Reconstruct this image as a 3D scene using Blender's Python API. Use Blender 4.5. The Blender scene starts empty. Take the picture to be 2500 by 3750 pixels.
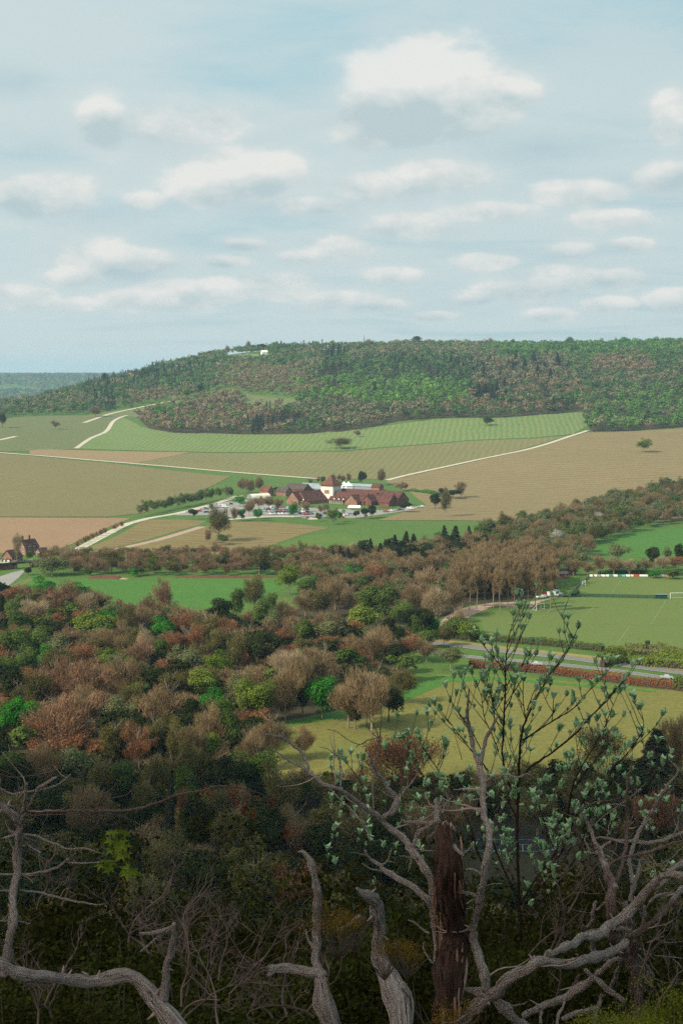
import bpy, math, random
import numpy as np
from mathutils import Vector, Matrix, geometry, noise as mnoise
R = math.radians
rng = np.random.default_rng(7)
random.seed(7)
S = bpy.context.scene
COL = S.collection
EYE = 100.0
F = 5208.0
PITCH = math.atan(500 / F)
CP, SP = math.cos(PITCH), math.sin(PITCH)
DENOISE = False

# ---------------------------------------------------------------- camera maths
def ray(u, v):
    a = (u - 1250) / F
    b = (1875 - v) / F
    y = CP + b * SP
    z = -SP + b * CP
    return a / y, z / y          # x and z per metre of forward distance
def project(x, y, z):
    d = y * CP - (z - EYE) * SP
    up = y * SP + (z - EYE) * CP
    return 1250 + F * x / d, 1875 - F * up / d

# ---------------------------------------------------------------- terrain
COLS = [
 (-1600, [(1640,1450),(1560,1850),(1540,2100),None]),
 (-400, [(1650,1450),(1552,1850),(1530,2100),None]),
 (0,    [(1660,1450),(1538,1850),(1497,2150),None]),
 (400,  [(1693,1400),(1500,2000),(1407,2500),None]),
 (625,  [(1705,1380),(1470,2050),(1342,2600),None]),
 (900,  [(1722,1350),(1520,1850),(1289,2600),None]),
 (1250, [(1735,1320),(1565,1660),(1279,2600),1]),
 (1600, [(1732,1320),(1545,1690),(1276,2600),1]),
 (1875, [(1700,1350),(1530,1720),(1276,2600),1]),
 (2150, [(1685,1370),(1520,1760),(1276,2600),1]),
 (2500, [(1690,1360),(1556,1660),(1266,2600),1]),
 (2900, [(1690,1360),(1556,1660),(1262,2600),1]),
 (4200, [(1690,1360),(1556,1660),(1262,2600),1])]
def pchip(xs, ys, xq):
    xs = np.array(xs, float); ys = np.array(ys, float)
    h = np.diff(xs); d = np.diff(ys) / h
    m = np.zeros(len(xs))
    for i in range(1, len(xs) - 1):
        if d[i-1] * d[i] > 0:
            w1 = 2*h[i] + h[i-1]; w2 = h[i] + 2*h[i-1]
            m[i] = (w1 + w2) / (w1 / d[i-1] + w2 / d[i])
    i = np.clip(np.searchsorted(xs, xq) - 1, 0, len(xs) - 2)
    t = np.clip((xq - xs[i]) / h[i], 0, 1)
    return ((2*t**3 - 3*t**2 + 1) * ys[i] + (t**3 - 2*t**2 + t) * h[i] * m[i]
            + (-2*t**3 + 3*t**2) * ys[i+1] + (t**3 - t**2) * h[i] * m[i+1])
DG = np.arange(1100, 14001, 10.0)
prof = []
for uc, kn in COLS:
    xs, ys = [1000, 1120], [0, 0]
    for v, D in kn[:3]:
        xs.append(D); ys.append(EYE + ray(uc, v)[1] * D)
    hi = ys[-1]
    if kn[3]:
        xs += [3500, 5200, 7600, 10000, 15000]; ys += [hi + 6, 30, 100, 104, 60]
    else:
        xs += [2950 + max(0, uc) * .6, 5000, 7600, 10000, 15000]; ys += [max(12, hi - 45), 14, 98, 104, 60]
    prof.append(pchip(xs, ys, DG))
prof = np.array(prof)
UQ = np.arange(-1600, 4201, 50.0)
uc = np.array([c[0] for c in COLS], float)
PG = np.empty((len(UQ), len(DG)))
for k, u_ in enumerate(UQ):
    i = int(np.clip(np.searchsorted(uc, u_) - 1, 0, len(uc) - 2))
    t = (u_ - uc[i]) / (uc[i+1] - uc[i])
    a = prof[i-1] if i > 0 else prof[i]
    b = prof[i+2] if i + 2 < len(uc) else prof[i+1]
    p0, p1 = prof[i], prof[i+1]
    PG[k] = p0 + (p1 - p0) * (t*t*(3-2*t)) * .55 + (p1 - p0) * t * .45
k3 = np.array([.25, .5, .25])
for _ in range(3):
    PG[1:-1] = PG[:-2] * .25 + PG[1:-1] * .5 + PG[2:] * .25
NX = [-900, -40, 0, 3, 8, 15, 40, 100, 170, 230, 265, 1001]
NY = [112, 99.5, 98.3, 97.2, 94.0, 89.5, 73, 37, 11, 1.8, 0, 0]
def Z(x, y):
    x = np.asarray(x, float); y = np.asarray(y, float)
    x, y = np.broadcast_arrays(x, y)
    out = pchip(NX, NY, np.clip(y, -899, 1000))
    far = y > 1100
    if far.any():
        xf, yf = x[far], y[far]
        u = np.clip(1250 + F * xf / yf, -1590, 4190)
        fi = (u + 1600) / 50; i = np.clip(fi.astype(int), 0, len(UQ) - 2); ft = fi - i
        fj = np.clip((yf - 1100) / 10, 0, len(DG) - 1.001); j = fj.astype(int); jt = fj - j
        z = ((PG[i, j] * (1-ft) + PG[i+1, j] * ft) * (1-jt) + (PG[i, j+1] * (1-ft) + PG[i+1, j+1] * ft) * jt)
        und = np.sin(xf*.021 + np.sin(yf*.009)*1.7) * np.sin(yf*.017 + 1.3) * .7
        out = out.copy()
        out[far] = z + und * np.clip((yf - 1150) / 200, 0, 1)
    return out
def z1(x, y):
    return float(Z(np.array([x]), np.array([y]))[0])
DS = np.concatenate([np.arange(3, 300, .5), np.arange(300, 1200, 2), np.arange(1200, 3000, 4), np.arange(3000, 12000, 30)])
def hit(u, v, h=0.0, dmin=0):
    a, b = ray(u, v)
    ds = DS[DS >= dmin]
    g = EYE + b * ds - (Z(a * ds, ds) + h)
    k = np.nonzero(g < 0)[0]
    if len(k) == 0:
        return None
    k = k[0]
    if k == 0:
        D = ds[0]
    else:
        D = ds[k-1] + (ds[k] - ds[k-1]) * g[k-1] / (g[k-1] - g[k])
    return float(a * D), float(D)
def LOS(u, v, d):
    """a point at forward distance d on the line of sight"""
    a, b = ray(u, v)
    return Vector((a * d, d, EYE + b * d))

# ---------------------------------------------------------------- zoom frames used when measuring the photograph
FR = {'S': (0, 0, 1), 'A': (0, 2400, 1.2544), 'B': (1250, 2450, 1.2544), 'C': (0, 3050, 1.2544), 'D': (1250, 3050, 1.2544),
      'E': (950, 2600, 1.96), 'G': (1600, 2200, 1.96), 'R1': (0, 1150, 1.2544), 'R2': (1250, 1150, 1.2544),
      'R3': (900, 1700, 2.0907), 'R4': (0, 1750, 1.2544), 'R5': (1250, 1850, 1.2544), 'H': (0, 1900, 3.136),
      'R8': (1150, 1900, 2.613), 'V': (350, 1750, 2.613), 'Q': (1750, 2000, 2.0907), 'L': (0, 2750, 2.613),
      'N': (1900, 2850, 2.613), 'N2': (1900, 3300, 2.613), 'M': (500, 3100, 2.613)}
def fr(f, x, y):
    a, b, s = FR[f]
    return a + x / s, b + y / s

# ---------------------------------------------------------------- object helpers
def tag(o, label=None, cat=None, group=None, kind=None):
    if label: o['label'] = label
    if cat: o['category'] = cat
    if group: o['group'] = group
    if kind: o['kind'] = kind
    return o
def empty(name, loc=(0, 0, 0), rz=0, label=None, cat=None, group=None):
    o = bpy.data.objects.new(name, None)
    o.empty_display_size = .5
    COL.objects.link(o); o.location = loc; o.rotation_euler = (0, 0, rz)
    return tag(o, label, cat, group)
def mesh_obj(name, me, parent=None, loc=None):
    o = bpy.data.objects.new(name, me); COL.objects.link(o)
    if parent: o.parent = parent
    if loc is not None: o.location = loc
    return o
def mesh_np(name, V, n, mats, tint=None, smooth=False, midx=None):
    """V: (k*n,3) verts, faces of n consecutive verts"""
    me = bpy.data.meshes.new(name)
    nv = len(V); nf = nv // n
    me.vertices.add(nv); me.loops.add(nv); me.polygons.add(nf)
    me.vertices.foreach_set('co', np.ascontiguousarray(V, dtype=np.float32).ravel())
    me.loops.foreach_set('vertex_index', np.arange(nv, dtype=np.int32))
    me.polygons.foreach_set('loop_start', np.arange(0, nv, n, dtype=np.int32))
    me.polygons.foreach_set('loop_total', np.full(nf, n, dtype=np.int32))
    for m in (mats if isinstance(mats, (list, tuple)) else [mats]): me.materials.append(m)
    if midx is not None: me.polygons.foreach_set('material_index', np.asarray(midx, dtype=np.int32))
    me.update(calc_edges=True)
    if tint is not None:
        at = me.attributes.new('tint', 'FLOAT', 'FACE')
        at.data.foreach_set('value', np.asarray(tint, dtype=np.float32))
    return me
class MB:
    def __init__(s): s.v = []; s.f = []; s.m = []; s.p = []
    def face(s, pts, mi=0):
        k = len(s.v); s.v += [tuple(p) for p in pts]; s.f.append(tuple(range(k, k + len(pts)))); s.m.append(mi)
    def box(s, c, d, rz=0, mi=0, taper=1.0):
        s.p.append((len(s.v), len(s.f)))
        x, y, z = d[0]/2, d[1]/2, d[2]/2
        co, si = math.cos(rz), math.sin(rz)
        k = len(s.v)
        for sz in (-1, 1):
            t = taper if sz > 0 else 1
            for sx, sy in ((-1,-1),(1,-1),(1,1),(-1,1)):
                px, py = sx*x*t, sy*y*t
                s.v.append((c[0] + px*co - py*si, c[1] + px*si + py*co, c[2] + sz*z))
        for q in ((3,2,1,0),(4,5,6,7),(0,1,5,4),(1,2,6,5),(2,3,7,6),(3,0,4,7)):
            s.f.append(tuple(k+i for i in q)); s.m.append(mi)
        return s
    def tube(s, pts, rad, seg=8, mi=0, cap=True, rough=0, ell=None):
        s.p.append((len(s.v), len(s.f)))
        pts = [Vector(p) for p in pts]
        k = len(s.v); n = len(pts)
        up = Vector((0, 0, 1))
        for i, p in enumerate(pts):
            t = (pts[min(i+1, n-1)] - pts[max(i-1, 0)])
            t = t.normalized() if t.length > 1e-9 else up
            if i == 0:
                a = t.cross(Vector((.31, .83, .46))).normalized()
            else:
                a = (a - t * a.dot(t)).normalized()
            b = t.cross(a)
            r = rad[i] if hasattr(rad, '__len__') else rad
            for j in range(seg):
                an = 2*math.pi*j/seg
                rr = r
                if rough:
                    q = p * (9 / max(1e-6, 1)) 
                    rr = r * (1 + rough * (mnoise.noise(Vector((math.cos(an)*1.9, math.sin(an)*1.9, 0)) + p * (.22 / max(r, 1e-4) )) ))
                s.v.append(tuple(p + (a*math.cos(an) + b*math.sin(an)) * rr))
        for i in range(n-1):
            for j in range(seg):
                j2 = (j+1) % seg
                s.f.append((k+i*seg+j, k+i*seg+j2, k+(i+1)*seg+j2, k+(i+1)*seg+j)); s.m.append(mi)
        if cap:
            s.f.append(tuple(k+j for j in reversed(range(seg)))); s.m.append(mi)
            s.f.append(tuple(k+(n-1)*seg+j for j in range(seg))); s.m.append(mi)
        return s
    def mesh(s, name, mats, smooth=False):
        me = bpy.data.meshes.new(name); me.from_pydata(s.v, [], s.f)
        for m in (mats if isinstance(mats, (list, tuple)) else [mats]): me.materials.append(m)
        me.polygons.foreach_set('material_index', s.m)
        if smooth: me.polygons.foreach_set('use_smooth', [True]*len(s.f))
        me.update(); return me
    def build(s, name, mats, parent=None, smooth=False, loc=None):
        if name in ('post', 'porch_post', 'pole', 'stay', 'slat', 'wheel', 'goalpost', 'abutment', 'window', 'beam', 'eave') and len(s.p) > 1:
            last = None      # every separate piece is a part of its own
            for i, (v0, f0) in enumerate(s.p):
                v1, f1 = s.p[i+1] if i + 1 < len(s.p) else (len(s.v), len(s.f))
                q = MB(); q.v = s.v[v0:v1]; q.f = [tuple(k - v0 for k in f) for f in s.f[f0:f1]]; q.m = s.m[f0:f1]
                last = mesh_obj(name, q.mesh(name, mats, smooth), parent, loc)
            return last
        return mesh_obj(name, s.mesh(name, mats, smooth), parent, loc)

# ---------------------------------------------------------------- node helpers
class G:
    def __init__(s, nt): s.nt = nt
    def n(s, t, **k):
        nd = s.nt.nodes.new(t)
        for a, b in k.items(): setattr(nd, a, b)
        return nd
    def put(s, sock, v):
        if v is None: return
        if isinstance(v, bpy.types.NodeSocket): s.nt.links.new(v, sock)
        else:
            if hasattr(sock.default_value, '__len__') and len(sock.default_value) == 4 and len(v) == 3: v = (*v, 1)
            sock.default_value = v
    def m(s, op, a, b=None, c=None, clamp=False):
        nd = s.n('ShaderNodeMath', operation=op, use_clamp=clamp)
        s.put(nd.inputs[0], a)
        if b is not None: s.put(nd.inputs[1], b)
        if c is not None: s.put(nd.inputs[2], c)
        return nd.outputs[0]
    def mix(s, f, a, b, mode='MIX'):
        nd = s.n('ShaderNodeMix', data_type='RGBA', blend_type=mode)
        s.put(nd.inputs[0], f); s.put(nd.inputs[6], a); s.put(nd.inputs[7], b)
        return nd.outputs[2]
    def noise(s, vec, scale, detail=4, rough=.55, dist=0):
        nd = s.n('ShaderNodeTexNoise'); s.put(nd.inputs['Vector'], vec)
        nd.inputs['Scale'].default_value = scale; nd.inputs['Detail'].default_value = detail
        nd.inputs['Roughness'].default_value = rough; nd.inputs['Distortion'].default_value = dist
        return nd.outputs['Fac']
    def rng(s, v, a, b, c=0, d=1, smooth=False):
        nd = s.n('ShaderNodeMapRange'); nd.interpolation_type = 'SMOOTHSTEP' if smooth else 'LINEAR'
        s.put(nd.inputs[0], v)
        for i, q in enumerate((a, b, c, d)): nd.inputs[i+1].default_value = q
        return nd.outputs[0]
    def map(s, vec, rot=(0,0,0), sc=(1,1,1), loc=(0,0,0)):
        nd = s.n('ShaderNodeMapping'); s.put(nd.inputs[0], vec)
        nd.inputs[1].default_value = loc; nd.inputs[2].default_value = rot; nd.inputs[3].default_value = sc
        return nd.outputs[0]
def new_mat(name):
    m = bpy.data.materials.new(name); m.use_nodes = True
    m.node_tree.nodes.clear()
    g = G(m.node_tree)
    out = g.n('ShaderNodeOutputMaterial')
    return m, g, out
def bsdf(g, out, col, rough=.8, normal=None, spec=.3, metal=0):
    b = g.n('ShaderNodeBsdfPrincipled')
    g.put(b.inputs['Base Color'], col); g.put(b.inputs['Roughness'], rough)
    b.inputs['Specular IOR Level'].default_value = spec; b.inputs['Metallic'].default_value = metal
    if normal is not None: g.put(b.inputs['Normal'], normal)
    g.nt.links.new(b.outputs[0], out.inputs[0])
    return b
def bump(g, h, strength=.5, dist=.1):
    b = g.n('ShaderNodeBump'); b.inputs['Strength'].default_value = strength; b.inputs['Distance'].default_value = dist
    g.put(b.inputs['Height'], h); return b.outputs[0]
def pos(g): return g.n('ShaderNodeNewGeometry').outputs['Position']
def objc(g): return g.n('ShaderNodeTexCoord').outputs['Object']
def plain(name, c, var=.25, scale=1.5, rough=.75, spec=.25, metal=0, bmp=0.0):
    m, g, out = new_mat(name)
    nz = g.noise(objc(g), scale, 5, .6)
    c2 = tuple(x * (1 - var) for x in c); c3 = tuple(min(1, x * (1 + var)) for x in c)
    col = g.mix(g.rng(nz, .3, .7), c2, c3)
    bsdf(g, out, col, rough, bump(g, g.noise(objc(g), scale*4, 4), .5, bmp) if bmp else None, spec, metal)
    return m
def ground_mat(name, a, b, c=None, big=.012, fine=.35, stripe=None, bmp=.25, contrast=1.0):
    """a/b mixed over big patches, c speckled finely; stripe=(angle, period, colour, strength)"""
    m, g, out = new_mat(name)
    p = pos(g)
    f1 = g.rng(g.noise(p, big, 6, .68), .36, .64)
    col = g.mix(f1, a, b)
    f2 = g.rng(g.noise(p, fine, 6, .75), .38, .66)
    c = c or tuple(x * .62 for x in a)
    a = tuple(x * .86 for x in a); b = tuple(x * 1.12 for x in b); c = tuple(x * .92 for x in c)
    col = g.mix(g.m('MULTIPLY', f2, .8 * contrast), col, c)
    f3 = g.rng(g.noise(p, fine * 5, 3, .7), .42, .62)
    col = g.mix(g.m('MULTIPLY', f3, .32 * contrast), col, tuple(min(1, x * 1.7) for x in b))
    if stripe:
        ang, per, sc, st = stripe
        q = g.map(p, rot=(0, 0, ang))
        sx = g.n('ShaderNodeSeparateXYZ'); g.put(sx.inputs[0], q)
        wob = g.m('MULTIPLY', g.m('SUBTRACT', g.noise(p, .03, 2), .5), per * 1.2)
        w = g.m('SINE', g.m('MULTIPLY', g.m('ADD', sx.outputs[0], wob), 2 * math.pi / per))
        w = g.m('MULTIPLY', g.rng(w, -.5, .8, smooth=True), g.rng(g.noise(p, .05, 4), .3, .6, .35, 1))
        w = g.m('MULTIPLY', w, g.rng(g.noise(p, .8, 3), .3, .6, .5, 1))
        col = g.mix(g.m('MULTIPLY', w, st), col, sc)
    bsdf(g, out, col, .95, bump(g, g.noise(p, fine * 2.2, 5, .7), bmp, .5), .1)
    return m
def leaf_mat(name, c, c2=None, trans=.3, hv=.25):
    """foliage: face tint varies leaf clump by leaf clump, plus a little variation per object"""
    m, g, out = new_mat(name)
    at = g.n('ShaderNodeAttribute', attribute_name='tint').outputs['Fac']
    oi = g.n('ShaderNodeObjectInfo').outputs['Random']
    c2 = c2 or (min(1, c[0]*1.5), c[1]*1.25, c[2]*1.1)
    col = g.mix(g.rng(at, .0, 1.0), tuple(x*.62 for x in c), c2)
    col = g.mix(g.m('MULTIPLY', oi, hv), col, (c[0]*.55, c[1]*.6, c[2]*.6))
    d = g.n('ShaderNodeBsdfDiffuse'); g.put(d.inputs[0], col)
    t = g.n('ShaderNodeBsdfTranslucent'); g.put(t.inputs[0], col)
    mx = g.n('ShaderNodeMixShader'); mx.inputs[0].default_value = trans
    g.nt.links.new(d.outputs[0], mx.inputs[1]); g.nt.links.new(t.outputs[0], mx.inputs[2])
    g.nt.links.new(mx.outputs[0], out.inputs[0])
    return m
# ================================================================ GROUND
gx = np.concatenate([np.linspace(-9000, -1600, 22, endpoint=False), np.linspace(-1600, -900, 18, endpoint=False),
                     np.arange(-900, 900, 14.0), np.linspace(900, 1600, 18, endpoint=False), np.linspace(1600, 9000, 22)])
gy = np.concatenate([np.array([-800, -500, -250, -120, -60, -30, -15, -6]), np.arange(0, 20, 1.0), np.arange(20, 280, 6.0),
                     np.arange(280, 1100, 40.0), np.arange(1100, 3000, 14.0), np.arange(3000, 6000, 60.0), np.arange(6000, 14001, 250.0)])
X, Y = np.meshgrid(gx, gy)
ZZ = Z(X, Y)
ZMAX = float(ZZ.max())
ny, nx = X.shape
me = bpy.data.meshes.new('ground')
V = np.stack([X, Y, ZZ], -1).reshape(-1, 3)
idx = np.arange(nx * ny).reshape(ny, nx)
Q = np.stack([idx[:-1, :-1], idx[:-1, 1:], idx[1:, 1:], idx[1:, :-1]], -1).reshape(-1, 4)
me.from_pydata(V.tolist(), [], Q.tolist())
me.polygons.foreach_set('use_smooth', [True] * len(Q))
m_grass = ground_mat('meadow_grass', (.065, .12, .026), (.085, .14, .03), (.045, .09, .02), big=.02, fine=.3)
m_wood = ground_mat('woodland_floor', (.075, .05, .03), (.05, .045, .022), (.03, .026, .015), big=.05, fine=.4)
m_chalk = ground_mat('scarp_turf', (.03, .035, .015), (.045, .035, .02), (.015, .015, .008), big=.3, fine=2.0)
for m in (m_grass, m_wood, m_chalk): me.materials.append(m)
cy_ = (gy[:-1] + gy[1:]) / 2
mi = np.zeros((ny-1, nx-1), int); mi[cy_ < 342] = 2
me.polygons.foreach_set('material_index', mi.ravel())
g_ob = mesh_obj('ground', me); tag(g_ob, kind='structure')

def drape(name, pts, mat, off=.05, step=None, frame='S', world=False, label=None):
    """a field or other ground sheet lying on the terrain"""
    if not world:
        pts = [hit(*fr(frame, *p)) for p in pts]
    pts = [p for p in pts if p]
    n = len(pts)
    xs = [p[0] for p in pts]; ys = [p[1] for p in pts]
    step = step or 14
    ring = []
    for i in range(n):
        a, b = Vector(pts[i]), Vector(pts[(i+1) % n]); L = (b-a).length
        k = max(1, int(L / step))
        ring += [a.lerp(b, j / k) for j in range(k)]
    nr = len(ring)
    inner = []
    for yy in np.arange(min(ys), max(ys), step):
        cr = []
        for i in range(n):
            a, b = pts[i], pts[(i+1) % n]
            if (a[1] > yy) != (b[1] > yy): cr.append(a[0] + (yy - a[1]) / (b[1] - a[1]) * (b[0] - a[0]))
        cr.sort()
        for k in range(0, len(cr) - 1, 2):
            for xx in np.arange(math.ceil((cr[k] + step*.3) / step) * step, cr[k+1] - step*.3, step): inner.append(Vector((float(xx), float(yy))))
    vs, es, fs = geometry.delaunay_2d_cdt(ring + inner, [(i, (i+1) % nr) for i in range(nr)], [], 1, .001)[:3]
    A = np.array([(v[0], v[1]) for v in vs])
    zz = Z(A[:, 0], A[:, 1]) + off
    me = bpy.data.meshes.new(name)
    me.from_pydata([(A[i,0], A[i,1], zz[i]) for i in range(len(A))], [], [tuple(f) for f in fs])
    me.polygons.foreach_set('use_smooth', [True] * len(me.polygons))
    me.materials.append(mat); me.update()
    if len(me.polygons) and me.polygons[0].normal.z < 0: me.flip_normals()
    return tag(mesh_obj(name, me), kind='structure')
def wpath(pts, frame='S'):
    return [hit(*fr(frame, *p)) for p in pts]
def smooth_path(P, step=5.0):
    P = [Vector(p) for p in P]; out = []
    for i in range(len(P) - 1):
        p0, p1, p2, p3 = P[max(i-1, 0)], P[i], P[i+1], P[min(i+2, len(P)-1)]
        k = max(1, int((p2 - p1).length / step))
        for j in range(k):
            t = j / k
            out.append(.5 * ((2*p1) + (p2-p0)*t + (2*p0-5*p1+4*p2-p3)*t*t + (3*p1-p0-3*p2+p3)*t**3))
    out.append(P[-1]); return out
def ribbon(name, path, width, mat, off=.1, step=5.0, shift=0, parent=None):
    P = smooth_path(path, step); mb = MB(); n = len(P); L = []
    for i, p in enumerate(P):
        t = (P[min(i+1, n-1)] - P[max(i-1, 0)]).normalized(); q = Vector((-t.y, t.x))
        row = []
        for s in (-.5, 0, .5):
            a = p + q * (s * width + shift)
            row.append((a.x, a.y, z1(a.x, a.y) + off))
        L.append(row)
    for i in range(n-1):
        for s in (0, 1): mb.face([L[i][s+1], L[i][s], L[i+1][s], L[i+1][s+1]])
    o = mb.build(name, mat, parent, True)
    if not parent: tag(o, kind='structure')
    return o

m_sage = ground_mat('sage_vineyard', (.095, .12, .045), (.11, .135, .05), (.13, .115, .058), big=.01, fine=.12, stripe=(R(12), 5, (.16,.15,.08), .35))
m_olive = ground_mat('dry_pasture', (.15, .125, .056), (.13, .12, .05), (.19, .145, .07), big=.008, fine=.12)
m_pink = ground_mat('bare_arable', (.24, .148, .085), (.20, .13, .072), (.29, .19, .115), big=.01, fine=.15)
m_tan = ground_mat('stubble_strip', (.22, .155, .08), (.19, .14, .07), (.26, .185, .105), big=.01, fine=.15)
m_vgreen = ground_mat('green_vineyard', (.08, .145, .035), (.10, .165, .042), (.15, .16, .06), big=.01, fine=.10, stripe=(R(6), 6.4, (.21, .21, .10), .75))
m_vold = ground_mat('dull_vineyard', (.12, .125, .045), (.135, .135, .052), (.16, .13, .06), big=.01, fine=.12, stripe=(R(10), 6.5, (.21,.18,.09), .6))
m_brown = ground_mat('brown_vineyard', (.19, .14, .07), (.17, .13, .06), (.24, .18, .098), big=.008, fine=.10, stripe=(R(80), 11.0, (.135,.11,.05), .7))
m_rows = ground_mat('row_vineyard', (.21, .155, .062), (.18, .145, .055), (.16, .13, .06), big=.02, fine=.3, stripe=(R(72), 8.5, (.125, .085, .04), .95))
m_pitch = ground_mat('mown_pitch', (.10, .14, .038), (.12, .15, .042), (.08, .125, .033), big=.03, fine=.5, contrast=.7)
m_ochre = ground_mat('ochre_meadow', (.19, .15, .045), (.135, .135, .035), (.08, .09, .025), big=.025, fine=.5, contrast=1.15)
m_lush = ground_mat('lush_grass', (.052, .135, .024), (.068, .15, .028), (.036, .10, .02), big=.02, fine=.3)
m_yel = ground_mat('buttercup_grass', (.12, .145, .03), (.075, .135, .028), (.055, .115, .024), big=.05, fine=.3)
m_gravel = ground_mat('pink_gravel', (.38, .27, .21), (.33, .23, .18), (.28, .19, .15), big=.05, fine=.8)
m_track = ground_mat('chalk_track', (.50, .45, .36), (.42, .38, .30), (.36, .31, .23), big=.05, fine=.4)
m_tarmac = ground_mat('tarmac', (.155, .15, .145), (.18, .172, .165), (.12, .115, .11), big=.05, fine=.6, contrast=.6)
m_pale = ground_mat('pale_road', (.24, .23, .21), (.28, .265, .245), (.19, .185, .17), big=.05, fine=.6, contrast=.6)
m_soil = ground_mat('bare_soil', (.13, .06, .035), (.10, .05, .03), (.07, .035, .02), big=.2, fine=1)
m_verge = ground_mat('dry_verge', (.28, .19, .09), (.22, .18, .07), (.16, .15, .05), big=.08, fine=.5)
m_white = plain('white_paint', (.78, .78, .76), .08)
m_line0 = plain('worn_line_paint', (.42, .40, .36), .2, 3)
m_court = ground_mat('hard_court', (.022, .027, .028), (.026, .032, .033), (.018, .022, .024), big=.2, fine=1, contrast=.5)

sage = drape('field', [(-260,1545),(0,1534),(100,1526),(320,1522),(505,1490),(660,1460),(760,1450),(900,1445),(1085,1462),(1075,1490),(890,1498),(640,1480),(510,1530),(455,1525),(400,1562),(285,1645),(110,1652),(-260,1655)], m_sage, .2, 18)
drape('field', [(-260,1640),(0,1661),(400,1697),(845,1745),(735,1800),(520,1880),(400,1893),(-260,1893)], m_olive, .2, 18)
drape('field', [(-260,1894),(480,1898),(400,1930),(255,1997),(200,2015),(-260,2040)], m_pink, .1, 18)
drape('field', [(110,1650),(160,1646),(700,1657),(560,1685),(480,1699),(110,1664)], m_tan, .3, 18)
drape('field', [(287,1642),(330,1610),(400,1562),(450,1528),(520,1565),(700,1586),(950,1592),(1150,1588),(1350,1567),(1600,1535),(1850,1530),(2140,1508),(2148,1560),(2100,1590),(1950,1604),(1700,1614),(1400,1639),(1250,1652),(950,1656),(700,1655),(287,1644)], m_vgreen, .25, 16)
drape('field', [(700,1658),(950,1659),(1250,1656),(1400,1642),(1700,1617),(1950,1607),(2080,1597),(1850,1662),(1600,1715),(1420,1757),(1132,1750),(480,1699)], m_vold, .2, 16)
drape('field', [(1410,1764),(1600,1720),(1850,1667),(2000,1630),(2150,1584),(2330,1579),(2800,1550),(2800,1906),(1930,1910),(1640,1906),(1385,1906),(1520,1862),(1560,1850),(1500,1800)], m_brown, .2, 18)
drape('field', [(534,1903),(668,1903),(756,1909),(729,1922),(618,1953),(503,1987),(407,2006),(350,2012),(300,2012),(350,1995),(427,1964)], m_rows, .06, 14)
drape('field', [(853,1909),(1036,1915),(1208,1932),(1100,1959),(988,1999),(917,2029),(781,2031),(446,2029),(415,2016),(558,1985),(741,1931)], m_rows, .06, 14)
drape('field', [(1010,2000),(1120,1962),(1260,1950),(1330,1985),(1200,2025),(1000,2028)], m_yel, .07, 12)
drape('field', [(2170,1990),(2300,1950),(2800,1900),(2800,2040),(2500,2050),(2200,2035)], m_lush, .06, 14)
drape('field', [(60,2150),(120,2110),(340,2125),(1010,2122),(1040,2160),(800,2240),(300,2240),(60,2220)], m_lush, .06, 14)
drape('sports_pitch', [(2800,2112),(2152,2112),(2070,2175),(2000,2230),(1880,2232),(1790,2240),(1750,2262),(1780,2330),(2000,2352),(2200,2378),(2800,2410)], m_pitch, .06, 12)
drape('field', [(990,2650),(1250,2600),(1480,2535),(1600,2470),(1800,2472),(2000,2490),(2500,2532),(2900,2560),(2900,2780),(2500,2890),(1900,2960),(1300,2900),(1000,2850),(870,2840)], m_ochre, .06, 10)
drape('field', [(980,2655),(1245,2606),(1470,2540),(1590,2476),(1800,2478),(2000,2496),(2400,2530),(2400,2537),(2000,2506),(1800,2492),(1640,2500),(1500,2562),(1250,2630),(1010,2668)], m_lush, .09, 10)
drape('gravel_yard', [(1600,2290),(1640,2252),(1700,2227),(1800,2208),(1950,2203),(2045,2186),(1985,2203),(1935,2229),(1815,2217),(1760,2240),(1640,2294)], m_gravel, .10, 8)
ribbon('path', wpath([(-200,1643),(0,1659),(300,1683),(600,1708),(850,1730),(1132,1752),(1250,1757)]), 4.5, m_track, .4, 8)
ribbon('path', wpath([(1415,1760),(1600,1717),(1850,1664),(2000,1627),(2100,1594),(2150,1578)]), 5, m_track, .4, 8)
ribbon('path', wpath([(280,1643),(335,1605),(390,1580),(415,1545),(440,1530),(466,1522)]), 5, m_track, .4, 8)
ribbon('path', wpath([(307,1549),(399,1518),(510,1493),(638,1467)]), 6, m_track, .4, 8)
ribbon('path', wpath([(-60,1620),(0,1612),(60,1599)]), 6, m_track, .4, 8)
ribbon('path', wpath([(275,2023),(375,2018),(558,1983),(741,1929)]), 6, m_gravel, .12, 6)
ribbon('road', wpath([(260,2020),(291,2009),(446,1929),(500,1910),(558,1896),(678,1874),(845,1826),(880,1815)]), 6, m_track, .12, 6)
ribbon('path', wpath([(800,1906),(861,1901),(996,1892),(1116,1895),(1150,1903)]), 7, m_track, .14, 6)
drape('car_park', [(640,1888),(700,1862),(830,1838),(900,1830),(1040,1858),(1180,1862),(1330,1868),(1420,1868),(1560,1850),(1600,1850),(1480,1872),(1300,1898),(1120,1892),(990,1889),(860,1898),(800,1886)], m_pale, .09, 10)
MAIN = wpath([(700,2275),(900,2292),(1200,2318),(1450,2342),(1665,2364),(1808,2382),(2047,2407),(2198,2426),(2500,2466),(2800,2510)])
LOW = wpath([(900,2318),(1200,2345),(1450,2372),(1696,2404),(1888,2420),(2207,2452),(2446,2486),(2800,2540)])
ribbon('road', MAIN, 5.6, m_tarmac, .13, 6)
ribbon('road', LOW, 4.6, m_tarmac, .13, 6)
for P_, w_ in ((MAIN, 5.2), (LOW, 4.3)):
    for s_ in (-1, 1): ribbon('road_marking', P_, .28, m_line0, .16, 6, shift=s_ * w_ / 2)
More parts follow.
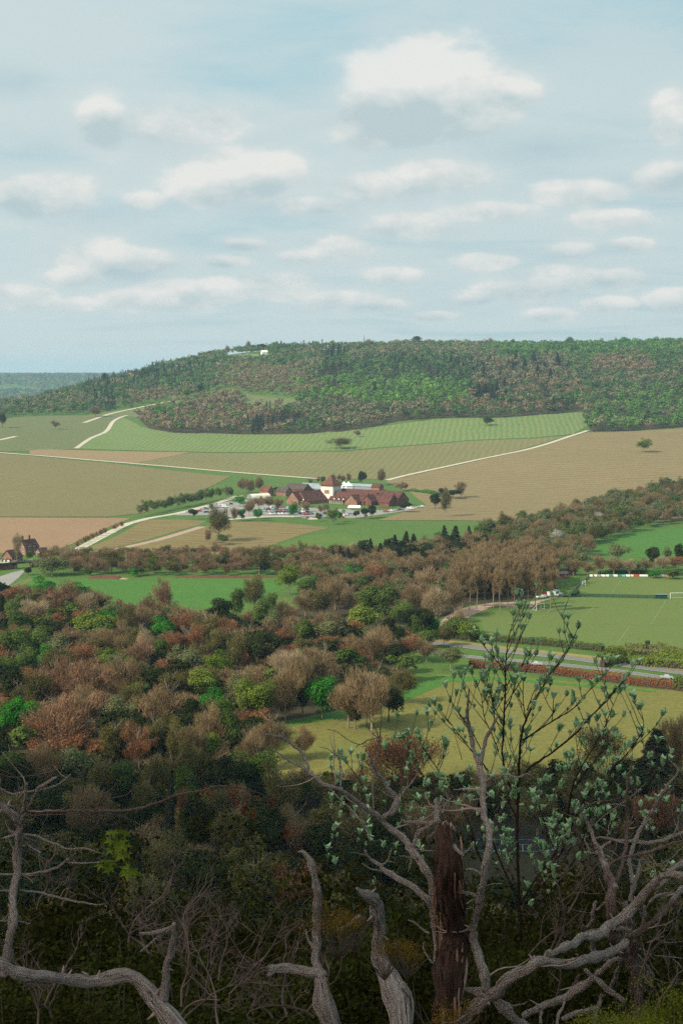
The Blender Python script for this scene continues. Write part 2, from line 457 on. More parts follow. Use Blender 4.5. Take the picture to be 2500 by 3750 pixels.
ribbon('verge', MAIN, 5, m_verge, .10, 6, shift=6)
drape('road', [(-60,2106),(0,2112),(41,2098),(85,2088),(92,2092),(69,2117),(32,2146),(-60,2160)], m_pale, .10, 8)
for s_ in (-1.2, 1.2): ribbon('path', wpath([(20,2160),(70,2140),(122,2119)]), 1.0, m_tan, .12, 4, shift=s_)
drape('woodland_floor', [(-60,2195),(300,2235),(600,2262),(760,2305),(880,2300),(880,2345),(1200,2360),(1450,2385),(1480,2500),(1400,2585),(1250,2600),(1000,2650),(1010,2700),(880,2850),(600,2880),(-60,2880)], m_wood, .07, 10)
drape('woodland_floor', [(1250,2040),(1500,2020),(1700,1990),(1800,2020),(2000,2060),(2000,2110),(1950,2195),(1720,2215),(1620,2260),(1500,2330),(1200,2305),(980,2290),(1120,2210),(1180,2130)], m_wood, .07, 10)
# pitch lines
m_line = plain('faded_line_paint', (.165, .21, .09), .2, 3)
def pline(a, b, w=.22):
    ribbon('pitch_marking', [a, b], w, m_line, .10, 6)
for seg in ([(440,575),(640,430)],[(540,560),(760,400)],[(820,530),(900,450)],[(1070,740),(1160,610)],[(1320,600),(1440,410)],[(1020,355),(1090,270)],[(860,600),(1568,606)],[(640,385),(1480,410)]):
    a, b = [hit(*fr('Q', *p)) for p in seg]; pline(a, b, .3)
# tennis court far below
drape('tennis_court', [(1685,3054),(2052,3058),(2066,3130),(1680,3124)], m_court, .05, 8)
for seg in ([(1735,3060),(1733,3122)],[(1700,3075),(1950,3076)],[(1830,3093),(1960,3094)],[(1700,3116),(1998,3120)],[(1912,3093),(1913,3118)],[(1996,3060),(2000,3119)]):
    a, b = [hit(*p) for p in seg]; ribbon('court_marking', [a, b], .10, m_line0, .09, 3)
drape('field', [(1500,3120),(1690,3126),(2070,3132),(2300,3140),(2300,3260),(1500,3230)], m_chalk, .06, 6)
# ================================================================ TREES
def unit(v): return v / np.maximum(1e-9, np.linalg.norm(v, axis=-1, keepdims=True))
def rdir(n):
    return unit(rng.normal(size=(n, 3)))
def cards(P, N, size, asp=.7, flop=.55):
    """diamond leaf clumps at P facing roughly N"""
    n = len(P)
    nn = unit(N + rdir(n) * flop)
    a = unit(np.cross(nn, rdir(n))); b = np.cross(nn, a)
    s = (size * (.6 + .8 * rng.random(n)))[:, None] if not hasattr(size, '__len__') else np.asarray(size)[:, None]
    j = lambda: (.75 + .5 * rng.random(n))[:, None]
    V = np.stack([P + a*s*j(), P + b*s*asp*j(), P - a*s*j(), P - b*s*asp*j()], 1)
    return V.reshape(-1, 3)
def strips(A, B, w):
    """thin twigs from A to B"""
    d = unit(B - A); n = len(A)
    q = unit(np.cross(d, rdir(n))) * (w if not hasattr(w, '__len__') else np.asarray(w)[:, None])
    V = np.stack([A - q, A + q, B + q*.4, B - q*.4], 1)
    return V.reshape(-1, 3)
def leafy_crown(H, W, base, nl, nc, size, squash=1.0, rag=.34):
    """crown of leaf clumps on many lobes; H total height, W width, base = bottom of the crown"""
    ch = H - base
    c = np.array([0, 0, base + ch * .5])
    d = rdir(nl); d[:, 2] = d[:, 2] * .9 + .12
    rr = rng.random(nl) ** .45
    LC = c + d * rr[:, None] * np.array([W*.36, W*.36, ch*.36]) * (1 + rag * rng.normal(size=(nl, 1)))
    LR = (.10 + .15 * rng.random(nl)) * min(W, ch) * 1.15
    lt = rng.random(nl)
    w = LR ** 2; k = rng.choice(nl, nc, p=w / w.sum())
    D = rdir(nc); D[:, 2] = np.where((D[:, 2] < -.3) & (rng.random(nc) < .5), -D[:, 2], D[:, 2])
    P = LC[k] + D * (LR[k] * (.62 + .45 * rng.random(nc)))[:, None] * np.array([1, 1, .82])
    P[:, 2] = np.maximum(P[:, 2], base * .6)
    N = unit(D + .35 * unit(P - c) + np.array([0, 0, .3]))
    tint = np.clip(lt[k] * .55 + rng.random(nc) * .45, 0, 1)
    return cards(P, N, size), tint
def limbs(H, W, base, mb, r0=.25, nlimb=9, sub=3, spread=1.0, trunk_top=.8, wob=.1):
    tp = []
    for i in range(6):
        t = i / 5
        tp.append(Vector((random.uniform(-1, 1) * wob * t * W * .3, random.uniform(-1, 1) * wob * t * W * .3, H * trunk_top * t)))
    mb.tube(tp, [r0 * (1 - .8 * i / 5) for i in range(6)], 6)
    tips = []
    for i in range(nlimb):
        t = random.uniform(base / H / trunk_top, .95)
        f = t * 5; k = min(4, int(f)); s = tp[k].lerp(tp[k+1], f - k)
        an = i * 2.4 + random.uniform(-.5, .5)
        el = random.uniform(.35, 1.0) + .25 * t
        L = W * .42 * random.uniform(.7, 1.1) * spread * (1.15 - .45 * abs(t - .5))
        d = Vector((math.cos(an) * math.cos(el), math.sin(an) * math.cos(el), math.sin(el)))
        pts = [s]
        for q in range(4):
            d = (d + Vector((random.uniform(-1, 1), random.uniform(-1, 1), random.uniform(-.4, 1))) * .18).normalized()
            pts.append(pts[-1] + d * L / 4)
        r = r0 * .42 * (1 - t * .4)
        mb.tube(pts, [r, r*.8, r*.6, r*.4, r*.2], 4)
        tips.append(pts[-1])
        for q in range(sub):
            a = pts[random.randint(1, 3)]
            dd = (d + Vector((random.uniform(-1, 1), random.uniform(-1, 1), random.uniform(-.3, 1))) * .9).normalized()
            b = a + dd * L * .32; c = b + (dd + Vector((0, 0, .4))).normalized() * L * .25
            mb.tube([a, b, c], [r*.42, r*.3, r*.12], 3, cap=False); tips.append(c)
    return tips
def bare_crown(H, W, base, nl, nt, L=1.1, w=.028, up=.35, buds=0, bs=.16):
    ch = H - base
    c = np.array([0, 0, base + ch * .45])
    d = rdir(nl); d[:, 2] = d[:, 2] * .9 + .2
    LC = c + d * (rng.random(nl) ** .4)[:, None] * np.array([W*.40, W*.40, ch*.42]) * (1 + .2 * rng.normal(size=(nl, 1)))
    LR = (.11 + .15 * rng.random(nl)) * min(W, ch)
    lt = rng.random(nl)
    k = rng.choice(nl, nt, p=LR**2 / (LR**2).sum())
    D = rdir(nt)
    P = LC[k] + D * (LR[k] * rng.random(nt) ** .5)[:, None]
    P[:, 2] = np.maximum(P[:, 2], base * .7)
    out = unit(P - np.array([0, 0, base * .6]))
    T = unit(out + rdir(nt) * .65 + np.array([0, 0, up]))
    V = strips(P - T * L * .5, P + T * L * (.3 + .4 * rng.random(nt))[:, None], w)
    tint = np.clip(lt[k] * .6 + .4 * rng.random(nt), 0, 1)
    if buds:
        kb = rng.integers(0, nt, buds)
        V = np.concatenate([V, cards(P[kb] + T[kb] * L * .4, rdir(buds), bs)]); tint = np.concatenate([tint, tint[kb]])
    return V, tint
def conifer_crown(H, W, base, nc, size, power=.85, whorl=22):
    t = rng.random(nc) ** 1.35
    t = np.round(t * whorl) / whorl + rng.normal(size=nc) * .006
    t = np.clip(t, 0, .995)
    an = rng.integers(0, 13, nc) * (2*math.pi/13) + np.round(t * whorl) * 1.7 + rng.normal(size=nc) * .13
    rad = W / 2 * (1 - t) ** power * (.86 + .28 * np.sin(an * 3 + t * 40))
    q = .25 + .8 * rng.random(nc) ** .6
    z = base + (H - base) * t + rad * q * -.22 + rng.normal(size=nc) * .12
    P = np.stack([np.cos(an) * rad * q, np.sin(an) * rad * q, z], 1)
    o = np.stack([np.cos(an), np.sin(an), np.full(nc, -.35)], 1)
    side = unit(np.cross(o, np.array([0, 0, 1.0])) + rdir(nc) * .2)
    s = (size * (.6 + .7 * rng.random(nc)))[:, None]
    V = np.stack([P - o*s, P + side*s*.45, P + o*s + np.array([0, 0, -.15]), P - side*s*.45], 1).reshape(-1, 3)
    return V, np.clip(q * .5 + .5 * rng.random(nc) - .1, 0, 1)

m_bark = plain('grey_brown_bark', (.24, .18, .125), .35, 3, .9)
m_barkd = plain('dark_bark', (.06, .045, .035), .35, 3, .9)
m_barkp = plain('pale_bark', (.30, .24, .18), .3, 3, .9)
LM = {
 'bare': leaf_mat('twigs_brown', (.195, .132, .066), (.33, .235, .125), .1),
 'pinkb': leaf_mat('twigs_pinkish', (.235, .128, .072), (.37, .225, .135), .1),
 'rust': leaf_mat('buds_rust', (.25, .105, .05), (.36, .18, .09), .2),
 'tan': leaf_mat('twigs_tan', (.30, .22, .12), (.46, .35, .21), .1),
 'olive': leaf_mat('buds_olive', (.125, .115, .04), (.22, .19, .065), .25),
 'lime': leaf_mat('leaves_lime', (.11, .175, .025), (.23, .29, .045), .35),
 'green': leaf_mat('leaves_fresh', (.035, .16, .02), (.07, .28, .035), .35),
 'mid': leaf_mat('leaves_mid', (.065, .105, .024), (.13, .185, .042), .3),
 'dark': leaf_mat('leaves_dark', (.016, .025, .008), (.050, .060, .018), .15),
 'sage': leaf_mat('leaves_sage', (.13, .145, .06), (.21, .225, .10), .3),
 'spruce': leaf_mat('needles_dark', (.022, .030, .018), (.06, .06, .035), .1),
 'white': leaf_mat('blossom_white', (.50, .46, .42), (.75, .7, .66), .3),
 'beech': leaf_mat('leaves_copper', (.20, .065, .03), (.34, .12, .05), .25),
}
# ---- templates: kind -> list of (trunk mesh, crown mesh), built 14 m tall and 11 m wide
TPL = {}
def add_tpl(kind, variants):
    TPL[kind] = variants
def T_leafy(mat, n=3, H=14, W=11, nc=4200, size=.36, nl=26, base=2.5, bark=m_bark, **k):
    out = []
    for i in range(n):
        mb = MB(); limbs(H, W, base, mb, .26, 7, 1)
        V, t = leafy_crown(H, W, base, nl, nc, size, **k)
        out.append((mb.mesh('trunk', bark), mesh_np('crown', V, 4, LM[mat], t)))
    return out
def T_bare(mat, n=3, H=14, W=11, nt=5200, base=3, bark=m_bark, nlimb=13, sub=6, spread=1.0, wi=.03, L=1.1, nl=22, buds=0, bs=.16, up=.35, r0=.26):
    out = []
    for i in range(n):
        mb = MB(); limbs(H, W, base, mb, r0, nlimb, sub, spread, .85)
        V, t = bare_crown(H, W, base, nl, nt, L, wi, up, buds, bs)
        out.append((mb.mesh('trunk', bark), mesh_np('crown', V, 4, LM[mat], t)))
    return out
def T_con(mat, n=2, H=18, W=8, nc=3200, size=.75, **k):
    out = []
    for i in range(n):
        mb = MB(); mb.tube([(0, 0, 0), (.05, .02, H*.5), (0, 0, H*.97)], [.28, .16, .02], 6)
        V, t = conifer_crown(H, W, 1.2, nc, size, **k)
        out.append((mb.mesh('trunk', m_barkd), mesh_np('crown', V, 4, LM[mat], t)))
    return out
DIM = {}
for kd, spec in {
    'bare': T_bare('bare', 4, nt=6800, wi=.036, buds=500), 'pinkb': T_bare('pinkb', 4, nt=6800, wi=.036, buds=900),
    'rust': T_bare('rust', 3, nt=4500, wi=.032, buds=3200, bs=.17), 'tan': T_bare('tan', 3, nt=6000, wi=.036, buds=300, bark=m_barkp, nlimb=18, sub=8),
    'olive': T_bare('olive', 4, nt=3600, wi=.03, buds=5200, bs=.2), 'lime': T_leafy('lime', 3, nc=5200, size=.30, nl=34, rag=.34),
    'green': T_leafy('green', 3, nc=5200, size=.32, nl=30), 'mid': T_leafy('mid', 4, nc=4800, size=.30, nl=28, rag=.3),
    'dark': T_leafy('dark', 4, nc=5200, size=.34, nl=26, bark=m_barkd, rag=.3), 'sage': T_leafy('sage', 3, nc=3600, size=.26, nl=30, rag=.3),
    'white': T_bare('white', 1, nt=2600, buds=3600, bs=.2)}.items():
    TPL[kd] = spec; DIM[kd] = (14, 11)
TPL['tall'] = T_bare('bare', 3, H=22, W=6.5, nt=4200, base=7, nlimb=16, sub=4, wi=.036, bark=m_bark, spread=.8, up=.9, r0=.2, buds=200); DIM['tall'] = (22, 6.5)
TPL['spruce'] = T_con('spruce', 3); DIM['spruce'] = (18, 8)
TPL['ivy'] = T_bare('bare', 2, nt=3600, wi=.034); DIM['ivy'] = (14, 11)
for i in range(2):    # bare tree whose lower half is wrapped in ivy
    t_, c_ = TPL['ivy'][i]
    V, tt = leafy_crown(10, 7, 1, 16, 2600, .3)
    TPL['ivy'][i] = (t_, c_, mesh_np('ivy', V, 4, LM['dark'], tt))
MIDX = {}
def plant(kind, x, y, h, w=None, z=None, name='tree', rz=None):
    H0, W0 = DIM[kind]
    MIDX[kind] = MIDX.get(kind, random.randint(0, 3)) + 1
    v = TPL[kind][MIDX[kind] % len(TPL[kind])]
    r = empty(name, (x, y, (z1(x, y) if z is None else z) - .1), random.uniform(0, 6.28) if rz is None else rz)
    s = h / H0; sw = (w / W0) if w else s
    r.scale = (sw*random.uniform(.88, 1.14), sw*random.uniform(.88, 1.14), s)
    r.rotation_euler.x = random.uniform(-.07, .07); r.rotation_euler.y = random.uniform(-.07, .07)
    for nm, me in zip(('trunk', 'crown', 'ivy'), v): mesh_obj(nm, me, r)
    return r
TREES = []      # (object, kind, u, v_top, h, area)
TC = [0]
def T(frame, x, ytop, wpx, h, kind, area):
    u, v = fr(frame, x, ytop)
    TC[0] += 1
    if kind == 'rust' and TC[0] % 3 == 0: kind = 'olive'
    if kind == 'pinkb' and TC[0] % 4 == 0: kind = 'tan'
    if kind == 'bare' and area in (WL, WC) and TC[0] % 4 == 0: kind = 'sage'
    if kind == 'dark' and area == WL and TC[0] % 3 == 0: kind = ('mid', 'olive')[TC[0] % 2]
    if kind == 'tan' and frame in 'AB': kind = 'bare'
    if kind == 'sage' and area == WS: kind = 'dark'
    if kind == 'dark' and area == WS and frame in 'AB' and TC[0] % 2: kind = ('olive', 'bare', 'rust')[TC[0] % 3]
    if kind == 'mid' and area == WS: kind = 'olive' if TC[0] % 2 else 'dark'
    if kind == 'spruce' and frame in ('R8', 'R5'): h *= .62; wpx *= 1.25
    p = hit(u, v, h * .97, dmin=(60 if frame in 'CD' else 235) if area == WS else 255)
    if p is None: print('tree misses', frame, x, ytop); return
    w = max(1.5, wpx / FR[frame][2] * p[1] / F * (1.22 if area in (WL, WC) and kind != 'spruce' else 1))
    o = plant(kind, p[0], p[1], h, w, name={'spruce': 'spruce_tree'}.get(kind, 'tree'))
    TREES.append((o, kind, u, v, h, area, w)); return o
WL, WC, WS = 'left wood', 'middle wood', 'slope'
for row in [
 ('R4',205,455,95,12,'green'),('R4',285,480,150,14,'pinkb'),('R4',372,475,115,13,'green'),('R4',145,565,110,12,'pinkb'),('R4',60,560,90,12,'mid'),('R4',92,522,60,11,'dark'),
 ('R4',400,530,95,12,'tan'),('R4',8,525,42,14,'dark'),('R4',80,605,100,12,'mid'),('R4',30,690,95,14,'mid'),('R4',120,675,130,14,'mid'),('R4',185,660,95,12,'mid'),
 ('R4',435,603,165,13,'lime'),('R4',495,598,80,12,'green'),('R4',570,583,90,14,'dark'),('R4',520,560,110,11,'bare'),('R4',640,590,130,12,'bare'),('R4',700,535,120,14,'bare'),
 ('R4',760,470,80,19,'pinkb'),('R4',790,560,80,12,'bare'),('R4',860,588,130,12,'bare'),('R4',750,635,100,12,'green'),('R4',830,620,120,12,'rust'),('R4',960,618,150,13,'rust'),
 ('R4',1040,640,90,11,'rust'),('R4',1010,560,100,12,'dark'),('R4',1080,510,95,14,'mid'),('R4',1170,462,115,15,'olive'),('R4',1205,560,110,14,'mid'),('R4',1245,520,60,12,'dark'),
 ('R4',1330,403,105,14,'lime'),('R4',1410,450,90,11,'mid'),('R4',1290,560,70,12,'dark'),('R4',250,640,110,13,'dark'),('R4',320,690,120,12,'pinkb'),('R4',255,700,110,12,'bare'),
 ('R4',480,690,90,13,'bare'),('R4',560,660,90,12,'bare'),('R4',620,680,95,14,'rust'),('R4',680,698,115,14,'pinkb'),('R4',640,745,140,14,'pinkb'),('R4',740,740,85,11,'dark'),
 ('R4',870,680,115,13,'rust'),('R4',800,695,85,12,'rust'),('R4',930,740,115,12,'dark'),('R4',1000,705,100,12,'olive'),('R4',1070,690,110,12,'olive'),('R4',1150,665,105,13,'ivy'),
 ('R4',1210,678,120,14,'dark'),('R4',1180,735,120,13,'dark'),('R4',1000,800,110,11,'lime'),('R4',860,765,130,13,'bare'),('R4',205,768,110,12,'green'),('R4',285,770,150,14,'rust'),
 ('R4',375,758,115,12,'rust'),('R4',480,780,90,10,'lime'),('R4',420,718,130,12,'rust'),('R4',1390,645,95,12,'mid'),('R4',1450,622,100,13,'bare'),('R4',1530,615,110,15,'bare'),
 ('R4',1340,798,150,14,'tan'),('R4',1480,770,150,14,'bare'),('R4',1090,740,110,13,'olive'),('R4',540,800,110,12,'bare'),('R4',120,770,100,12,'mid'),('R4',40,800,100,12,'mid'),
 ('A',60,70,115,14,'dark'),('A',18,20,90,12,'dark'),('A',170,55,120,14,'rust'),('A',260,18,160,16,'pinkb'),('A',100,128,100,12,'olive'),('A',195,90,90,11,'sage'),
 ('A',70,185,130,13,'green'),('A',0,235,90,12,'green'),('A',420,22,210,18,'pinkb'),('A',590,5,135,15,'pinkb'),('A',670,20,80,13,'sage'),('A',290,172,270,18,'pinkb'),
 ('A',390,150,150,14,'bare'),('A',740,28,130,13,'dark'),('A',800,60,150,12,'dark'),('A',770,125,180,14,'bare'),('A',600,128,120,12,'olive'),('A',560,180,150,13,'bare'),
 ('A',940,58,125,12,'lime'),('A',958,142,120,11,'green'),('A',1065,162,72,8,'olive'),('A',1180,108,145,14,'lime'),('A',1120,72,120,12,'sage'),('A',1310,15,150,19,'tan'),
 ('A',1390,-5,150,19,'ivy'),('A',1480,85,150,14,'green'),('A',725,288,150,13,'rust'),('A',520,275,170,16,'olive'),('A',640,325,150,14,'rust'),('A',800,325,105,13,'olive'),
 ('A',880,320,120,13,'bare'),('A',960,238,130,14,'bare'),('A',1060,250,110,13,'mid'),('A',1240,272,150,13,'tan'),('A',1150,330,120,12,'bare'),('A',960,335,100,11,'lime'),
 ('A',195,420,165,12,'tan'),('A',330,400,200,12,'bare'),('A',480,472,145,12,'dark'),('A',560,470,120,12,'mid'),('A',700,468,130,13,'olive'),('A',800,440,130,13,'olive'),
 ('A',900,420,150,13,'olive'),('A',1020,450,140,13,'dark'),('A',1180,415,175,13,'mid'),('A',1100,500,160,12,'dark'),('A',100,450,150,14,'dark'),('A',38,425,120,12,'dark'),
 ('A',860,520,130,12,'mid'),('A',640,250,120,12,'dark'),('A',1400,330,90,9,'bare'),('A',0,330,120,13,'dark'),('A',880,210,110,12,'dark'),('A',1010,190,110,12,'dark'),
 ('B',30,10,170,17,'tan'),('B',140,0,210,19,'tan'),('B',270,-10,120,12,'rust'),('B',215,60,120,12,'dark'),('B',60,60,140,14,'ivy')]:
    T(*row, WL)
for row in [
 ('A',672,578,115,11,'rust'),('A',758,545,95,20,'spruce'),('A',832,600,75,10,'rust'),('A',985,588,150,12,'olive'),('A',1310,540,200,13,'olive'),('A',1100,590,140,11,'bare'),
 ('A',620,640,150,13,'dark'),('A',400,600,200,14,'dark'),('A',200,600,220,14,'dark'),('A',60,620,200,14,'dark'),('A',900,680,200,14,'mid'),('A',1060,700,200,14,'mid'),
 ('A',1200,690,190,14,'dark'),('A',1350,680,200,14,'dark'),('A',1480,720,180,14,'mid'),('A',760,780,200,14,'dark'),('A',560,760,220,14,'dark'),
 ('B',270,295,330,17,'rust'),('B',120,500,220,13,'olive'),('B',480,560,200,13,'dark'),('B',1180,255,220,14,'olive'),('B',1070,400,120,12,'dark'),('B',1440,285,250,16,'spruce'),
 ('B',1530,220,180,18,'bare'),('B',1310,430,200,12,'dark'),('B',900,560,260,11,'olive'),('B',660,520,220,11,'dark'),('B',1100,520,220,10,'dark'),('B',1250,540,260,12,'mid'),
 ('B',1450,560,260,13,'dark'),('B',1180,640,200,12,'dark'),('B',350,640,260,13,'dark'),('B',200,680,260,13,'mid'),('B',80,640,240,13,'dark'),
 ('C',200,60,300,14,'dark'),('C',760,40,280,14,'mid'),('C',950,60,280,13,'dark'),('C',1180,95,330,14,'olive'),('C',1350,110,260,13,'rust'),('C',560,60,280,13,'dark'),
 ('C',380,160,320,13,'dark'),('C',700,220,340,13,'mid'),('C',1000,240,360,13,'mid'),('C',60,170,300,13,'dark'),('C',1300,330,360,12,'dark'),('C',860,330,340,12,'dark'),
 ('C',520,320,340,12,'olive'),('C',200,300,340,12,'mid'),('C',1120,420,360,11,'mid'),('C',700,430,360,11,'dark'),('C',380,440,360,11,'olive'),('C',100,430,360,11,'dark'),
 ('D',120,40,300,13,'dark'),('D',330,70,300,13,'dark'),('D',760,190,330,10,'dark'),('D',1000,180,330,10,'mid'),('D',1240,150,340,11,'dark'),('D',1480,140,340,11,'mid'),
 ('D',180,280,360,12,'dark'),('D',700,330,380,11,'mid'),('D',950,340,380,11,'dark'),('D',1200,330,380,11,'mid'),('D',1450,340,380,11,'dark'),('D',60,440,360,11,'mid')]:
    T(*row, WS)
for row in [
 ('R8',262,262,92,19,'spruce'),('R8',332,285,100,18,'spruce'),('R8',545,195,85,19,'spruce'),('R8',625,240,125,18,'spruce'),('R8',680,200,65,14,'spruce'),('R8',775,160,115,20,'spruce'),
 ('R8',870,128,115,22,'spruce'),('R8',960,148,105,19,'spruce'),('R8',1255,70,110,22,'spruce'),('R8',1340,75,140,23,'spruce'),('R8',1485,72,90,20,'spruce'),('R5',692,88,78,17,'spruce'),
 ('R8',340,228,210,13,'bare'),('R8',60,280,250,12,'bare'),('R8',130,445,110,10,'mid'),('R8',215,535,80,8,'mid'),('R8',400,440,120,11,'green'),('R8',450,555,170,10,'mid'),
 ('R8',30,540,75,8,'green'),('R8',200,570,260,14,'bare'),('R8',90,640,200,14,'bare'),('R8',330,620,180,14,'bare'),('R8',600,612,290,17,'mid'),('R8',470,835,330,13,'lime'),
 ('R8',850,755,190,14,'mid'),('R8',560,430,190,12,'rust'),('R8',740,400,180,12,'bare'),('R8',690,370,120,10,'mid'),('R8',880,368,150,13,'bare'),('R8',960,360,120,11,'olive'),
 ('R8',1080,195,160,11,'bare'),('R8',1180,115,70,9,'green'),('R8',1160,340,200,14,'bare'),('R8',1400,345,150,13,'bare'),('R8',1255,395,90,11,'green'),('R8',1440,285,120,10,'lime'),
 ('R8',850,490,280,15,'bare'),('R8',1050,465,260,15,'bare'),('R8',1200,560,280,16,'bare'),('R8',970,610,260,15,'bare'),('R8',1160,670,260,15,'tan'),('R8',1350,590,240,16,'bare'),
 ('R8',780,560,200,13,'bare'),('R8',1500,305,160,16,'bare'),('R8',1130,912,135,9,'green'),('R8',970,925,125,10,'mid'),('R8',830,1005,130,9,'mid'),('R8',560,1030,280,14,'bare'),
 ('R8',130,890,260,14,'bare'),('R8',265,925,90,13,'dark'),('R8',1390,855,190,11,'tan'),('R8',1350,930,200,9,'mid'),('R8',1480,960,200,9,'lime'),('R8',1100,1040,160,8,'mid'),
 ('R8',1240,1020,160,8,'olive'),('R8',720,960,160,12,'dark'),('R8',920,830,180,13,'dark'),('R8',1060,820,200,13,'dark'),('R8',640,430,160,11,'rust'),('R8',480,470,160,10,'rust'),
 ('R8',1000,350,170,12,'bare'),('R8',1330,440,200,13,'bare'),('R5',30,250,100,12,'bare'),('R5',330,590,110,10,'rust'),('R5',390,610,110,9,'bare'),('R5',290,610,80,8,'bare'),
 ('R5',500,640,110,9,'bare'),('R4',1400,520,110,12,'bare'),('R4',1330,560,100,12,'bare'),('R4',1460,520,110,12,'olive'),('R4',1250,600,90,12,'bare')]:
    T(*row, WC)
for k in range(26):
    T('R5', 560 + (k % 13) * 33 + random.uniform(-8, 8), (222 if k < 13 else 262) + random.uniform(-8, 12), 62, random.uniform(19, 22), 'tall', 'pole wood')
for row in [('R5',1050,190,75,11,'bare'),('R5',1110,200,85,11,'sage'),('R5',1180,232,80,9,'bare'),('R5',1250,242,85,9,'bare'),('R5',1270,168,112,12,'sage'),('R5',1322,250,80,8,'tan'),
 ('R5',1395,242,80,8,'bare'),('R5',1437,183,66,13,'dark'),('R5',1497,188,62,10,'sage'),('R5',1548,182,50,13,'dark'),('R5',1470,238,80,8,'tan'),('R5',1535,232,85,8,'rust'),
 ('R5',1005,225,40,7,'green'),('R5',1130,255,70,8,'bare'),('R5',1065,245,80,9,'bare'),('R5',1365,255,70,7,'sage'),('R5',1440,300,60,4,'green'),('R5',1520,295,90,5,'mid')]:
    T(*row, 'pitch hedgerow')
for row in [('R5',985,108,66,13,'white'),('R5',1180,28,66,11,'white'),('R5',1070,50,100,12,'sage'),('R5',870,35,32,8,'mid'),('R5',930,75,70,10,'mid'),('R5',1165,80,90,12,'mid')]:
    T(*row, 'upper hedgerow')
# lone and planted trees
for row in [('S',1243,1600,84,13,'olive'),('S',1783,1522,56,12,'mid'),('S',1308,1575,26,8,'bare'),('S',2355,1608,60,14,'lime'),('S',203,1537,30,12,'bare'),('R1',440,420,70,16,'bare'),
 ('R1',12,450,40,20,'dark'),('R2',550,768,58,14,'bare'),('R2',512,800,70,9,'dark'),('R2',465,795,45,9,'dark'),('R2',482,800,62,21,'olive'),('R2',430,830,60,11,'dark'),
 ('R3',885,45,72,14,'dark'),('R3',1032,35,75,15,'bare'),('R3',712,68,42,9,'bare'),('R3',672,72,40,8,'bare'),('R3',788,68,44,9,'bare'),('R3',595,90,50,7,'mid'),('R3',550,95,36,7,'rust'),('R3',497,108,44,6,'rust'),('R3',745,85,40,7,'bare'),
 ('R3',1190,130,80,9,'bare'),('R3',1220,140,40,7,'bare'),('V',1175,290,260,21,'olive'),('V',1070,490,90,9,'pinkb'),('V',1220,530,130,7,'mid'),
 ('V',935,280,90,9,'dark'),('V',1380,165,135,9,'green'),('V',1402,290,100,9,'green'),('V',1550,292,95,9,'green'),('V',1330,285,90,10,'bare'),('V',1470,230,130,10,'bare'),
 ('R3',372,285,92,12,'green'),('R3',85,335,75,8,'green'),('R3',662,330,95,12,'lime'),('R3',722,345,60,9,'green'),('R3',552,362,55,7,'mid'),
 ('R3',905,325,70,9,'dark'),('R3',960,318,85,9,'dark'),('R3',845,350,60,6,'dark'),('R3',1212,278,105,9,'dark'),('R3',610,292,60,9,'sage'),('R3',575,305,60,8,'bare'),('R3',455,285,70,8,'bare'),
 ('R3',250,260,100,10,'bare'),('R3',180,245,100,10,'bare'),('R3',100,240,110,11,'bare'),('R3',40,255,100,11,'bare'),('R3',235,168,50,6,'dark'),
 ('R3',30,110,110,14,'bare'),('R3',100,95,80,14,'bare'),('R3',-30,100,90,14,'bare'),
 ('R4',512,322,118,13,'olive'),('R4',302,312,88,12,'pinkb'),('R4',235,312,80,9,'bare'),('R4',240,362,190,10,'sage'),('R4',1190,315,115,15,'olive'),('R4',615,400,60,6,'green'),('R4',700,362,80,9,'mid'),
 ('H',330,560,95,4,'dark'),('H',340,365,110,6,'lime'),('H',190,175,150,16,'pinkb'),('H',1040,565,80,4,'green'),('R4',1500,400,60,6,'green')]:
    T(*row, 'open ground')
AV = [hit(*fr('V', x, y)) for x, y in ((440,372),(560,340),(720,300),(880,270),(1060,232),(1300,190))]
AP = smooth_path(AV, 9.0)
for i, p in enumerate(AP[::1][:27]):
    o = plant('mid' if i % 3 else 'sage', p.x + random.uniform(-1, 1), p.y + random.uniform(-1, 1), random.uniform(9.5, 11.5), random.uniform(6.5, 8.5), name='tree')
    pu = project(p.x, p.y, 10); TREES.append((o, 'mid' if i % 3 else 'sage', pu[0], pu[1], 10, 'avenue', 8))
# row of small dark bushy trees beside the estate road
for x, y in ((885,270),(930,245),(975,225),(1020,205),(1065,180),(1110,160),(1160,140),(1205,120),(1310,80),(1350,62),(1400,45)):
    T('H', x, y - 18, 70, 4.2, 'pinkb', 'road hedge')
print('TREES', len(TREES))

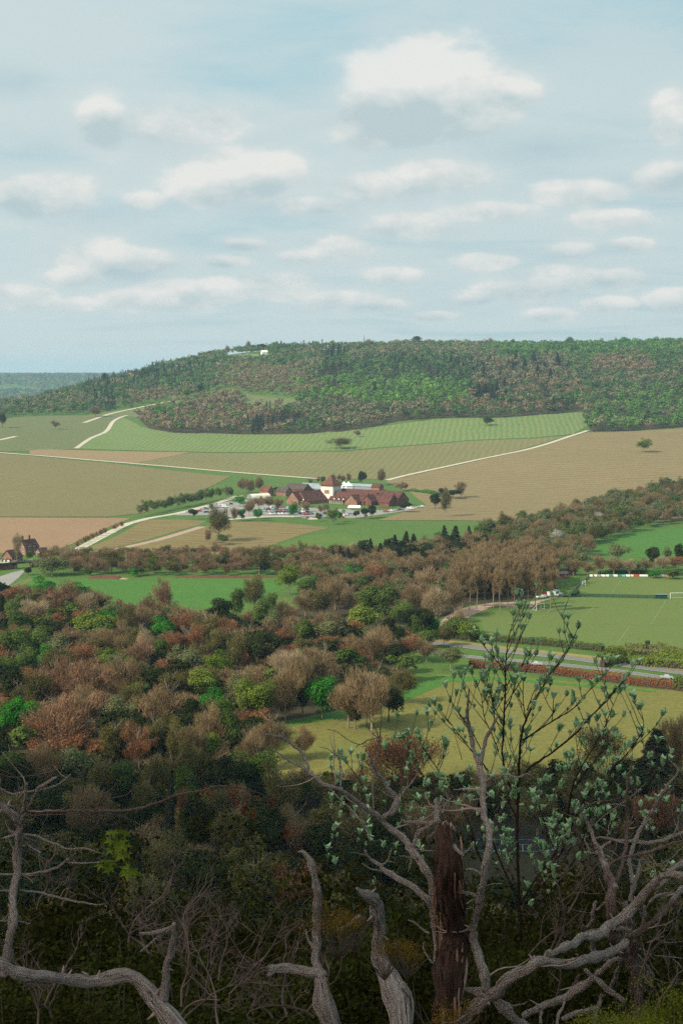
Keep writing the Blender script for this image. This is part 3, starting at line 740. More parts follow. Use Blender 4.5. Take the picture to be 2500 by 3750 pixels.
# ---- hedgerow scrub and upper wood drawn as masses no one could count
def inside(px, py, poly):
    c = np.zeros(len(px), bool); n = len(poly)
    for i in range(n):
        x1, y1 = poly[i]; x2, y2 = poly[(i+1) % n]
        k = ((y1 > py) != (y2 > py)) & (px < (x2 - x1) * (py - y1) / ((y2 - y1) if y2 != y1 else 1e-9) + x1)
        c ^= k
    return c
def mesh_arrays(me):
    n = len(me.vertices); a = np.empty(n*3, np.float32); me.vertices.foreach_get('co', a)
    t = np.empty(len(me.polygons), np.float32); me.attributes['tint'].data.foreach_get('value', t)
    return a.reshape(-1, 4, 3), t
def mass(name, label, pts, kinds, hr, wf=.8, frac=.35, grow=1.6, cat='woodland', group=None):
    """pts (n,2) world; kinds: list of kind per point; one stuff object for all"""
    out = {}
    for (x, y), kd, h in zip(pts, kinds, hr):
        mes = TPL[kd]; me = mes[random.randrange(len(mes))][1]
        key = me.name
        if key not in CACHE: CACHE[key] = mesh_arrays(me)
        V, t = CACHE[key]
        n = len(V); k = rng.random(n) < frac
        A = V[k].copy(); c = A.mean(1, keepdims=True); A = c + (A - c) * grow
        H0, W0 = DIM[kd]; s = h / H0; sw = h * wf / W0
        an = random.uniform(0, 6.28); co, si = math.cos(an), math.sin(an)
        B = np.empty_like(A)
        B[..., 0] = (A[..., 0]*co - A[..., 1]*si) * sw + x
        B[..., 1] = (A[..., 0]*si + A[..., 1]*co) * sw + y
        B[..., 2] = A[..., 2] * s + z1(x, y)
        tt = np.clip(t[k] * .6 + random.random() * .4, 0, 1)
        out.setdefault(me.materials[0].name, []).append((B.reshape(-1, 3), tt))
    V = []; t = []; mi = []; mats = []
    for j, (mn, L) in enumerate(out.items()):
        mats.append(bpy.data.materials[mn])
        for B, q in L: V.append(B); t.append(q); mi.append(np.full(len(q), j))
    me = mesh_np(name, np.concatenate(V), 4, mats, np.concatenate(t), midx=np.concatenate(mi))
    return tag(mesh_obj(name, me), label, cat, group, 'stuff')
CACHE = {}
def fill(poly, step, jit=.45):
    """world points on a jittered grid whose ground lies inside the given outline"""
    W = [hit(*p) for p in poly]; W = [p for p in W if p]
    xs = [p[0] for p in W]; ys = [p[1] for p in W]
    gx_, gy_ = np.meshgrid(np.arange(min(xs), max(xs), step), np.arange(min(ys), max(ys), step))
    gx_ = gx_.ravel() + rng.uniform(-jit, jit, gx_.size) * step; gy_ = gy_.ravel() + rng.uniform(-jit, jit, gy_.size) * step
    k = inside(gx_, gy_, W); return np.stack([gx_[k], gy_[k]], 1)
def pick(pts, w, sc=.02):
    ks = list(w); ww = np.array([w[k] for k in ks], float); ww /= ww.sum(); out = []
    for x, y in pts:
        nz = mnoise.noise(Vector((x*sc, y*sc, 3.1))) * .5 + .5
        q = np.clip(nz * .6 + random.random() * .6 - .1, 0, .999)
        out.append(ks[int(np.searchsorted(np.cumsum(ww), q))])
    return out
p = fill([(1720,1975),(1850,1945),(1990,1915),(2110,1880),(2250,1840),(2420,1800),(2620,1750),(2620,1900),(2400,1925),(2200,1985),(2130,2010),(2160,2030),(2100,2075),(1950,2060),(1800,2010)], 9.5)
mass('woodland', 'brown leafless wood with grey-green patches behind the far corner of the sports pitch', p, pick(p, {'bare': 4, 'sage': 3, 'mid': 1, 'olive': 4}), rng.uniform(8, 13, len(p)), .85, .42, 1.5)
p = fill([(150,2060),(260,2045),(460,2035),(800,2037),(1150,2035),(1260,2035),(1260,2105),(1100,2110),(700,2112),(330,2110),(200,2100)], 7.5)
mass('scrub', 'belt of brown and olive scrub between the striped vineyard and the green meadow', p, pick(p, {'bare': 5, 'olive': 2, 'pinkb': 2, 'dark': 1, 'mid': 1}, .03), rng.uniform(4.5, 8.5, len(p)), .95, .36, 1.5, 'scrub')
p = fill([(1250,2040),(1500,2020),(1700,1990),(1800,2020),(2000,2060),(2000,2110),(1880,2190),(1700,2190),(1500,2250),(1300,2260),(1150,2200),(1100,2120)], 8.5)
mass('undergrowth', 'brown and green underwood filling the gaps of the middle wood', p, pick(p, {'bare': 5, 'dark': 2, 'mid': 2}, .03), rng.uniform(5, 10, len(p)), 1.05, .24, 1.85, 'underwood')
p = fill([(-60,2190),(300,2230),(600,2260),(760,2300),(1000,2310),(1300,2330),(1450,2400),(1480,2500),(1400,2580),(1250,2600),(1000,2650),(1010,2700),(900,2830),(700,2860),(400,2880),(-60,2880)], 9)
mass('undergrowth', 'mixed brown and dark green underwood below the big trees of the left-hand wood', p, pick(p, {'bare': 5, 'dark': 3, 'mid': 1, 'rust': 2, 'olive': 3}, .03), rng.uniform(5, 10, len(p)), 1.1, .22, 1.9, 'underwood')
NOT_COURT = [(1620,3000),(2130,3000),(2130,3190),(1620,3190)]
pp_ = np.stack([rng.uniform(-130, 130, 2600), rng.uniform(100, 345, 2600)], 1)
pu_, pv_ = project(pp_[:,0], pp_[:,1], Z(pp_[:,0], pp_[:,1])); k_ = (pu_ > -80) & (pu_ < 2580) & ~inside(pu_, pv_, NOT_COURT) & ~((pu_ > 1000) & (pp_[:,1] > 338)) & ~((pu_ > 1500) & (pu_ < 2250) & (pp_[:,1] > 225) & (pp_[:,1] < 300)); pp_ = pp_[k_][:1150]
mass('undergrowth', 'dark green and brown thicket covering the foot of the shaded slope', pp_, pick(pp_, {'dark': 5, 'olive': 3, 'bare': 3}, .03), rng.uniform(4, 8, len(pp_)), 1.1, .24, 1.7, 'thicket')
p = fill([(1640,2205),(1700,2130),(1760,2085),(2010,2085),(2040,2150),(1960,2185),(1800,2195),(1700,2215)], 5.2)
mass('pole_wood', 'dense dark stand of slim bare poles behind the gravel yard', p, ['tall']*len(p), rng.uniform(15, 20, len(p)), .34, .3, 1.5, 'woodland')
# ================================================================ FAR WOODS ON THE HILL
def lowtree(kind):
    if kind == 'con':
        V, t = conifer_crown(17, 7, 1, 80, 1.9, whorl=9)
    elif kind == 'bare':
        V, t = leafy_crown(13, 13.5, 2.5, 10, 110, .85, rag=.1)
    else:
        V, t = leafy_crown(13, 13, 1.5, 10, 90, 1.05, rag=.1)
    return V.reshape(-1, 4, 3), t
LOW = {k: [lowtree(k) for _ in range(6)] for k in ('con', 'bare', 'leaf')}
HM = {
 'grey': leaf_mat('far_twigs_grey', (0.145, 0.15, 0.08), (0.225, 0.215, 0.12), .1, 0), 'brown': leaf_mat('far_twigs_brown', (0.185, 0.143, 0.08), (0.255, 0.2, 0.115), .1, 0),
 'green': leaf_mat('far_leaves_green', (0.082, 0.195, 0.045), (0.15, 0.275, 0.065), .3, 0), 'lime': leaf_mat('far_leaves_lime', (.12, .24, .04), (.19, .34, .06), .3, 0),
 'mid': leaf_mat('far_leaves_mid', (0.068, 0.135, 0.046), (0.12, 0.195, 0.062), .3, 0), 'con': leaf_mat('far_needles', (.014, .026, .020), (.035, .05, .035), .1, 0),
 'pale': leaf_mat('far_catkins_pale', (.23, .23, .15), (.34, .33, .22), .3, 0)}
P1 = [(-300,1548),(0,1532),(96,1524),(319,1519),(510,1488),(662,1459),(765,1448),(900,1442),(1090,1459),(1130,1442),(2700,1442),(2700,1150),(-300,1150)]
P2 = [(500,1530),(545,1572),(640,1588),(960,1593),(1120,1591),(1250,1584),(1350,1567),(1450,1546),(1580,1533),(1850,1530),(2130,1508),(2140,1425),(1100,1425),(1080,1500),(900,1500),(885,1452),(740,1462),(620,1490)]
P3 = [(2132,1425),(2137,1562),(2165,1584),(2330,1579),(2700,1550),(2700,1400)]
HOLE = [(830,1298),(990,1296),(990,1320),(820,1322)]
HOLE2 = [(785,1428),(870,1428),(870,1448),(785,1448)]
st = 11.3
gxx, gyy = np.meshgrid(np.arange(-760, 800, st), np.arange(1500, 2720, st))
gxx = (gxx + rng.uniform(-.45, .45, gxx.shape) * st).ravel(); gyy = (gyy + rng.uniform(-.45, .45, gyy.shape) * st).ravel()
gz = Z(gxx, gyy); pu, pv = project(gxx, gyy, gz)
ok = (inside(pu, pv, P1) | inside(pu, pv, P2) | inside(pu, pv, P3)) & ~inside(pu, pv, HOLE) & ~inside(pu, pv, HOLE2) & (pu > -150) & (pu < 2650)
ok |= (pu > -150) & (pu < 450) & (gyy > 2000) & (gyy < 2720) & (pv > 1350)
gxx, gyy, gz, pu, pv = gxx[ok], gyy[ok], gz[ok], pu[ok], pv[ok]
def q2(f, pts): return [fr(f, *p) for p in pts]
ZN = [  # (outline in the photograph, weights); the first hit wins
 (q2('R2', [(-60,215),(560,215),(600,250),(580,330),(300,310),(-60,330)]), {'con': 6, 'mid': 4, 'green': 2, 'grey': 2}),
 (q2('R1', [(1440,180),(1600,180),(1600,330),(1480,330)]), {'con': 6, 'grey': 3}),
 (q2('R2', [(600,210),(1060,210),(1060,330),(640,320)]), {'con': 4, 'grey': 3, 'brown': 2, 'mid': 2}),
 (q2('R2', [(600,340),(760,340),(760,420),(600,420)]), {'con': 5, 'grey': 4}),
 (q2('R2', [(930,380),(1010,380),(1010,450),(930,450)]), {'con': 5, 'grey': 4}),
 (q2('R1', [(1090,450),(1320,440),(1400,560),(1180,562)]), {'con': 5, 'brown': 4, 'mid': 1}),
 (q2('R1', [(1400,350),(1700,300),(1700,430),(1400,420)]), {'lime': 6, 'green': 4}),
 (q2('R2', [(-60,320),(480,305),(560,350),(560,430),(100,440),(-60,400)]), {'lime': 5, 'green': 5, 'mid': 1}),
 (q2('R1', [(1000,255),(1430,235),(1480,390),(1000,375)]), {'brown': 8, 'grey': 3, 'mid': 2}),
 (q2('R2', [(560,300),(1140,300),(1140,480),(400,520),(500,420)]), {'grey': 4, 'brown': 4, 'mid': 4, 'green': 2, 'con': 1, 'pale': .5}),
 (q2('R2', [(-60,430),(400,420),(420,520),(-60,560)]), {'brown': 5, 'grey': 4, 'mid': 3, 'lime': 1}),
 (q2('R2', [(1170,215),(1420,215),(1420,290),(1150,290)]), {'brown': 9, 'grey': 1}),
 (q2('R2', [(1120,400),(1600,380),(1600,560),(1120,560)]), {'mid': 5, 'green': 3, 'grey': 2, 'pale': 2}),
 (q2('R2', [(1100,290),(1600,290),(1600,400),(1100,400)]), {'green': 3, 'mid': 4, 'grey': 5}),
 (q2('R2', [(700,110),(1600,90),(1600,230),(1100,230),(700,210)]), {'green': 6, 'mid': 4, 'grey': 1}),
 (q2('R2', [(-60,100),(800,100),(800,220),(-60,220)]), {'mid': 5, 'grey': 3, 'pale': .6, 'green': 3}),
 (q2('R1', [(1180,110),(1600,110),(1600,170),(1180,170)]), {'mid': 6, 'con': 2, 'grey': 2}),
 (q2('R1', [(740,430),(900,430),(900,500),(700,500)]), {'green': 6, 'brown': 5}),
 (q2('R1', [(600,370),(1130,370),(1130,560),(600,560)]), {'brown': 8, 'green': 2, 'mid': 1}),
 (q2('R1', [(400,300),(960,230),(940,400),(400,480)]), {'mid': 5, 'con': 3, 'grey': 4}),
 (q2('R1', [(-100,380),(400,380),(400,500),(-100,500)]), {'mid': 5, 'grey': 5, 'con': 1}),
]
pu0, pv0 = pu, pv
jn = np.array([(mnoise.noise(Vector((x*.016, y*.016, 20))), mnoise.noise(Vector((x*.016, y*.016, 40)))) for x, y in zip(gxx, gyy)])
pu = pu + jn[:,0]*75 + rng.normal(size=len(pu))*10; pv = pv + jn[:,1]*34 + rng.normal(size=len(pv))*5
kinds = np.full(len(gxx), '', dtype=object)
rr = rng.random(len(gxx))
nzv = np.array([mnoise.noise(Vector((x*.012, y*.012, 0))) * .9 + mnoise.noise(Vector((x*.045, y*.045, 5))) * .6 for x, y in zip(gxx, gyy)]) * .5 + .5
qq = np.clip(nzv * .85 + rr * .34 - .1, 0, .999)
for poly, w in ZN + [([(-9e3, -9e3), (9e3, -9e3), (9e3, 9e3), (-9e3, 9e3)], {'grey': 5, 'mid': 5, 'green': 2, 'brown': 1, 'con': 1})]:
    k = inside(pu, pv, poly) & (kinds == '')
    ks = list(w); cw = np.cumsum([w[a] for a in ks]) / sum(w.values())
    kinds[k] = np.array(ks, dtype=object)[np.searchsorted(cw, qq[k])]
SHP = {'con': 'con', 'grey': 'bare', 'brown': 'bare', 'green': 'leaf', 'lime': 'leaf', 'mid': 'leaf', 'pale': 'bare'}
LB = {'grey': ('woodland', 'grey-brown leafless trees covering the long ridge beyond the vineyards'), 'brown': ('woodland', 'warm brown leafless woodland patches across the far hillside'),
 'green': ('woodland', 'fresh green leafing woodland on the far hillside and right-hand ridge'), 'lime': ('woodland', 'bright yellow-green woodland strip in the middle of the far hillside'),
 'mid': ('woodland', 'dull mid-green woodland mixed through the far hillside'), 'con': ('woodland', 'dark conifer plantation bands across the far hillside'),
 'pale': ('woodland', 'pale creamy catkin-covered trees dotted through the far hillside wood')}
def lowmass(name, xs, ys, zs, ks, hs, labels):
    for kd in sorted(set(ks)):
        idx = np.nonzero(ks == kd)[0]; VV = []; TT = []
        for i in idx:
            V, t = LOW[SHP[kd]][random.randrange(6)]
            s = hs[i] / (17 if kd == 'con' else 13); an = random.uniform(0, 6.28); co, si = math.cos(an), math.sin(an)
            sw = s * random.uniform(.85, 1.2)
            B = np.empty_like(V)
            B[..., 0] = (V[..., 0]*co - V[..., 1]*si) * sw + xs[i]; B[..., 1] = (V[..., 0]*si + V[..., 1]*co) * sw + ys[i]; B[..., 2] = V[..., 2]*s + zs[i]
            VV.append(B.reshape(-1, 3)); TT.append(np.clip(t*.25 + .15 + random.random()*.6, 0, 1))
        o = mesh_obj(name, mesh_np(name, np.concatenate(VV), 4, HM[kd], np.concatenate(TT)))
        tag(o, labels[kd][1], labels[kd][0], 'woodland on the far hill', 'stuff')
hs = rng.uniform(9, 13, len(gxx)) + 7 * rng.random(len(gxx))**3 * (1 + .15 * (kinds == 'con'))
lowmass('woodland', gxx, gyy, gz, kinds, hs, LB)
print('far trees', len(gxx))
# woodland floor under the trees
m_wf = m_wood
drape('woodland_floor', [(500,1528),(545,1570),(640,1586),(960,1591),(1120,1589),(1250,1582),(1350,1565),(1450,1544),(1580,1531),(1850,1528),(2130,1506),(2150,1560),(2165,1580),(2330,1576),(2700,1548),(2700,1300),(1250,1300),(1100,1420),(1080,1500),(900,1500),(885,1452),(740,1462),(620,1490)], m_wood, .35, 22)
drape('field', [(835,1302),(985,1299),(985,1309),(900,1313),(825,1312)], m_vgreen, .5, 14)
drape('field', [(860,1313),(985,1308),(985,1315),(880,1318)], m_tan, .5, 14)
# the blue woods on the horizon
st = 42
fx, fy = np.meshgrid(np.arange(-2600, -300, st), np.arange(4200, 9000, st))
fx = (fx + rng.uniform(-.5, .5, fx.shape)*st).ravel(); fy = (fy + rng.uniform(-.5, .5, fy.shape)*st).ravel()
fz = Z(fx, fy); fu, fv = project(fx, fy, fz)
dn = np.array([mnoise.noise(Vector((x*.0015, y*.0022, 9))) for x, y in zip(fx, fy)])
ok = (fu > -120) & (fu < 900) & ((dn > -.12) | (fy > 6300))
fx, fy, fz = fx[ok], fy[ok], fz[ok]
fk = np.where(rng.random(len(fx)) < .35, 'con', np.where(rng.random(len(fx)) < .5, 'mid', 'grey')).astype(object)
VV = []; 
for kd, nm in (('con', 'dark'), ('mid', 'green'), ('grey', 'grey')):
    pass
LBF = {'con': ('woodland', 'dark blue woods on the distant horizon at the left'), 'mid': ('woodland', 'hazy blue-green woods on the distant plain at the left'), 'grey': ('woodland', 'hazy grey woods on the distant plain at the left')}
LOW_B = {k: [(v[0] * np.array([3.3, 3.3, 1.15]), v[1]) for v in LOW[k]] for k in LOW}
LOW_S = LOW; LOW = LOW_B
lowmass('far_woodland', fx, fy, fz, fk, rng.uniform(10, 15, len(fx)), LBF)
LOW = LOW_S
# single conifers standing out of the hillside wood, the big cedar, and round trees on the skyline
def far_tree(u, vtop, h, w, kind, area):
    p = hit(u, vtop, h * .97, dmin=1500)
    if p is None:   # above the skyline: stand it on the ridge crest below
        a, b = ray(u, vtop); ds = np.arange(1800, 2700, 10.0); need = EYE + b * ds - Z(a * ds, ds)
        k = int(np.argmin(need)); D = ds[k]; p = (a * D, D); h = max(6, float(need[k]))
    o = plant(kind, p[0], p[1], h, w, name='spruce_tree' if kind == 'spruce' else 'tree')
    TREES.append((o, kind, u, vtop, h, area, w))
for x, y, h in ((797,170,24),(885,175,25),(993,178,26),(683,190,20),(595,205,17),(500,195,18),(960,250,22),(930,215,18),(340,190,18),(265,200,16),(840,205,20),(1040,215,18),(645,215,18),(560,225,16),(660,315,20),(690,325,18),(715,315,16),(630,318,18),(970,380,18),(155,320,18),(20,220,17),(110,225,15),(190,215,16),(745,300,18),(900,230,20)):
    u, v = fr('R2', x, y); far_tree(u, v, h, h * .52, 'spruce', 'hill conifers')
for x, y, h, w, k in ((476,262,16,9,'dark'),(1140,122,14,10,'bare'),(1290,122,16,8,'spruce'),(1436,122,14,8,'spruce'),(1268,124,12,7,'spruce'),(1200,130,18,14,'dark'),(1045,145,12,12,'bare'),(855,335,20,14,'lime'),(920,320,18,10,'dark'),(775,435,10,10,'green'),(1028,425,7,9,'green')):
    u, v = fr('R1', x, y); far_tree(u, v, h, w, k, 'ridge trees')
for x, y, h, w, k in ((128,112,20,26,'sage'),(1050,105,16,18,'mid'),(1300,102,18,24,'green'),(785,114,15,16,'mid'),(535,122,14,16,'mid'),(600,120,14,18,'bare'),(260,120,15,22,'bare'),(415,118,15,24,'bare'),(680,110,16,14,'bare'),(1190,108,15,16,'sage'),(1440,102,16,22,'green'),(1500,103,15,16,'green'),(1258,104,12,6,'sage'),(1095,115,13,12,'green'),(200,128,12,12,'green'),(940,378,20,14,'sage'),(350,432,16,8,'lime'),(1130,325,16,16,'lime'),(1140,225,14,16,'lime'),(1040,350,16,14,'lime')):
    u, v = fr('R2', x, y); far_tree(u, v, h, w, k, 'ridge trees')
# flat-topped cedar on the skyline
u, v = fr('R2', 345, 102)
a, b = ray(u, v); ds = np.arange(2000, 2650, 10.0); need = EYE + b*ds - Z(a*ds, ds); kq = int(np.argmin(need)); D = ds[kq]; HC = float(need[kq])
ced = empty('cedar_tree', (a*D, D, z1(a*D, D)), 0, 'big dark flat-topped cedar breaking the skyline right of the thin spire', 'tree')
mb = MB(); mb.tube([(0,0,0),(.5,0,HC*.5),(0,0,HC*.92)], [1.1,.7,.2], 7)
for i in range(8):
    an = i*2.4; zz = HC*(.45+.06*i); mb.tube([(0,0,zz),(math.cos(an)*6,math.sin(an)*6,zz+1.5),(math.cos(an)*11,math.sin(an)*11,zz+1.8)], [.45,.3,.1], 5)
mb.build('trunk', m_barkd, ced)
VV = []; TT = []
for t, rad, cx in ((.99,.42,0),(.88,.62,1),(.76,.8,-1),(.62,.95,1),(.48,.95,0)):
    for s_ in range(7):
        an = s_*.9 + t*9; rr_ = rad*13.5*random.uniform(.25,.72); n = 90
        P = np.stack([rng.normal(size=n)*3.6*rad, rng.normal(size=n)*3.6*rad, rng.normal(size=n)*.55], 1) + np.array([math.cos(an)*rr_+cx, math.sin(an)*rr_, HC*t-1.2])
        VV.append(cards(P, np.tile([0,0,1.0],(n,1)), .8)); TT.append(rng.random(n))
mesh_obj('crown', mesh_np('crown', np.concatenate(VV), 4, LM['dark'], np.concatenate(TT)), ced)
# ================================================================ BUILDINGS, VEHICLES, STREET FURNITURE
def wallmat(name, c, sc=.35, var=.3):
    m, g, out = new_mat(name)
    o = objc(g)
    n = g.rng(g.noise(o, sc, 6, .7), .35, .65)
    col = g.mix(n, tuple(x*(1-var) for x in c), tuple(min(1, x*(1+var)) for x in c))
    n2 = g.rng(g.noise(g.map(o, sc=(1, 1, 6)), 2.2, 3), .4, .6)
    col = g.mix(g.m('MULTIPLY', n2, .35), col, tuple(x*.6 for x in c))
    bsdf(g, out, col, .9, bump(g, n2, .4, .05), .1); return m
m_brick = wallmat('red_brick', (.26, .14, .10)); m_brickd = wallmat('dark_red_brick', (.17, .075, .055))
m_tile = wallmat('clay_tiles', (.105, .046, .038)); m_tileo = wallmat('orange_clay_tiles', (.135, .062, .04)); m_slate = wallmat('dark_slate', (.085, .068, .062))
m_render = wallmat('cream_render', (.74, .69, .60), .3, .07); m_trim = plain('dark_trim', (.045, .035, .03), .2)
m_glass = plain('window_glass', (.05, .06, .07), .2, 1, .15, .6); m_cream = plain('cream_paint', (.72, .66, .55), .08)
m_grey = wallmat('grey_metal_roof', (.26, .31, .34), .2, .15); m_greyd = plain('grey_paint', (.22, .23, .24), .15); m_wcan = plain('white_canvas', (.82, .82, .80), .06)
m_black = plain('black_rubber', (.02, .02, .02), .2); m_wood = plain('weathered_timber', (.22, .16, .11), .3, 6)
def wing(root, p0, p1, w, he, hr, wall, roof, over=.5, hip0=0, hip1=0, off=0.0, wn='wall', rn='roof'):
    """ridge from p0 to p1 (xy), eaves height he, ridge height hr"""
    ax = Vector((p1[0]-p0[0], p1[1]-p0[1])).normalized(); q = Vector((-ax.y, ax.x))
    bz = root.location.z; o = Vector(root.location)
    def pt(p, s, z, e=0): return Vector((p[0] + q.x*s + ax.x*e, p[1] + q.y*s + ax.y*e, z + bz)) - o
    mw = MB(); hw = w/2
    a, b, c_, d_ = pt(p0,-hw,-1), pt(p0,hw,-1), pt(p1,hw,-1), pt(p1,-hw,-1)
    A, B, C, D = pt(p0,-hw,he), pt(p0,hw,he), pt(p1,hw,he), pt(p1,-hw,he)
    R0, R1 = pt(p0,0,hr-.25), pt(p1,0,hr-.25)
    mw.face([a, d_, D, A]); mw.face([c_, b, B, C])
    mw.face([b, a, A] + ([] if hip0 else [R0]) + [B]); mw.face([d_, c_, C] + ([] if hip1 else [R1]) + [D])
    wo = mw.build(wn, wall, root)
    mr = MB(); ho = hw + over; k = (hr - he) / hw; ze = he - over * k
    e = over*.8
    def slab(pts, t=.18):
        n = (pts[1]-pts[0]).cross(pts[2]-pts[0]).normalized(); lo = [p - n*t for p in pts]
        mr.face(pts); mr.face(lo[::-1])
        for i in range(len(pts)):
            j = (i+1) % len(pts); mr.face([pts[i], lo[i], lo[j], pts[j]])
    E = [pt(p0,-ho,ze,-e), pt(p1,-ho,ze,e), pt(p1,ho,ze,e), pt(p0,ho,ze,-e)]
    r0, r1 = pt(p0,0,hr,-e + hip0), pt(p1,0,hr,e - hip1)
    slab([E[0], E[1], r1, r0]); slab([E[2], E[3], r0, r1])
    if hip0: slab([E[3], E[0], r0])
    if hip1: slab([E[1], E[2], r1])
    ro = mr.build(rn, roof, root); return wo, ro
def opening(root, c, nrm, w, h, mat, fm=None, depth=.12, name='window'):
    """a framed window set proud of a wall; c world point, nrm outward xy"""
    n = Vector((nrm[0], nrm[1], 0)).normalized(); t = Vector((-n.y, n.x, 0)); rz = math.atan2(t.y, t.x)
    c = Vector(c) - root.location; mb = MB()
    mb.box(c + n*.05, (w, .12, h), rz)
    o = mb.build(name, mat, root)
    if fm:
        f = MB(); f.box(c + n*.09 + Vector((0,0,h/2+.06)), (w+.3, .16, .12), rz); f.box(c + n*.09 - Vector((0,0,h/2+.06)), (w+.3, .16, .12), rz)
        for s in (-1, 1): f.box(c + n*.09 + t*s*(w/2+.07), (.14, .15, h), rz)
        f.build('frame', fm, o)
    return o
def mp(x, y, f='R3'): return hit(*fr(f, x, y))
A_ = Vector((.82, -.57)); B_ = Vector((.57, .82))
tc = Vector((LOS(*fr('R3', 652, 300), 1116).x, 1124.0))
wn = empty('winery_building', (tc.x, tc.y, 0), 0, 'large red-brown tiled brick building with a square white pyramid-roofed tower', 'building')
# tower
tw = 11.6; H_T = 13.2
mb = MB(); rz = math.atan2(A_.y, A_.x)
mb.box((0, 0, H_T/2 - .5), (tw, tw, H_T + 1), rz); mb.build('tower_wall', m_render, wn)
mb = MB(); mb.box((0, 0, H_T + .25), (tw + .5, tw + .5, .5), rz); mb.build('eaves_band', m_trim, wn)
mb = MB(); ov = tw/2 + 1.3; cs = [A_*sx*ov + B_*sy*ov for sx, sy in ((-1,-1),(1,-1),(1,1),(-1,1))]
ap = Vector((0, 0, H_T + 8.2)); base = [Vector((p.x, p.y, H_T + .5)) for p in cs]
for i in range(4):
    p, q = base[i], base[(i+1) % 4]; m1 = p.lerp(ap, .5) - Vector((0,0,.25)); m2 = q.lerp(ap, .5) - Vector((0,0,.25))
    mb.face([p, q, m2, m1]); mb.face([m1, m2, ap])
mb.face(base[::-1]); mb.build('tower_roof', m_tileo, wn)
mb = MB(); mb.tube([(0,0,H_T+8), (0,0,H_T+10)], [.18,.05], 6); mb.build('finial', m_trim, wn)
fc = Vector((tc.x, tc.y)) - B_ * (tw/2)
for k in (-1, 0, 1):
    p = fc + A_ * k * 1.55
    opening(wn, (p.x, p.y, 8.6), -B_, .85, 2.6, m_brickd, m_brick)
sc_ = Vector((tc.x, tc.y)) + A_ * (tw/2)
for k in (-1, 1):
    p = sc_ + B_ * k * 2; opening(wn, (p.x, p.y, 8.6), A_, .9, 2.4, m_greyd, m_brick)
def dormers(root, a, b, n, nrm, z, mat, fm, w=2.2, h=1.7, dep=2.4, nm='dormer'):
    for i in range(n):
        t = (i + .5) / n; p = Vector(a).lerp(Vector(b), t); q = Vector((-nrm[1], nrm[0])); nr = Vector(nrm)
        o = Vector((p.x, p.y, z)) - root.location; N3 = Vector((nr.x, nr.y, 0)); Q3 = Vector((q.x, q.y, 0)); U = Vector((0,0,1))
        f0, f1, ap = o - Q3*w/2, o + Q3*w/2, o + U*h; bk = ap - N3*dep
        mb = MB(); mb.face([f0, f1, ap]); d_ = mb.build(nm, fm, root)
        mr = MB(); e = N3*.25
        mr.face([f0+e-Q3*.2-U*.15, ap+e+U*.05, bk+U*.05, f0-Q3*.2-N3*dep*.3-U*.15]); mr.face([ap+e+U*.05, f1+e+Q3*.2-U*.15, f1+Q3*.2-N3*dep*.3-U*.15, bk+U*.05]); mr.build('dormer_roof', mat, d_)
# left wing: gable towards the camera, ridge running back to the right
t2 = Vector((tc.x, tc.y))
l0 = Vector((LOS(*fr('R3', 356, 300), 1102).x, 1102)); l1 = l0 + B_ * 12
wing(wn, l0, l1, 11.5, 4.0, 10.2, m_brick, m_tile)
lm0 = l0 + B_*7 + A_*2; lm1 = t2 - A_*5.4 + B_*1.0
wing(wn, lm0, lm1, 15, 3.0, 10.0, m_brick, m_tile)
q0 = lm0 - B_*7.6 + A_*6; q1 = lm1 - B_*7.6
dormers(wn, q0, q1 - A_*1.5, 3, -B_, 3.4, m_tile, m_cream)
for k in range(4):
    p = (lm0 - B_*7.55 + A_*5.5).lerp(lm1 - B_*7.55, (k+.4)/4); opening(wn, (p.x, p.y, 1.5), -B_, 1.9, 2.1, m_glass, m_cream)
opening(wn, (l0.x, l0.y, 6.8), -B_, 1.3, 1.5, m_trim, m_cream); opening(wn, (l0 + A_*2.3).to_tuple() + (2.0,), -B_, 1.4, 1.8, m_glass, m_cream)
# right: tall rear ridge, front wing, cross gable, far right wing
r0 = t2 + A_*4.5 + B_*9; r1 = r0 + A_*57
wing(wn, r0, r1, 17, 4.0, 10.6, m_brickd, m_tile)
f0 = t2 + A_*4.0 - B_*2.2; f1 = f0 + A_*33
wing(wn, f0, f1, 13, 2.9, 9.0, m_brickd, m_tile)
e0 = f0 - B_*6.6 + A_*3; dormers(wn, e0, e0 + A_*13, 3, -B_, 3.3, m_tile, m_cream)
g0 = f0 + A_*24.5 - B_*11.5; wing(wn, g0, g0 + B_*11, 11, 3.3, 8.0, m_brick, m_tile)
opening(wn, (g0.x, g0.y, 6.3), -B_, 1.2, 1.4, m_trim, m_cream)
h0 = f0 + A_*35 - B_*5.5; wing(wn, h0, h0 + B_*9, 9, 3.2, 7.8, m_brickd, m_tile)
s0 = r0 + A_*31 - B_*4.9; dormers(wn, s0 + A_*3, s0 + A_*18, 3, -B_, 7.0, m_tile, m_brickd, 2.8, 2.0, 2.6)
k0 = r1 - A_*2 - B_*10; wing(wn, k0 - A_*9, k0, 13, 3.4, 9.6, m_brickd, m_tile)
for k in range(5):
    p = e0.lerp(e0 + A_*15, (k+.5)/5); opening(wn, (p.x - B_.x*.05, p.y - B_.y*.05, 1.5), -B_, 1.7, 2.2, m_glass, m_cream)
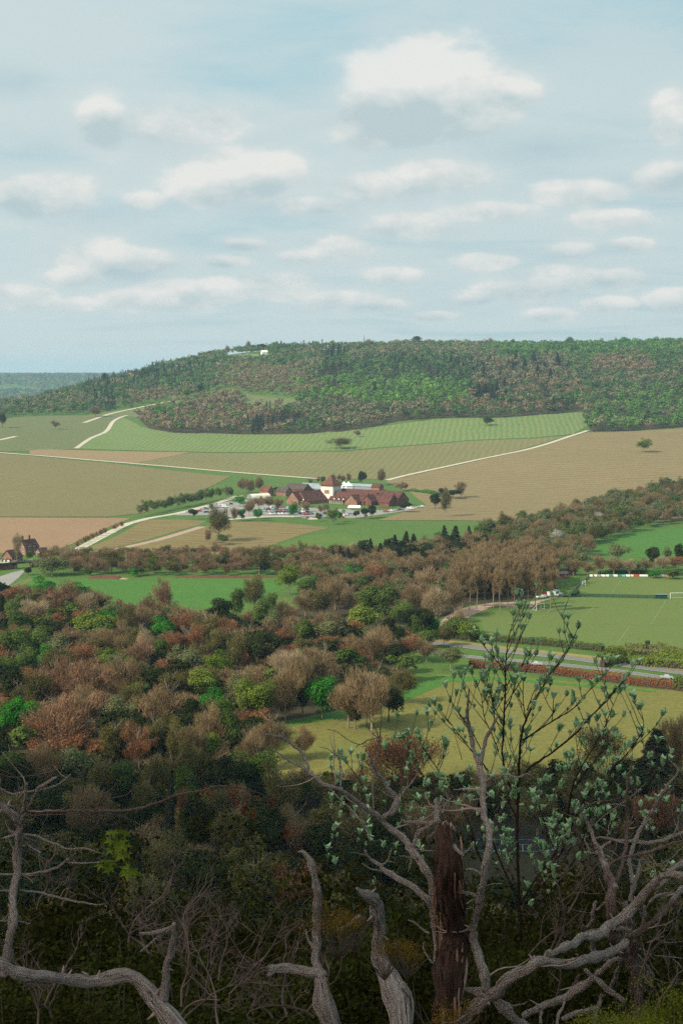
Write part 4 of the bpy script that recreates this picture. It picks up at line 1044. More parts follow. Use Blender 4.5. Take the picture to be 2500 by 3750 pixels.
# glazed porch with posts
mb = MB(); pc = t2 + A_*10 - B_*11.2
for k in range(7):
    p = pc + A_*(k*1.9 - 3) - t2; mb.box((p.x, p.y, 1.4), (.35, .35, 3.0), rz)
mb.build('porch_post', m_cream, wn)
mb = MB(); p = pc + A_*2.8 + B_*1.1 - t2; mb.box((p.x, p.y, 3.15), (15, 3.2, .3), rz); mb.build('porch_roof', m_tile, wn)
mb = MB(); p = l0 + A_*16 - B_*5 - t2; mb.box((p.x, p.y, 2.6), (12, 3.0, .25), rz); mb.build('porch_roof', m_trim, wn)

def shed(name, f, x, y, w, d, he, hr, wall, roof, label, cat='building', rz=None, hip=0, z=None):
    p = mp(x, y, f); A = A_ if rz is None else Vector((math.cos(rz), math.sin(rz)))
    r = empty(name, (p[0], p[1], z1(*p)), 0, label, cat)
    P = Vector(p); wing(r, P - A*w/2, P + A*w/2, d, he, hr, wall, roof, .4, hip, hip)
    return r
o = shed('glass_roof_hall', 'R3', 525, 215, 24, 14, 4, 7.6, m_greyd, m_grey, 'hall with pale blue-grey glazed roof behind the tiled building left of its tower')
o = shed('barn', 'R3', 400, 222, 20, 12, 4, 8.4, m_brickd, m_slate, 'dark grey roofed barn with cream bargeboard behind the left wing of the big tiled building', hip=0)
o = shed('barn', 'R3', 290, 240, 11, 9, 3.6, 7.2, m_brick, m_slate, 'small slate roofed brick barn just left of the larger dark barn')
o = shed('brick_house', 'R3', 160, 240, 9, 8, 4.5, 8, m_brick, m_tileo, 'small orange-red brick house among bare trees left of the barns')
o = shed('long_shed', 'R3', 880, 190, 38, 9, 3.0, 4.6, m_greyd, m_grey, 'long low pale grey shed behind the ridge of the big tiled building')
o = shed('brick_house', 'R3', 1005, 205, 8, 7, 3.5, 6.5, m_brick, m_tile, 'little tiled outhouse behind the long right-hand ridge')
for x in (752, 785):
    p = mp(x, 190); r = empty('marquee', (p[0], p[1], z1(*p)), R(20), 'white peaked marquee behind the tower, %s of two' % ('left' if x == 752 else 'right'), 'tent', 'white marquees behind the building')
    mb = MB(); mb.box((0,0,1.6), (6,6,3.2)); mb.build('canvas_wall', m_wcan, r)
    mb = MB(); c4 = [Vector((sx*3.3, sy*3.3, 3.1)) for sx, sy in ((-1,-1),(1,-1),(1,1),(-1,1))]
    for i in range(4):
        a, b = c4[i], c4[(i+1)%4]; m1 = a.lerp(Vector((0,0,6.6)), .5) - Vector((0,0,.5)); m2 = b.lerp(Vector((0,0,6.6)), .5) - Vector((0,0,.5)); mb.face([a,b,m2,m1]); mb.face([m1,m2,(0,0,6.6)])
    mb.build('canvas_roof', m_wcan, r)
p = mp(100, 262); r = empty('polytunnel', (p[0], p[1], z1(*p)), R(35), 'curved cream polytunnel roof among bare trees left of the brick building', 'polytunnel')
mb = MB(); n = 12
for i in range(n):
    a0, a1 = math.pi*i/n, math.pi*(i+1)/n
    mb.face([(-9, math.cos(a0)*4.2, math.sin(a0)*4), (9, math.cos(a0)*4.2, math.sin(a0)*4), (9, math.cos(a1)*4.2, math.sin(a1)*4), (-9, math.cos(a1)*4.2, math.sin(a1)*4)])
mb.build('cover', m_cream, r)
for s in (-9.02, 9.02):
    mb = MB(); mb.face([(s, math.cos(math.pi*i/n)*4.1, math.sin(math.pi*i/n)*3.9) for i in range(n+1)]); mb.build('end_wall', m_greyd, r)
p = mp(832, 352); r = empty('awning_tent', (p[0], p[1], 0), R(-12), 'white flat-topped awning tent in front of the cross gable', 'tent')
mb = MB()
for sx in (-1,1):
    for sy in (-1,1): mb.box((sx*4.4, sy*2.4, 1.2), (.14,.14,2.4))
mb.build('pole', m_greyd, r)
mb = MB(); mb.face([(-4.8,-2.8,2.3),(4.8,-2.8,2.3),(4.3,0,3.7),(-4.3,0,3.7)]); mb.face([(-4.3,0,3.7),(4.3,0,3.7),(4.8,2.8,2.3),(-4.8,2.8,2.3)]); mb.face([(-4.8,2.8,2.3),(-4.8,-2.8,2.3),(-4.3,0,3.7)]); mb.face([(4.8,-2.8,2.3),(4.8,2.8,2.3),(4.3,0,3.7)]); mb.box((0,-2.8,2.15),(9.6,.05,.35)); mb.build('canopy', m_wcan, r)
p = mp(1085, 358); r = empty('pergola', (p[0], p[1], 0), R(6), 'low dark red timber pergola at the right front of the tiled building', 'pergola')
mb = MB()
for k in range(6):
    for s in (-1,1): mb.box((-6+k*2.4, s*2, 1.3), (.2,.2,2.6))
mb.build('post', m_brickd, r)
mb = MB()
for k in range(15): mb.box((-6.2+k*.88, 0, 2.72), (.14,4.6,.18))
for s in (-1,1): mb.box((0, s*2, 2.6), (13,.16,.2))
mb.build('beam', m_brickd, r)
# farm and ridge buildings
for (u, v, w, d, he, hr, wall, roof, lb, az_) in ((812,1441,15,8,3.5,6,m_brick,m_tile,'brown tiled farm building at the wood edge high on the hill, left of a pair',.2),(846,1438,12,7,3.2,5.5,m_cream,m_grey,'pale roofed farm shed beside the brown farm building high on the hill',.1),
        (968,1293,10,8,6,9,m_wcan,m_cream,'small white house among trees at the top of the hill field',.3),(1057,1282,7,6,4,6.5,m_wcan,m_grey,'tiny white house on the ridge left of the spire',0)):
    p = hit(u, v, 4, 900) or hit(u, v + 14, 4, 900)
    r = empty('farm_building' if v > 1400 else 'white_house', (p[0], p[1], z1(*p)), 0, lb, 'building')
    P = Vector(p); A = Vector((math.cos(az_), math.sin(az_))); wing(r, P - A*w/2, P + A*w/2, d, he, hr, wall, roof, .4)
u, v = fr('R2', 103, 92); a, b = ray(u, v); D = 2560; zt = EYE + b*D
r = empty('church_spire', (a*D, D, zt - 32), 0, 'thin pale stone church spire rising above the wooded ridge', 'church')
mb = MB(); mb.box((0,0,9), (5.5,5.5,18)); mb.build('tower', m_cream, r)
mb = MB(); mb.tube([(0,0,18),(0,0,31.6)], [2.3,.12], 8); mb.build('spire', m_grey, r)
mb = MB(); mb.box((0,0,32.1),(.12,.12,1.0)); mb.box((0,0,32.2),(.5,.1,.1)); mb.build('cross', m_greyd, r)
# the cottages by the road on the left
def cottage(cx, cy, w, d, he, hr, az_, label, chim, dark=False, f='H'):
    p = mp(cx, cy, f); r = empty('brick_cottage', (p[0], p[1], 0), 0, label, 'house')
    P = Vector(p); A = Vector((math.cos(az_), math.sin(az_))); q = Vector((-A.y, A.x))
    wo, ro = wing(r, P, P + A*w, d, he, hr, m_brick, m_slate if dark else wallmat('dark_tiles', (.085,.05,.045)), .45)
    for t in chim:
        c = P + A*w*t - Vector(p); mb = MB(); mb.box((c.x, c.y, hr+.5), (.9,.7,2.8), az_); mb.box((c.x, c.y, hr+1.95), (1.1,.9,.18), az_)
        for s in (-.22,.22): mb.tube([(c.x+A.x*s, c.y+A.y*s, hr+2.0),(c.x+A.x*s, c.y+A.y*s, hr+2.5)], .13, 6)
        mb.build('chimney', m_brickd, ro)
    for zz in (1.5, 4.0):
        if zz + 1 > he + 1.2: continue
        for t in (.3, .7):
            c = P + A*w*t - q*d/2; opening(r, (c.x, c.y, zz), -q, 1.0, 1.1, m_glass, m_cream)
        for s in (-1.5, 1.5):
            c = P + q*s; opening(r, (c.x, c.y, zz), -A, 1.0, 1.1, m_glass, m_cream)
    return r
cottage(85, 500, 8, 7.2, 3.2, 6.6, R(58), 'orange brick cottage with its gable facing, nearest the road at the left edge', (.75,))
cottage(248, 415, 10, 7.0, 4.6, 8.4, R(55), 'taller brick cottage with two chimneys, behind and right of the first', (.12, .62))
cottage(440, 425, 5, 4.0, 2.8, 4.6, R(40), 'small lean brick outbuilding right of the tall cottage', ())
p = mp(70, 492, 'H'); r = empty('lean_to', (p[0], p[1]-4, 0), R(-6), 'white fronted lean-to along the front of the gabled cottage', 'lean-to')
mb = MB(); mb.box((0,0,1.0),(6.6,1.6,2.0)); mb.build('wall', m_cream, r)
mb = MB()
for s in (-2.2,-.6,1.4): mb.box((s,-.84,1.1),(1.0,.1,1.0))
mb.build('window', m_glass, r); mb = MB(); mb.box((0,-.1,2.12),(7.2,2.2,.16)); mb.build('roof', m_tile, r)
m_stone = wallmat('grey_brown_stone', (.30,.23,.18))
for i, (x, y) in enumerate(((175, 572), (362, 552))):
    p = mp(x, y, 'H'); r = empty('bridge_pier', (p[0], p[1], 0), R(-8), 'square stone bridge pier %s of the dark underpass' % ('left','right')[i], 'pier', 'stone piers of the small road bridge')
    mb = MB(); mb.box((0,0,1.9),(1.9,1.9,3.8)); mb.build('shaft', m_stone, r); mb = MB(); mb.box((0,0,3.95),(2.3,2.3,.3)); mb.build('cap', m_stone, r)
pa, pb = Vector(mp(190,580,'H')), Vector(mp(345,566,'H')); mid = (pa+pb)/2
r = empty('road_bridge', (mid.x, mid.y+3.2, 0), math.atan2((pb-pa).y,(pb-pa).x), 'low dark railway bridge spanning between two stone piers over the road', 'bridge')
L_ = (pb-pa).length
mb = MB(); mb.box((0,0,3.0),(L_+26,2.6,.9)); mb.build('deck', m_trim, r)
mb = MB(); mb.box((0,-1.4,3.62),(L_+26,.12,.12)); mb.box((0,-1.4,4.2),(L_+26,.1,.1))
for k in range(14): mb.box((-(L_+24)/2+k*(L_+24)/13,-1.4,3.9),(.1,.1,.7))
mb.build('railing', m_greyd, r)
mb = MB()
for s in (-1,1): mb.box((s*(L_/2+6.6),1.0,1.3),(11,3.4,2.6))
mb.build('abutment', m_brickd, r)
# club huts and gear at the far corner of the pitch
for i, (x, y, w) in enumerate(((625, 246, 8), (690, 222, 7))):
    p = mp(x, y, 'Q'); r = empty('club_hut', (p[0], p[1], 0), R(12), 'dark red timber hut at the wood edge, %s of two' % ('left','right')[i], 'hut', 'dark red huts by the wood')
    wing(r, Vector(p)-Vector((w/2,-1)), Vector(p)+Vector((w/2,1)), 4.5, 2.3, 3.4, m_brickd, m_slate, .3)
    for k in (-1, 1): opening(r, (p[0]+k*w*.26, p[1]-2.3, 1.4), (.1,-1), 1.0, .7, m_glass, m_cream)
# ---- vehicles
def car_mesh(name, paint, kind='car'):
    mb = MB(); L, Wd = (4.3, 1.75) if kind == 'car' else (5.2, 1.95)
    prof = ([(-2.1,.35),(-2.12,.75),(-1.95,.95),(-1.35,1.0),(-.75,1.42),(.55,1.45),(1.25,.98),(2.0,.85),(2.15,.6),(2.12,.35)] if kind == 'car' else
            [(-2.55,.4),(-2.6,1.9),(-2.45,2.15),(1.0,2.2),(1.55,1.9),(1.95,1.15),(2.55,.95),(2.62,.45)])
    n = len(prof)
    for s in (-1, 1):
        pts = [(x, s*(Wd/2 - (.16 if z > 1.05 else 0)), z) for x, z in prof]; mb.face(pts if s < 0 else pts[::-1], 0)
    for i in range(n):
        a, b = prof[i], prof[(i+1) % n]; ya = Wd/2 - (.16 if a[1] > 1.05 else 0); yb = Wd/2 - (.16 if b[1] > 1.05 else 0)
        gl = 1 if kind == 'car' and (i in (3, 5)) or kind != 'car' and i == 4 else 0
        mb.face([(a[0],-ya,a[1]),(a[0],ya,a[1]),(b[0],yb,b[1]),(b[0],-yb,b[1])][::-1], gl)
    for s in (-1, 1):
        y = s*(Wd/2 - .08)
        if kind == 'car': q = [(-1.15,y+s*.012,1.02),(1.05,y+s*.012,1.0),(.5,y-s*.05,1.36),(-.72,y-s*.05,1.36)]
        else: q = [(.75,y-s*.05,1.25),(1.75,y-s*.02,1.2),(1.4,y-s*.06,1.85),(.75,y-s*.06,1.9)]
        mb.face(q if s < 0 else q[::-1], 1)
        for wx in (-L*.3, L*.31): mb.tube([(wx, s*(Wd/2-.22), .33),(wx, s*(Wd/2+.02), .33)], .33, 12, 2)
    return mb.mesh(name, [paint, m_glass, m_black])
CP_ = {'white': (.75,.75,.74), 'silver': (.42,.44,.45), 'black': (.02,.02,.022), 'red': (.40,.02,.02), 'blue': (.05,.10,.22), 'dark grey': (.08,.085,.09), 'pale blue': (.30,.40,.45), 'dark green': (.03,.08,.05)}
CM = {k: car_mesh('car', plain('paint_'+k.replace(' ','_'), c, .04, 1, .25, .5, .2)) for k, c in CP_.items()}
VM = {k: car_mesh('van', plain('van_paint_'+k, CP_[k], .04, 1, .3, .5), 'van') for k in ('white', 'silver')}
CARS = []
def car(x, y, colr, f, area, rz=None, van=False):
    p = mp(x, y, f)
    o = mesh_obj('delivery_van' if van else 'parked_car', (VM if van else CM)[colr], loc=(p[0], p[1], z1(*p) + .14))
    o.rotation_euler.z = R(90) + random.uniform(-.12, .12) if rz is None else rz
    CARS.append((o, colr, fr(f, x, y)[0], fr(f, x, y)[1], area, van))
cs_ = ['silver','white','red','black','silver','white','pale blue','dark grey','red','white','blue','silver','black','white','silver','dark green']
random.seed(11)
for i in range(11): car(195 + i*31 + random.uniform(-4,4), 386 + random.uniform(-2,3), ['white','silver','white','white','silver','silver','pale blue','black','red','red','blue'][i], 'R3', 'front row of the car park', R(-62))
for i in range(12): car(150 + i*29 + random.uniform(-5,5), 368 + random.uniform(-2,2), random.choice(cs_), 'R3', 'second row of the car park', R(118))
for i in range(12): car(140 + i*30 + random.uniform(-5,5), 350 + random.uniform(-2,2), random.choice(cs_), 'R3', 'third row of the car park', R(-62))
for i, c_ in enumerate(('red','silver','silver','dark grey','red')): car(200 + i*42, 338, ('white','red','red','silver','black')[i], 'R3', 'back row of the car park', R(118))
car(470, 415, 'dark grey', 'R3', 'drive in front of the car park', R(80)); car(733, 412, 'red', 'R3', 'lawn edge beside the yellow-green tree', R(10)); car(610, 408, 'silver', 'R3', 'bay left of the yellow-green tree', R(100))
car(605, 380, 'black', 'R3', 'bay under the tower', R(60)); car(770, 396, 'white', 'R3', 'bay right of the yellow-green tree', R(30)); car(790, 385, 'silver', 'R3', 'bay behind the white car right of the yellow-green tree', R(30)); car(575, 398, 'blue', 'R3', 'bay between the two small green trees', R(100))
for i, (x, y, c_) in enumerate(((1070,368,'red'),(1110,362,'white'),(1140,360,'silver'),(1180,354,'dark green'),(1330,336,'pale blue'),(1345,330,'white'))): car(x, y, c_, 'R3', 'bay at the right end of the tiled building', R(8))
car(1258, 345, 'white', 'R3', 'bay at the right end of the tiled building', R(5), True)
for (x, y, c_, v_) in ((885,330,'white',0),(990,325,'red',0),(1045,300,'black',0),(1060,335,'black',0),(1085,325,'white',0),(1100,318,'white',0),(1025,305,'silver',0),(1240,285,'white',1),(1185,285,'silver',1),(1210,280,'white',1),(1270,262,'silver',0),(1290,256,'black',0)):
    car(x, y, c_, 'V', 'overflow car park by the round dark bush', R(15), bool(v_))
mb = MB(); mb.box((0,0,1.5),(5.5,2.4,2.8)); p = mp(1125, 285, 'V'); r = empty('storage_container', (p[0], p[1], .1), R(15), 'green storage container with a white end beside the overflow car park', 'container')
mb.build('body', plain('green_paint', (.02,.16,.12), .1), r); mb = MB(); mb.box((1.2,-1.24,1.5),(2.2,.08,2.6)); mb.build('door', m_wcan, r)
car(893, 738, 'silver', 'R5', 'lower carriageway behind the copper hedge', R(-8)); car(1492, 800, 'silver', 'R5', 'lower carriageway at the right edge', R(-8), False)
# ---- pitch furniture
m_gp = plain('white_goal_paint', (.8,.8,.78), .04); m_net = plain('goal_net', (.55,.58,.52), .1)
def goal(x, y, f, rz, label, w=5.5, d=1.6, h=2.2, frame=False):
    p = mp(x, y, f); r = empty('football_goal', (p[0], p[1], .08), rz, label, 'goal', 'portable football goals')
    mb = MB(); t = .09
    mb.tube([(-w/2,0,0),(-w/2,0,h)], t, 6); mb.tube([(w/2,0,0),(w/2,0,h)], t, 6); mb.tube([(-w/2-t,0,h),(w/2+t,0,h)], t, 6); mb.build('goalpost', m_gp, r)
    mb = MB()
    for s in (-1,1): mb.tube([(s*w/2,0,h),(s*w/2,d,.05),(s*w/2,0,.05)], .06, 5)
    mb.tube([(-w/2,d,.05),(w/2,d,.05)], .07, 5); mb.build('stay', m_gp, r)
    if not frame:
        mb = MB()
        for k in range(int(w/.5)+1):
            xx = -w/2 + k*w/int(w/.5); mb.tube([(xx,0,h),(xx,d,.05)], .02, 3, cap=False)
        for k in range(1,5): mb.tube([(-w/2,d*k/5,h*(1-k/5)),(w/2,d*k/5,h*(1-k/5))], .02, 3, cap=False)
        mb.build('net', m_net, r)
goal(475, 488, 'Q', R(48), 'white football goal lying nearest the gravel yard', 6.0, 2.2, 2.5, True)
goal(808, 305, 'Q', R(60), 'narrow white goal seen end-on by the far fence corner', 4.0, 1.2, 2.4)
goal(1530, 403, 'Q', R(3), 'wide white netted goal at the right edge beyond the green fence', 7.3, 2, 2.6)
# row of advertising boards on the far touchline
bd = [(850,882,'white'),(868,876,'red'),(882,910,'white'),(912,934,'grey'),(936,972,'white'),(975,1000,'white'),(1002,1028,'teal'),(1030,1066,'white'),(1068,1090,'green'),(1092,1124,'cyan'),(1126,1160,'white'),(1162,1188,'cream'),(1190,1226,'red'),(1230,1298,'white'),(1302,1324,'black'),(1328,1392,'white'),(1394,1426,'grey'),(1428,1456,'orange')]
bc = {'white':(.8,.8,.78),'red':(.55,.05,.03),'grey':(.3,.33,.34),'teal':(.05,.25,.28),'green':(.06,.2,.1),'cyan':(.1,.45,.55),'cream':(.7,.6,.45),'black':(.03,.03,.03),'orange':(.7,.25,.08)}
bm_ = {k: plain('board_'+k, v, .05) for k, v in bc.items()}
for i, (a, b, cc_) in enumerate(bd):
    pa, pb = Vector(mp(a, 237, 'Q')), Vector(mp(b, 238, 'Q')); L_ = (pb-pa).length*.94; md = (pa+pb)/2
    if L_ < 1.2: L_ = 1.2
    nx_ = (bd[i-1][2] + ' one to its left') if i else 'goal end fence to its left'
    r = empty('advertising_board', (md.x, md.y, 0), math.atan2((pb-pa).y,(pb-pa).x), '%s %s advertising board on the far touchline, with the %s' % ('long' if L_ > 7 else 'short', cc_, nx_), 'advertising board', 'boards along the far touchline')
    mb = MB(); mb.box((0,0,.85),(L_,.06,1.0)); mb.build('panel', bm_[cc_], r)
    mb = MB()
    for s in (-.4,.4): mb.box((L_*s,.1,.6),(.08,.08,1.3))
    mb.build('post', m_greyd, r)
# fences
def fence_line(pts, f, h, step, label, mat, mesh=None, name='fence', rails=2, group=None, cat='fence'):
    P = smooth_path([mp(x, y, f) for x, y in pts], step); c = P[0]
    r = empty(name, (c.x, c.y, 0), 0, label, cat, group)
    mb = MB(); mr = MB(); mm = MB()
    for i, p in enumerate(P):
        q = p - c; z = z1(p.x, p.y); mb.box((q.x, q.y, z+h/2), (.1,.1,h))
        if i:
            o = P[i-1] - c; zo = z1(P[i-1].x, P[i-1].y)
            for k in range(rails):
                t = (k+1)/rails*h*.93; mr.tube([(o.x,o.y,zo+t),(q.x,q.y,z+t)], .045, 4)
            if mesh: mm.face([(o.x,o.y+.04,zo+.05),(q.x,q.y+.04,z+.05),(q.x,q.y+.04,z+h*.92),(o.x,o.y+.04,zo+h*.92)])
    mb.build('post', mat, r); mr.build('rail', mat, r)
    if mesh: mm.build('mesh_panel', mesh, r)
    return r
mg, g, out = new_mat('green_mesh')
bs = g.n('ShaderNodeBsdfDiffuse'); bs.inputs[0].default_value = (.02,.075,.055,1); tr = g.n('ShaderNodeBsdfTransparent'); mx = g.n('ShaderNodeMixShader'); mx.inputs[0].default_value = .72
g.nt.links.new(tr.outputs[0], mx.inputs[1]); g.nt.links.new(bs.outputs[0], mx.inputs[2]); g.nt.links.new(mx.outputs[0], out.inputs[0])
m_gpost = plain('green_post', (.02,.06,.045), .1)
fence_line([(690,388),(880,391),(1100,396),(1440,405)], 'Q', 1.7, 3, 'dark green mesh fence running between the two sports pitches', m_gpost, mg)
fence_line([(718,362),(755,322),(800,285),(848,240)], 'Q', 1.3, 2.5, 'grey rail fence along the left end of the far pitch', m_greyd, mg, rails=3)
fence_line([(0,512),(95,484),(135,470),(385,480),(500,430),(600,388)], 'Q', 1.1, 2.6, 'low pale timber fence round the pink gravel yard', m_wood)
p = mp(1400, 402, 'Q'); r = empty('team_dugout', (p[0], p[1], 0), R(-2), 'small green and white dugout shelter at the end of the mesh fence', 'shelter')
mb = MB(); mb.box((0,1,.95),(5,.08,1.9)); mb.box((-2.5,.3,.95),(.08,1.4,1.9)); mb.box((2.5,.3,.95),(.08,1.4,1.9)); mb.build('wall', m_gpost, r); mb = MB(); mb.box((0,.3,1.95),(5.3,1.9,.1)); mb.build('roof', m_greyd, r)
p = mp(560, 384, 'Q'); r = empty('parked_trailer', (p[0], p[1], .1), R(15), 'white box trailer parked where the gravel yard meets the wood', 'trailer')
mb = MB(); mb.box((0,0,1.25),(3.4,1.9,1.7)); mb.build('box', m_wcan, r)
mb = MB()
for s in (-1,1): mb.tube([(0,s*.85,.33),(0,s*1.0,.33)], .33, 10)
mb.build('wheel', m_black, r); mb = MB(); mb.box((2.3,0,.42),(1.4,.1,.1)); mb.build('drawbar', m_greyd, r)
for x, y, c_, a in ((480,400,'white',20),(503,396,'silver',25),(588,356,'white',0),(625,383,'silver',40),(518,376,'red',10)): car(x, y, c_, 'Q', 'end of the gravel yard', R(a))
# dark slatted sign on the pitch-side hedge
p = hit(2368, 2395); r = empty('scoreboard', (p[0], p[1], 0), R(20), 'upright dark grey board standing behind the green roadside bushes', 'board')
mb = MB(); mb.box((0,0,3.4),(2.0,.18,3.0)); mb.build('panel', plain('dark_blue_grey', (.03,.045,.055), .15), r)
mb = MB()
for s in (-.7,.7): mb.box((s,.16,2.2),(.14,.14,4.4))
mb.build('post', m_trim, r); mb = MB()
for k in range(5): mb.box((0,-.12,2.3+k*.55),(1.9,.06,.06))
mb.build('slat', m_greyd, r)
fence_line([(1680,3056),(1850,3057),(2055,3060)], 'S', 2.7, 3, 'tall dark mesh fence along the back of the tennis court', m_gpost, None)
fence_line([(1675,3128),(1850,3129),(2070,3133)], 'S', 2.7, 3, 'tall dark mesh fence along the front of the tennis court', m_gpost, None)
# orange warning sign, white kiosk and post by the road
def roadsign(u, v, label, col_, w=.9, h=.9):
    p = hit(u, v); r = empty('road_sign', (p[0], p[1], 0), R(-10), label, 'sign')
    mb = MB(); mb.tube([(0,0,0),(0,0,2.4)], .06, 6); mb.build('post', m_greyd, r)
    mb = MB(); mb.box((0,-.08,2.2),(w,.05,h)); mb.build('panel', col_, r)
m_or = plain('orange_panel', (.75,.28,.04), .05)
roadsign(1490, 2334, 'orange temporary sign beside the road at the end of the middle wood', m_or, 1.3, 1.0)
roadsign(903, 2300, 'white square sign at the roadside among the left-hand trees', m_wcan, 1.5, 1.3)
roadsign(1577, 2295, 'white post-mounted sign beside the green bush at the gravel yard corner', m_wcan, .7, 1.2)
p = mp(893, 352, 'H'); mb = MB(); mb.box((0,0,.7),(.8,.5,1.4)); o = empty('blue_sign', (p[0], p[1], 0), 0, 'small pale blue sign at the fork where the estate road begins', 'sign'); mb.build('panel', plain('pale_blue', (.2,.45,.6), .05), o); mb = MB(); mb.box((0,.3,.5),(.1,.1,1.4)); mb.build('post', m_greyd, o)
# soil heaps and a long bank
def heap(name, f, pts, w, h, mat, label):
    P = smooth_path([mp(x, y, f) for x, y in pts], 1.6); c = P[0]; mb = MB(); n = len(P); rows = []
    for i, p in enumerate(P):
        t = (P[min(i+1,n-1)]-P[max(i-1,0)]).normalized(); q = Vector((-t.y,t.x)); e = math.sin(math.pi*min(1,max(0,i/(n-1))))**.5
        rows.append([(p.x-c.x+q.x*s*w, p.y-c.y+q.y*s*w, -.05+max(0,(1-abs(s*2)**1.6))*h*e*(.8+.5*mnoise.noise(Vector((p.x*.5,p.y*.5,s*3))))) for s in (-.5,-.35,-.15,0,.15,.35,.5)])
    for i in range(n-1):
        for k in range(6): mb.face([rows[i][k+1],rows[i][k],rows[i+1][k],rows[i+1][k+1]])
    o = mb.build(name, mat, None, True, (c.x, c.y, 0)); return tag(o, label, 'soil heap')
heap('soil_heap', 'H', [(1005,682),(1150,675),(1300,678),(1400,688)], 7, 1.8, m_soil, 'dark brown heap of bare soil at the left end of the long bank')
heap('soil_bank', 'R4', [(800,456),(950,458),(1100,458),(1275,456)], 4.5, 1.3, m_soil, 'long low bank of dark soil along the top of the green meadow')
heap('soil_heap', 'H', [(1360,690),(1420,688),(1480,690)], 4, .7, m_gravel, 'small pale sandy heap just right of the dark soil heap')
# ---- hedges
def hedge(pts, f, w, h, mat, label, dens=22, size=.22, name='hedge', jag=.25, step=3):
    P = smooth_path([mp(x, y, f) for x, y in pts], step); c = P[0]; Vs = []; Ts = []; core = MB(); n = len(P)
    L = sum((P[i+1]-P[i]).length for i in range(n-1))
    for i in range(n-1):
        a, b = P[i], P[i+1]; t = (b-a); l = t.length; t = t.normalized(); q = Vector((-t.y,t.x)); k = int(dens*l*(w+2*h)/3)
        hh = h*(1+jag*mnoise.noise(Vector((a.x*.12,a.y*.12,1)))*1.6); ww = w*(1+jag*mnoise.noise(Vector((a.x*.15,a.y*.15,4))))
        s = rng.random(k); an = rng.random(k)*math.pi
        r_ = .85+.25*rng.random(k)
        ox = np.sign(np.cos(an))*np.abs(np.cos(an))**.55*ww/2*r_; oz = np.abs(np.sin(an))**.55*hh*r_
        px = a.x-c.x+t.x*l*s+q.x*ox; py = a.y-c.y+t.y*l*s+q.y*ox
        Pn = np.stack([px,py,oz],1); N = np.stack([q.x*np.cos(an), q.y*np.cos(an), np.sin(an)],1)
        Vs.append(cards(Pn, N, size)); cl_ = mnoise.noise(Vector((a.x*.09,a.y*.09,7)))*.5+.5
        Ts.append(np.clip(cl_*.6+rng.random(k)*.5,0,1))
    r = empty(name, (c.x, c.y, 0), 0, label, 'hedge')
    mesh_obj('foliage', mesh_np('foliage', np.concatenate(Vs), 4, mat, np.concatenate(Ts)), r)
    for i in range(0, n-1):
        a, b = P[i]-c, P[i+1]-c; mid = (a+b)/2; core.box((mid.x,mid.y,h*(.38 if jag < .4 else .2)),((b-a).length*1.02,w*(.62 if jag < .4 else .3),h*(.72 if jag < .4 else .4)), math.atan2((b-a).y,(b-a).x))
    core.build('stems', m_barkd, r); return r
hedge([(400,588),(520,612),(640,622),(780,632),(950,645),(1100,660),(1200,672)], 'R5', 3.2, 2.6, LM['mid'], 'dark green hedge between the sports pitch and the upper carriageway')
hedge([(1195,745),(1230,735),(1300,725),(1380,735),(1500,745),(1568,752),(1640,760)], 'R5', 6, 5.6, LM['lime'], 'tall yellow-green row of bushes by the road below the dark board', 16, .3, jag=.5)
hedge([(1215,690),(1300,688),(1400,692),(1500,698),(1600,710)], 'R5', 4, 3.6, LM['olive'], 'olive brown hedge along the near edge of the pitch at the right', 16, .28, jag=.5)
hedge([(585,745),(700,752),(850,765),(1000,782),(1150,800),(1300,820),(1450,838),(1568,850),(1680,862)], 'R5', 3.0, 2.9, LM['beech'], 'long copper-red beech hedge between the lower carriageway and the ochre meadow', 24, .2, jag=.3)
hedge([(1530,845),(1560,850),(1640,865)], 'R5', 4, 5, LM['mid'], 'green bush block at the right end of the copper-red hedge', 16, .28)
hedge([(1180,318),(1300,312),(1420,316),(1568,322)], 'R5', 3, 2.2, LM['green'], 'low green hedge behind the white advertising boards', 14, .25)
hedge([(640,392),(700,388),(740,372),(760,350)], 'Q', 2, 1.4, LM['green'], 'low green hedge at the left end of the mesh fence', 14, .2)
hedge([(1270,205),(1330,215),(1400,222),(1470,240)], 'R3', 6, 4, LM['green'], 'clipped bright green hedge behind the right end of the tiled building', 10, .35)
hedge([(780,180),(850,175),(950,180),(1100,190)], 'R3', 4, 3.5, LM['green'], 'green hedge line behind the big roof and below the track', 8, .35)
hedge([(1195,150),(1300,1500)][:1] + [(1240,175)], 'R3', 4, 3, LM['rust'], 'short russet hedge at the track corner right of the long roof', 10, .3)
# ================================================================ THE NEAR SLOPE: DEAD YEWS, WHITEBEAM, UNDERGROWTH
def barkmat(name, c1, c2, c3, hole=.3, sc=1.0):
    m, g, out = new_mat(name)
    v = g.n('ShaderNodeAttribute', attribute_name='grain').outputs['Vector']
    a = g.rng(g.noise(g.map(v, sc=(1.5*sc, 1.5*sc, .6)), 1.9, 7, .75), .38, .62)
    b = g.rng(g.noise(g.map(v, sc=(5*sc, 5*sc, .7)), 2.3, 5, .8), .38, .62)
    col = g.mix(a, c1, c2)
    col = g.mix(g.m('MULTIPLY', g.rng(b, .45, .75), .85), col, c3)
    h2 = g.rng(g.noise(g.map(v, sc=(1, 1, .9)), 2.1, 3, .6), .60, .66)
    col = g.mix(g.m('MULTIPLY', h2, hole), col, (.012, .009, .007))
    hgt = g.m('ADD', g.m('MULTIPLY', b, .6), a)
    bsdf(g, out, col, .9, bump(g, hgt, 1, .02), .15); return m
m_dead = barkmat('weathered_dead_wood', (.50, .37, .32), (.84, .74, .69), (.17, .085, .06), .8)
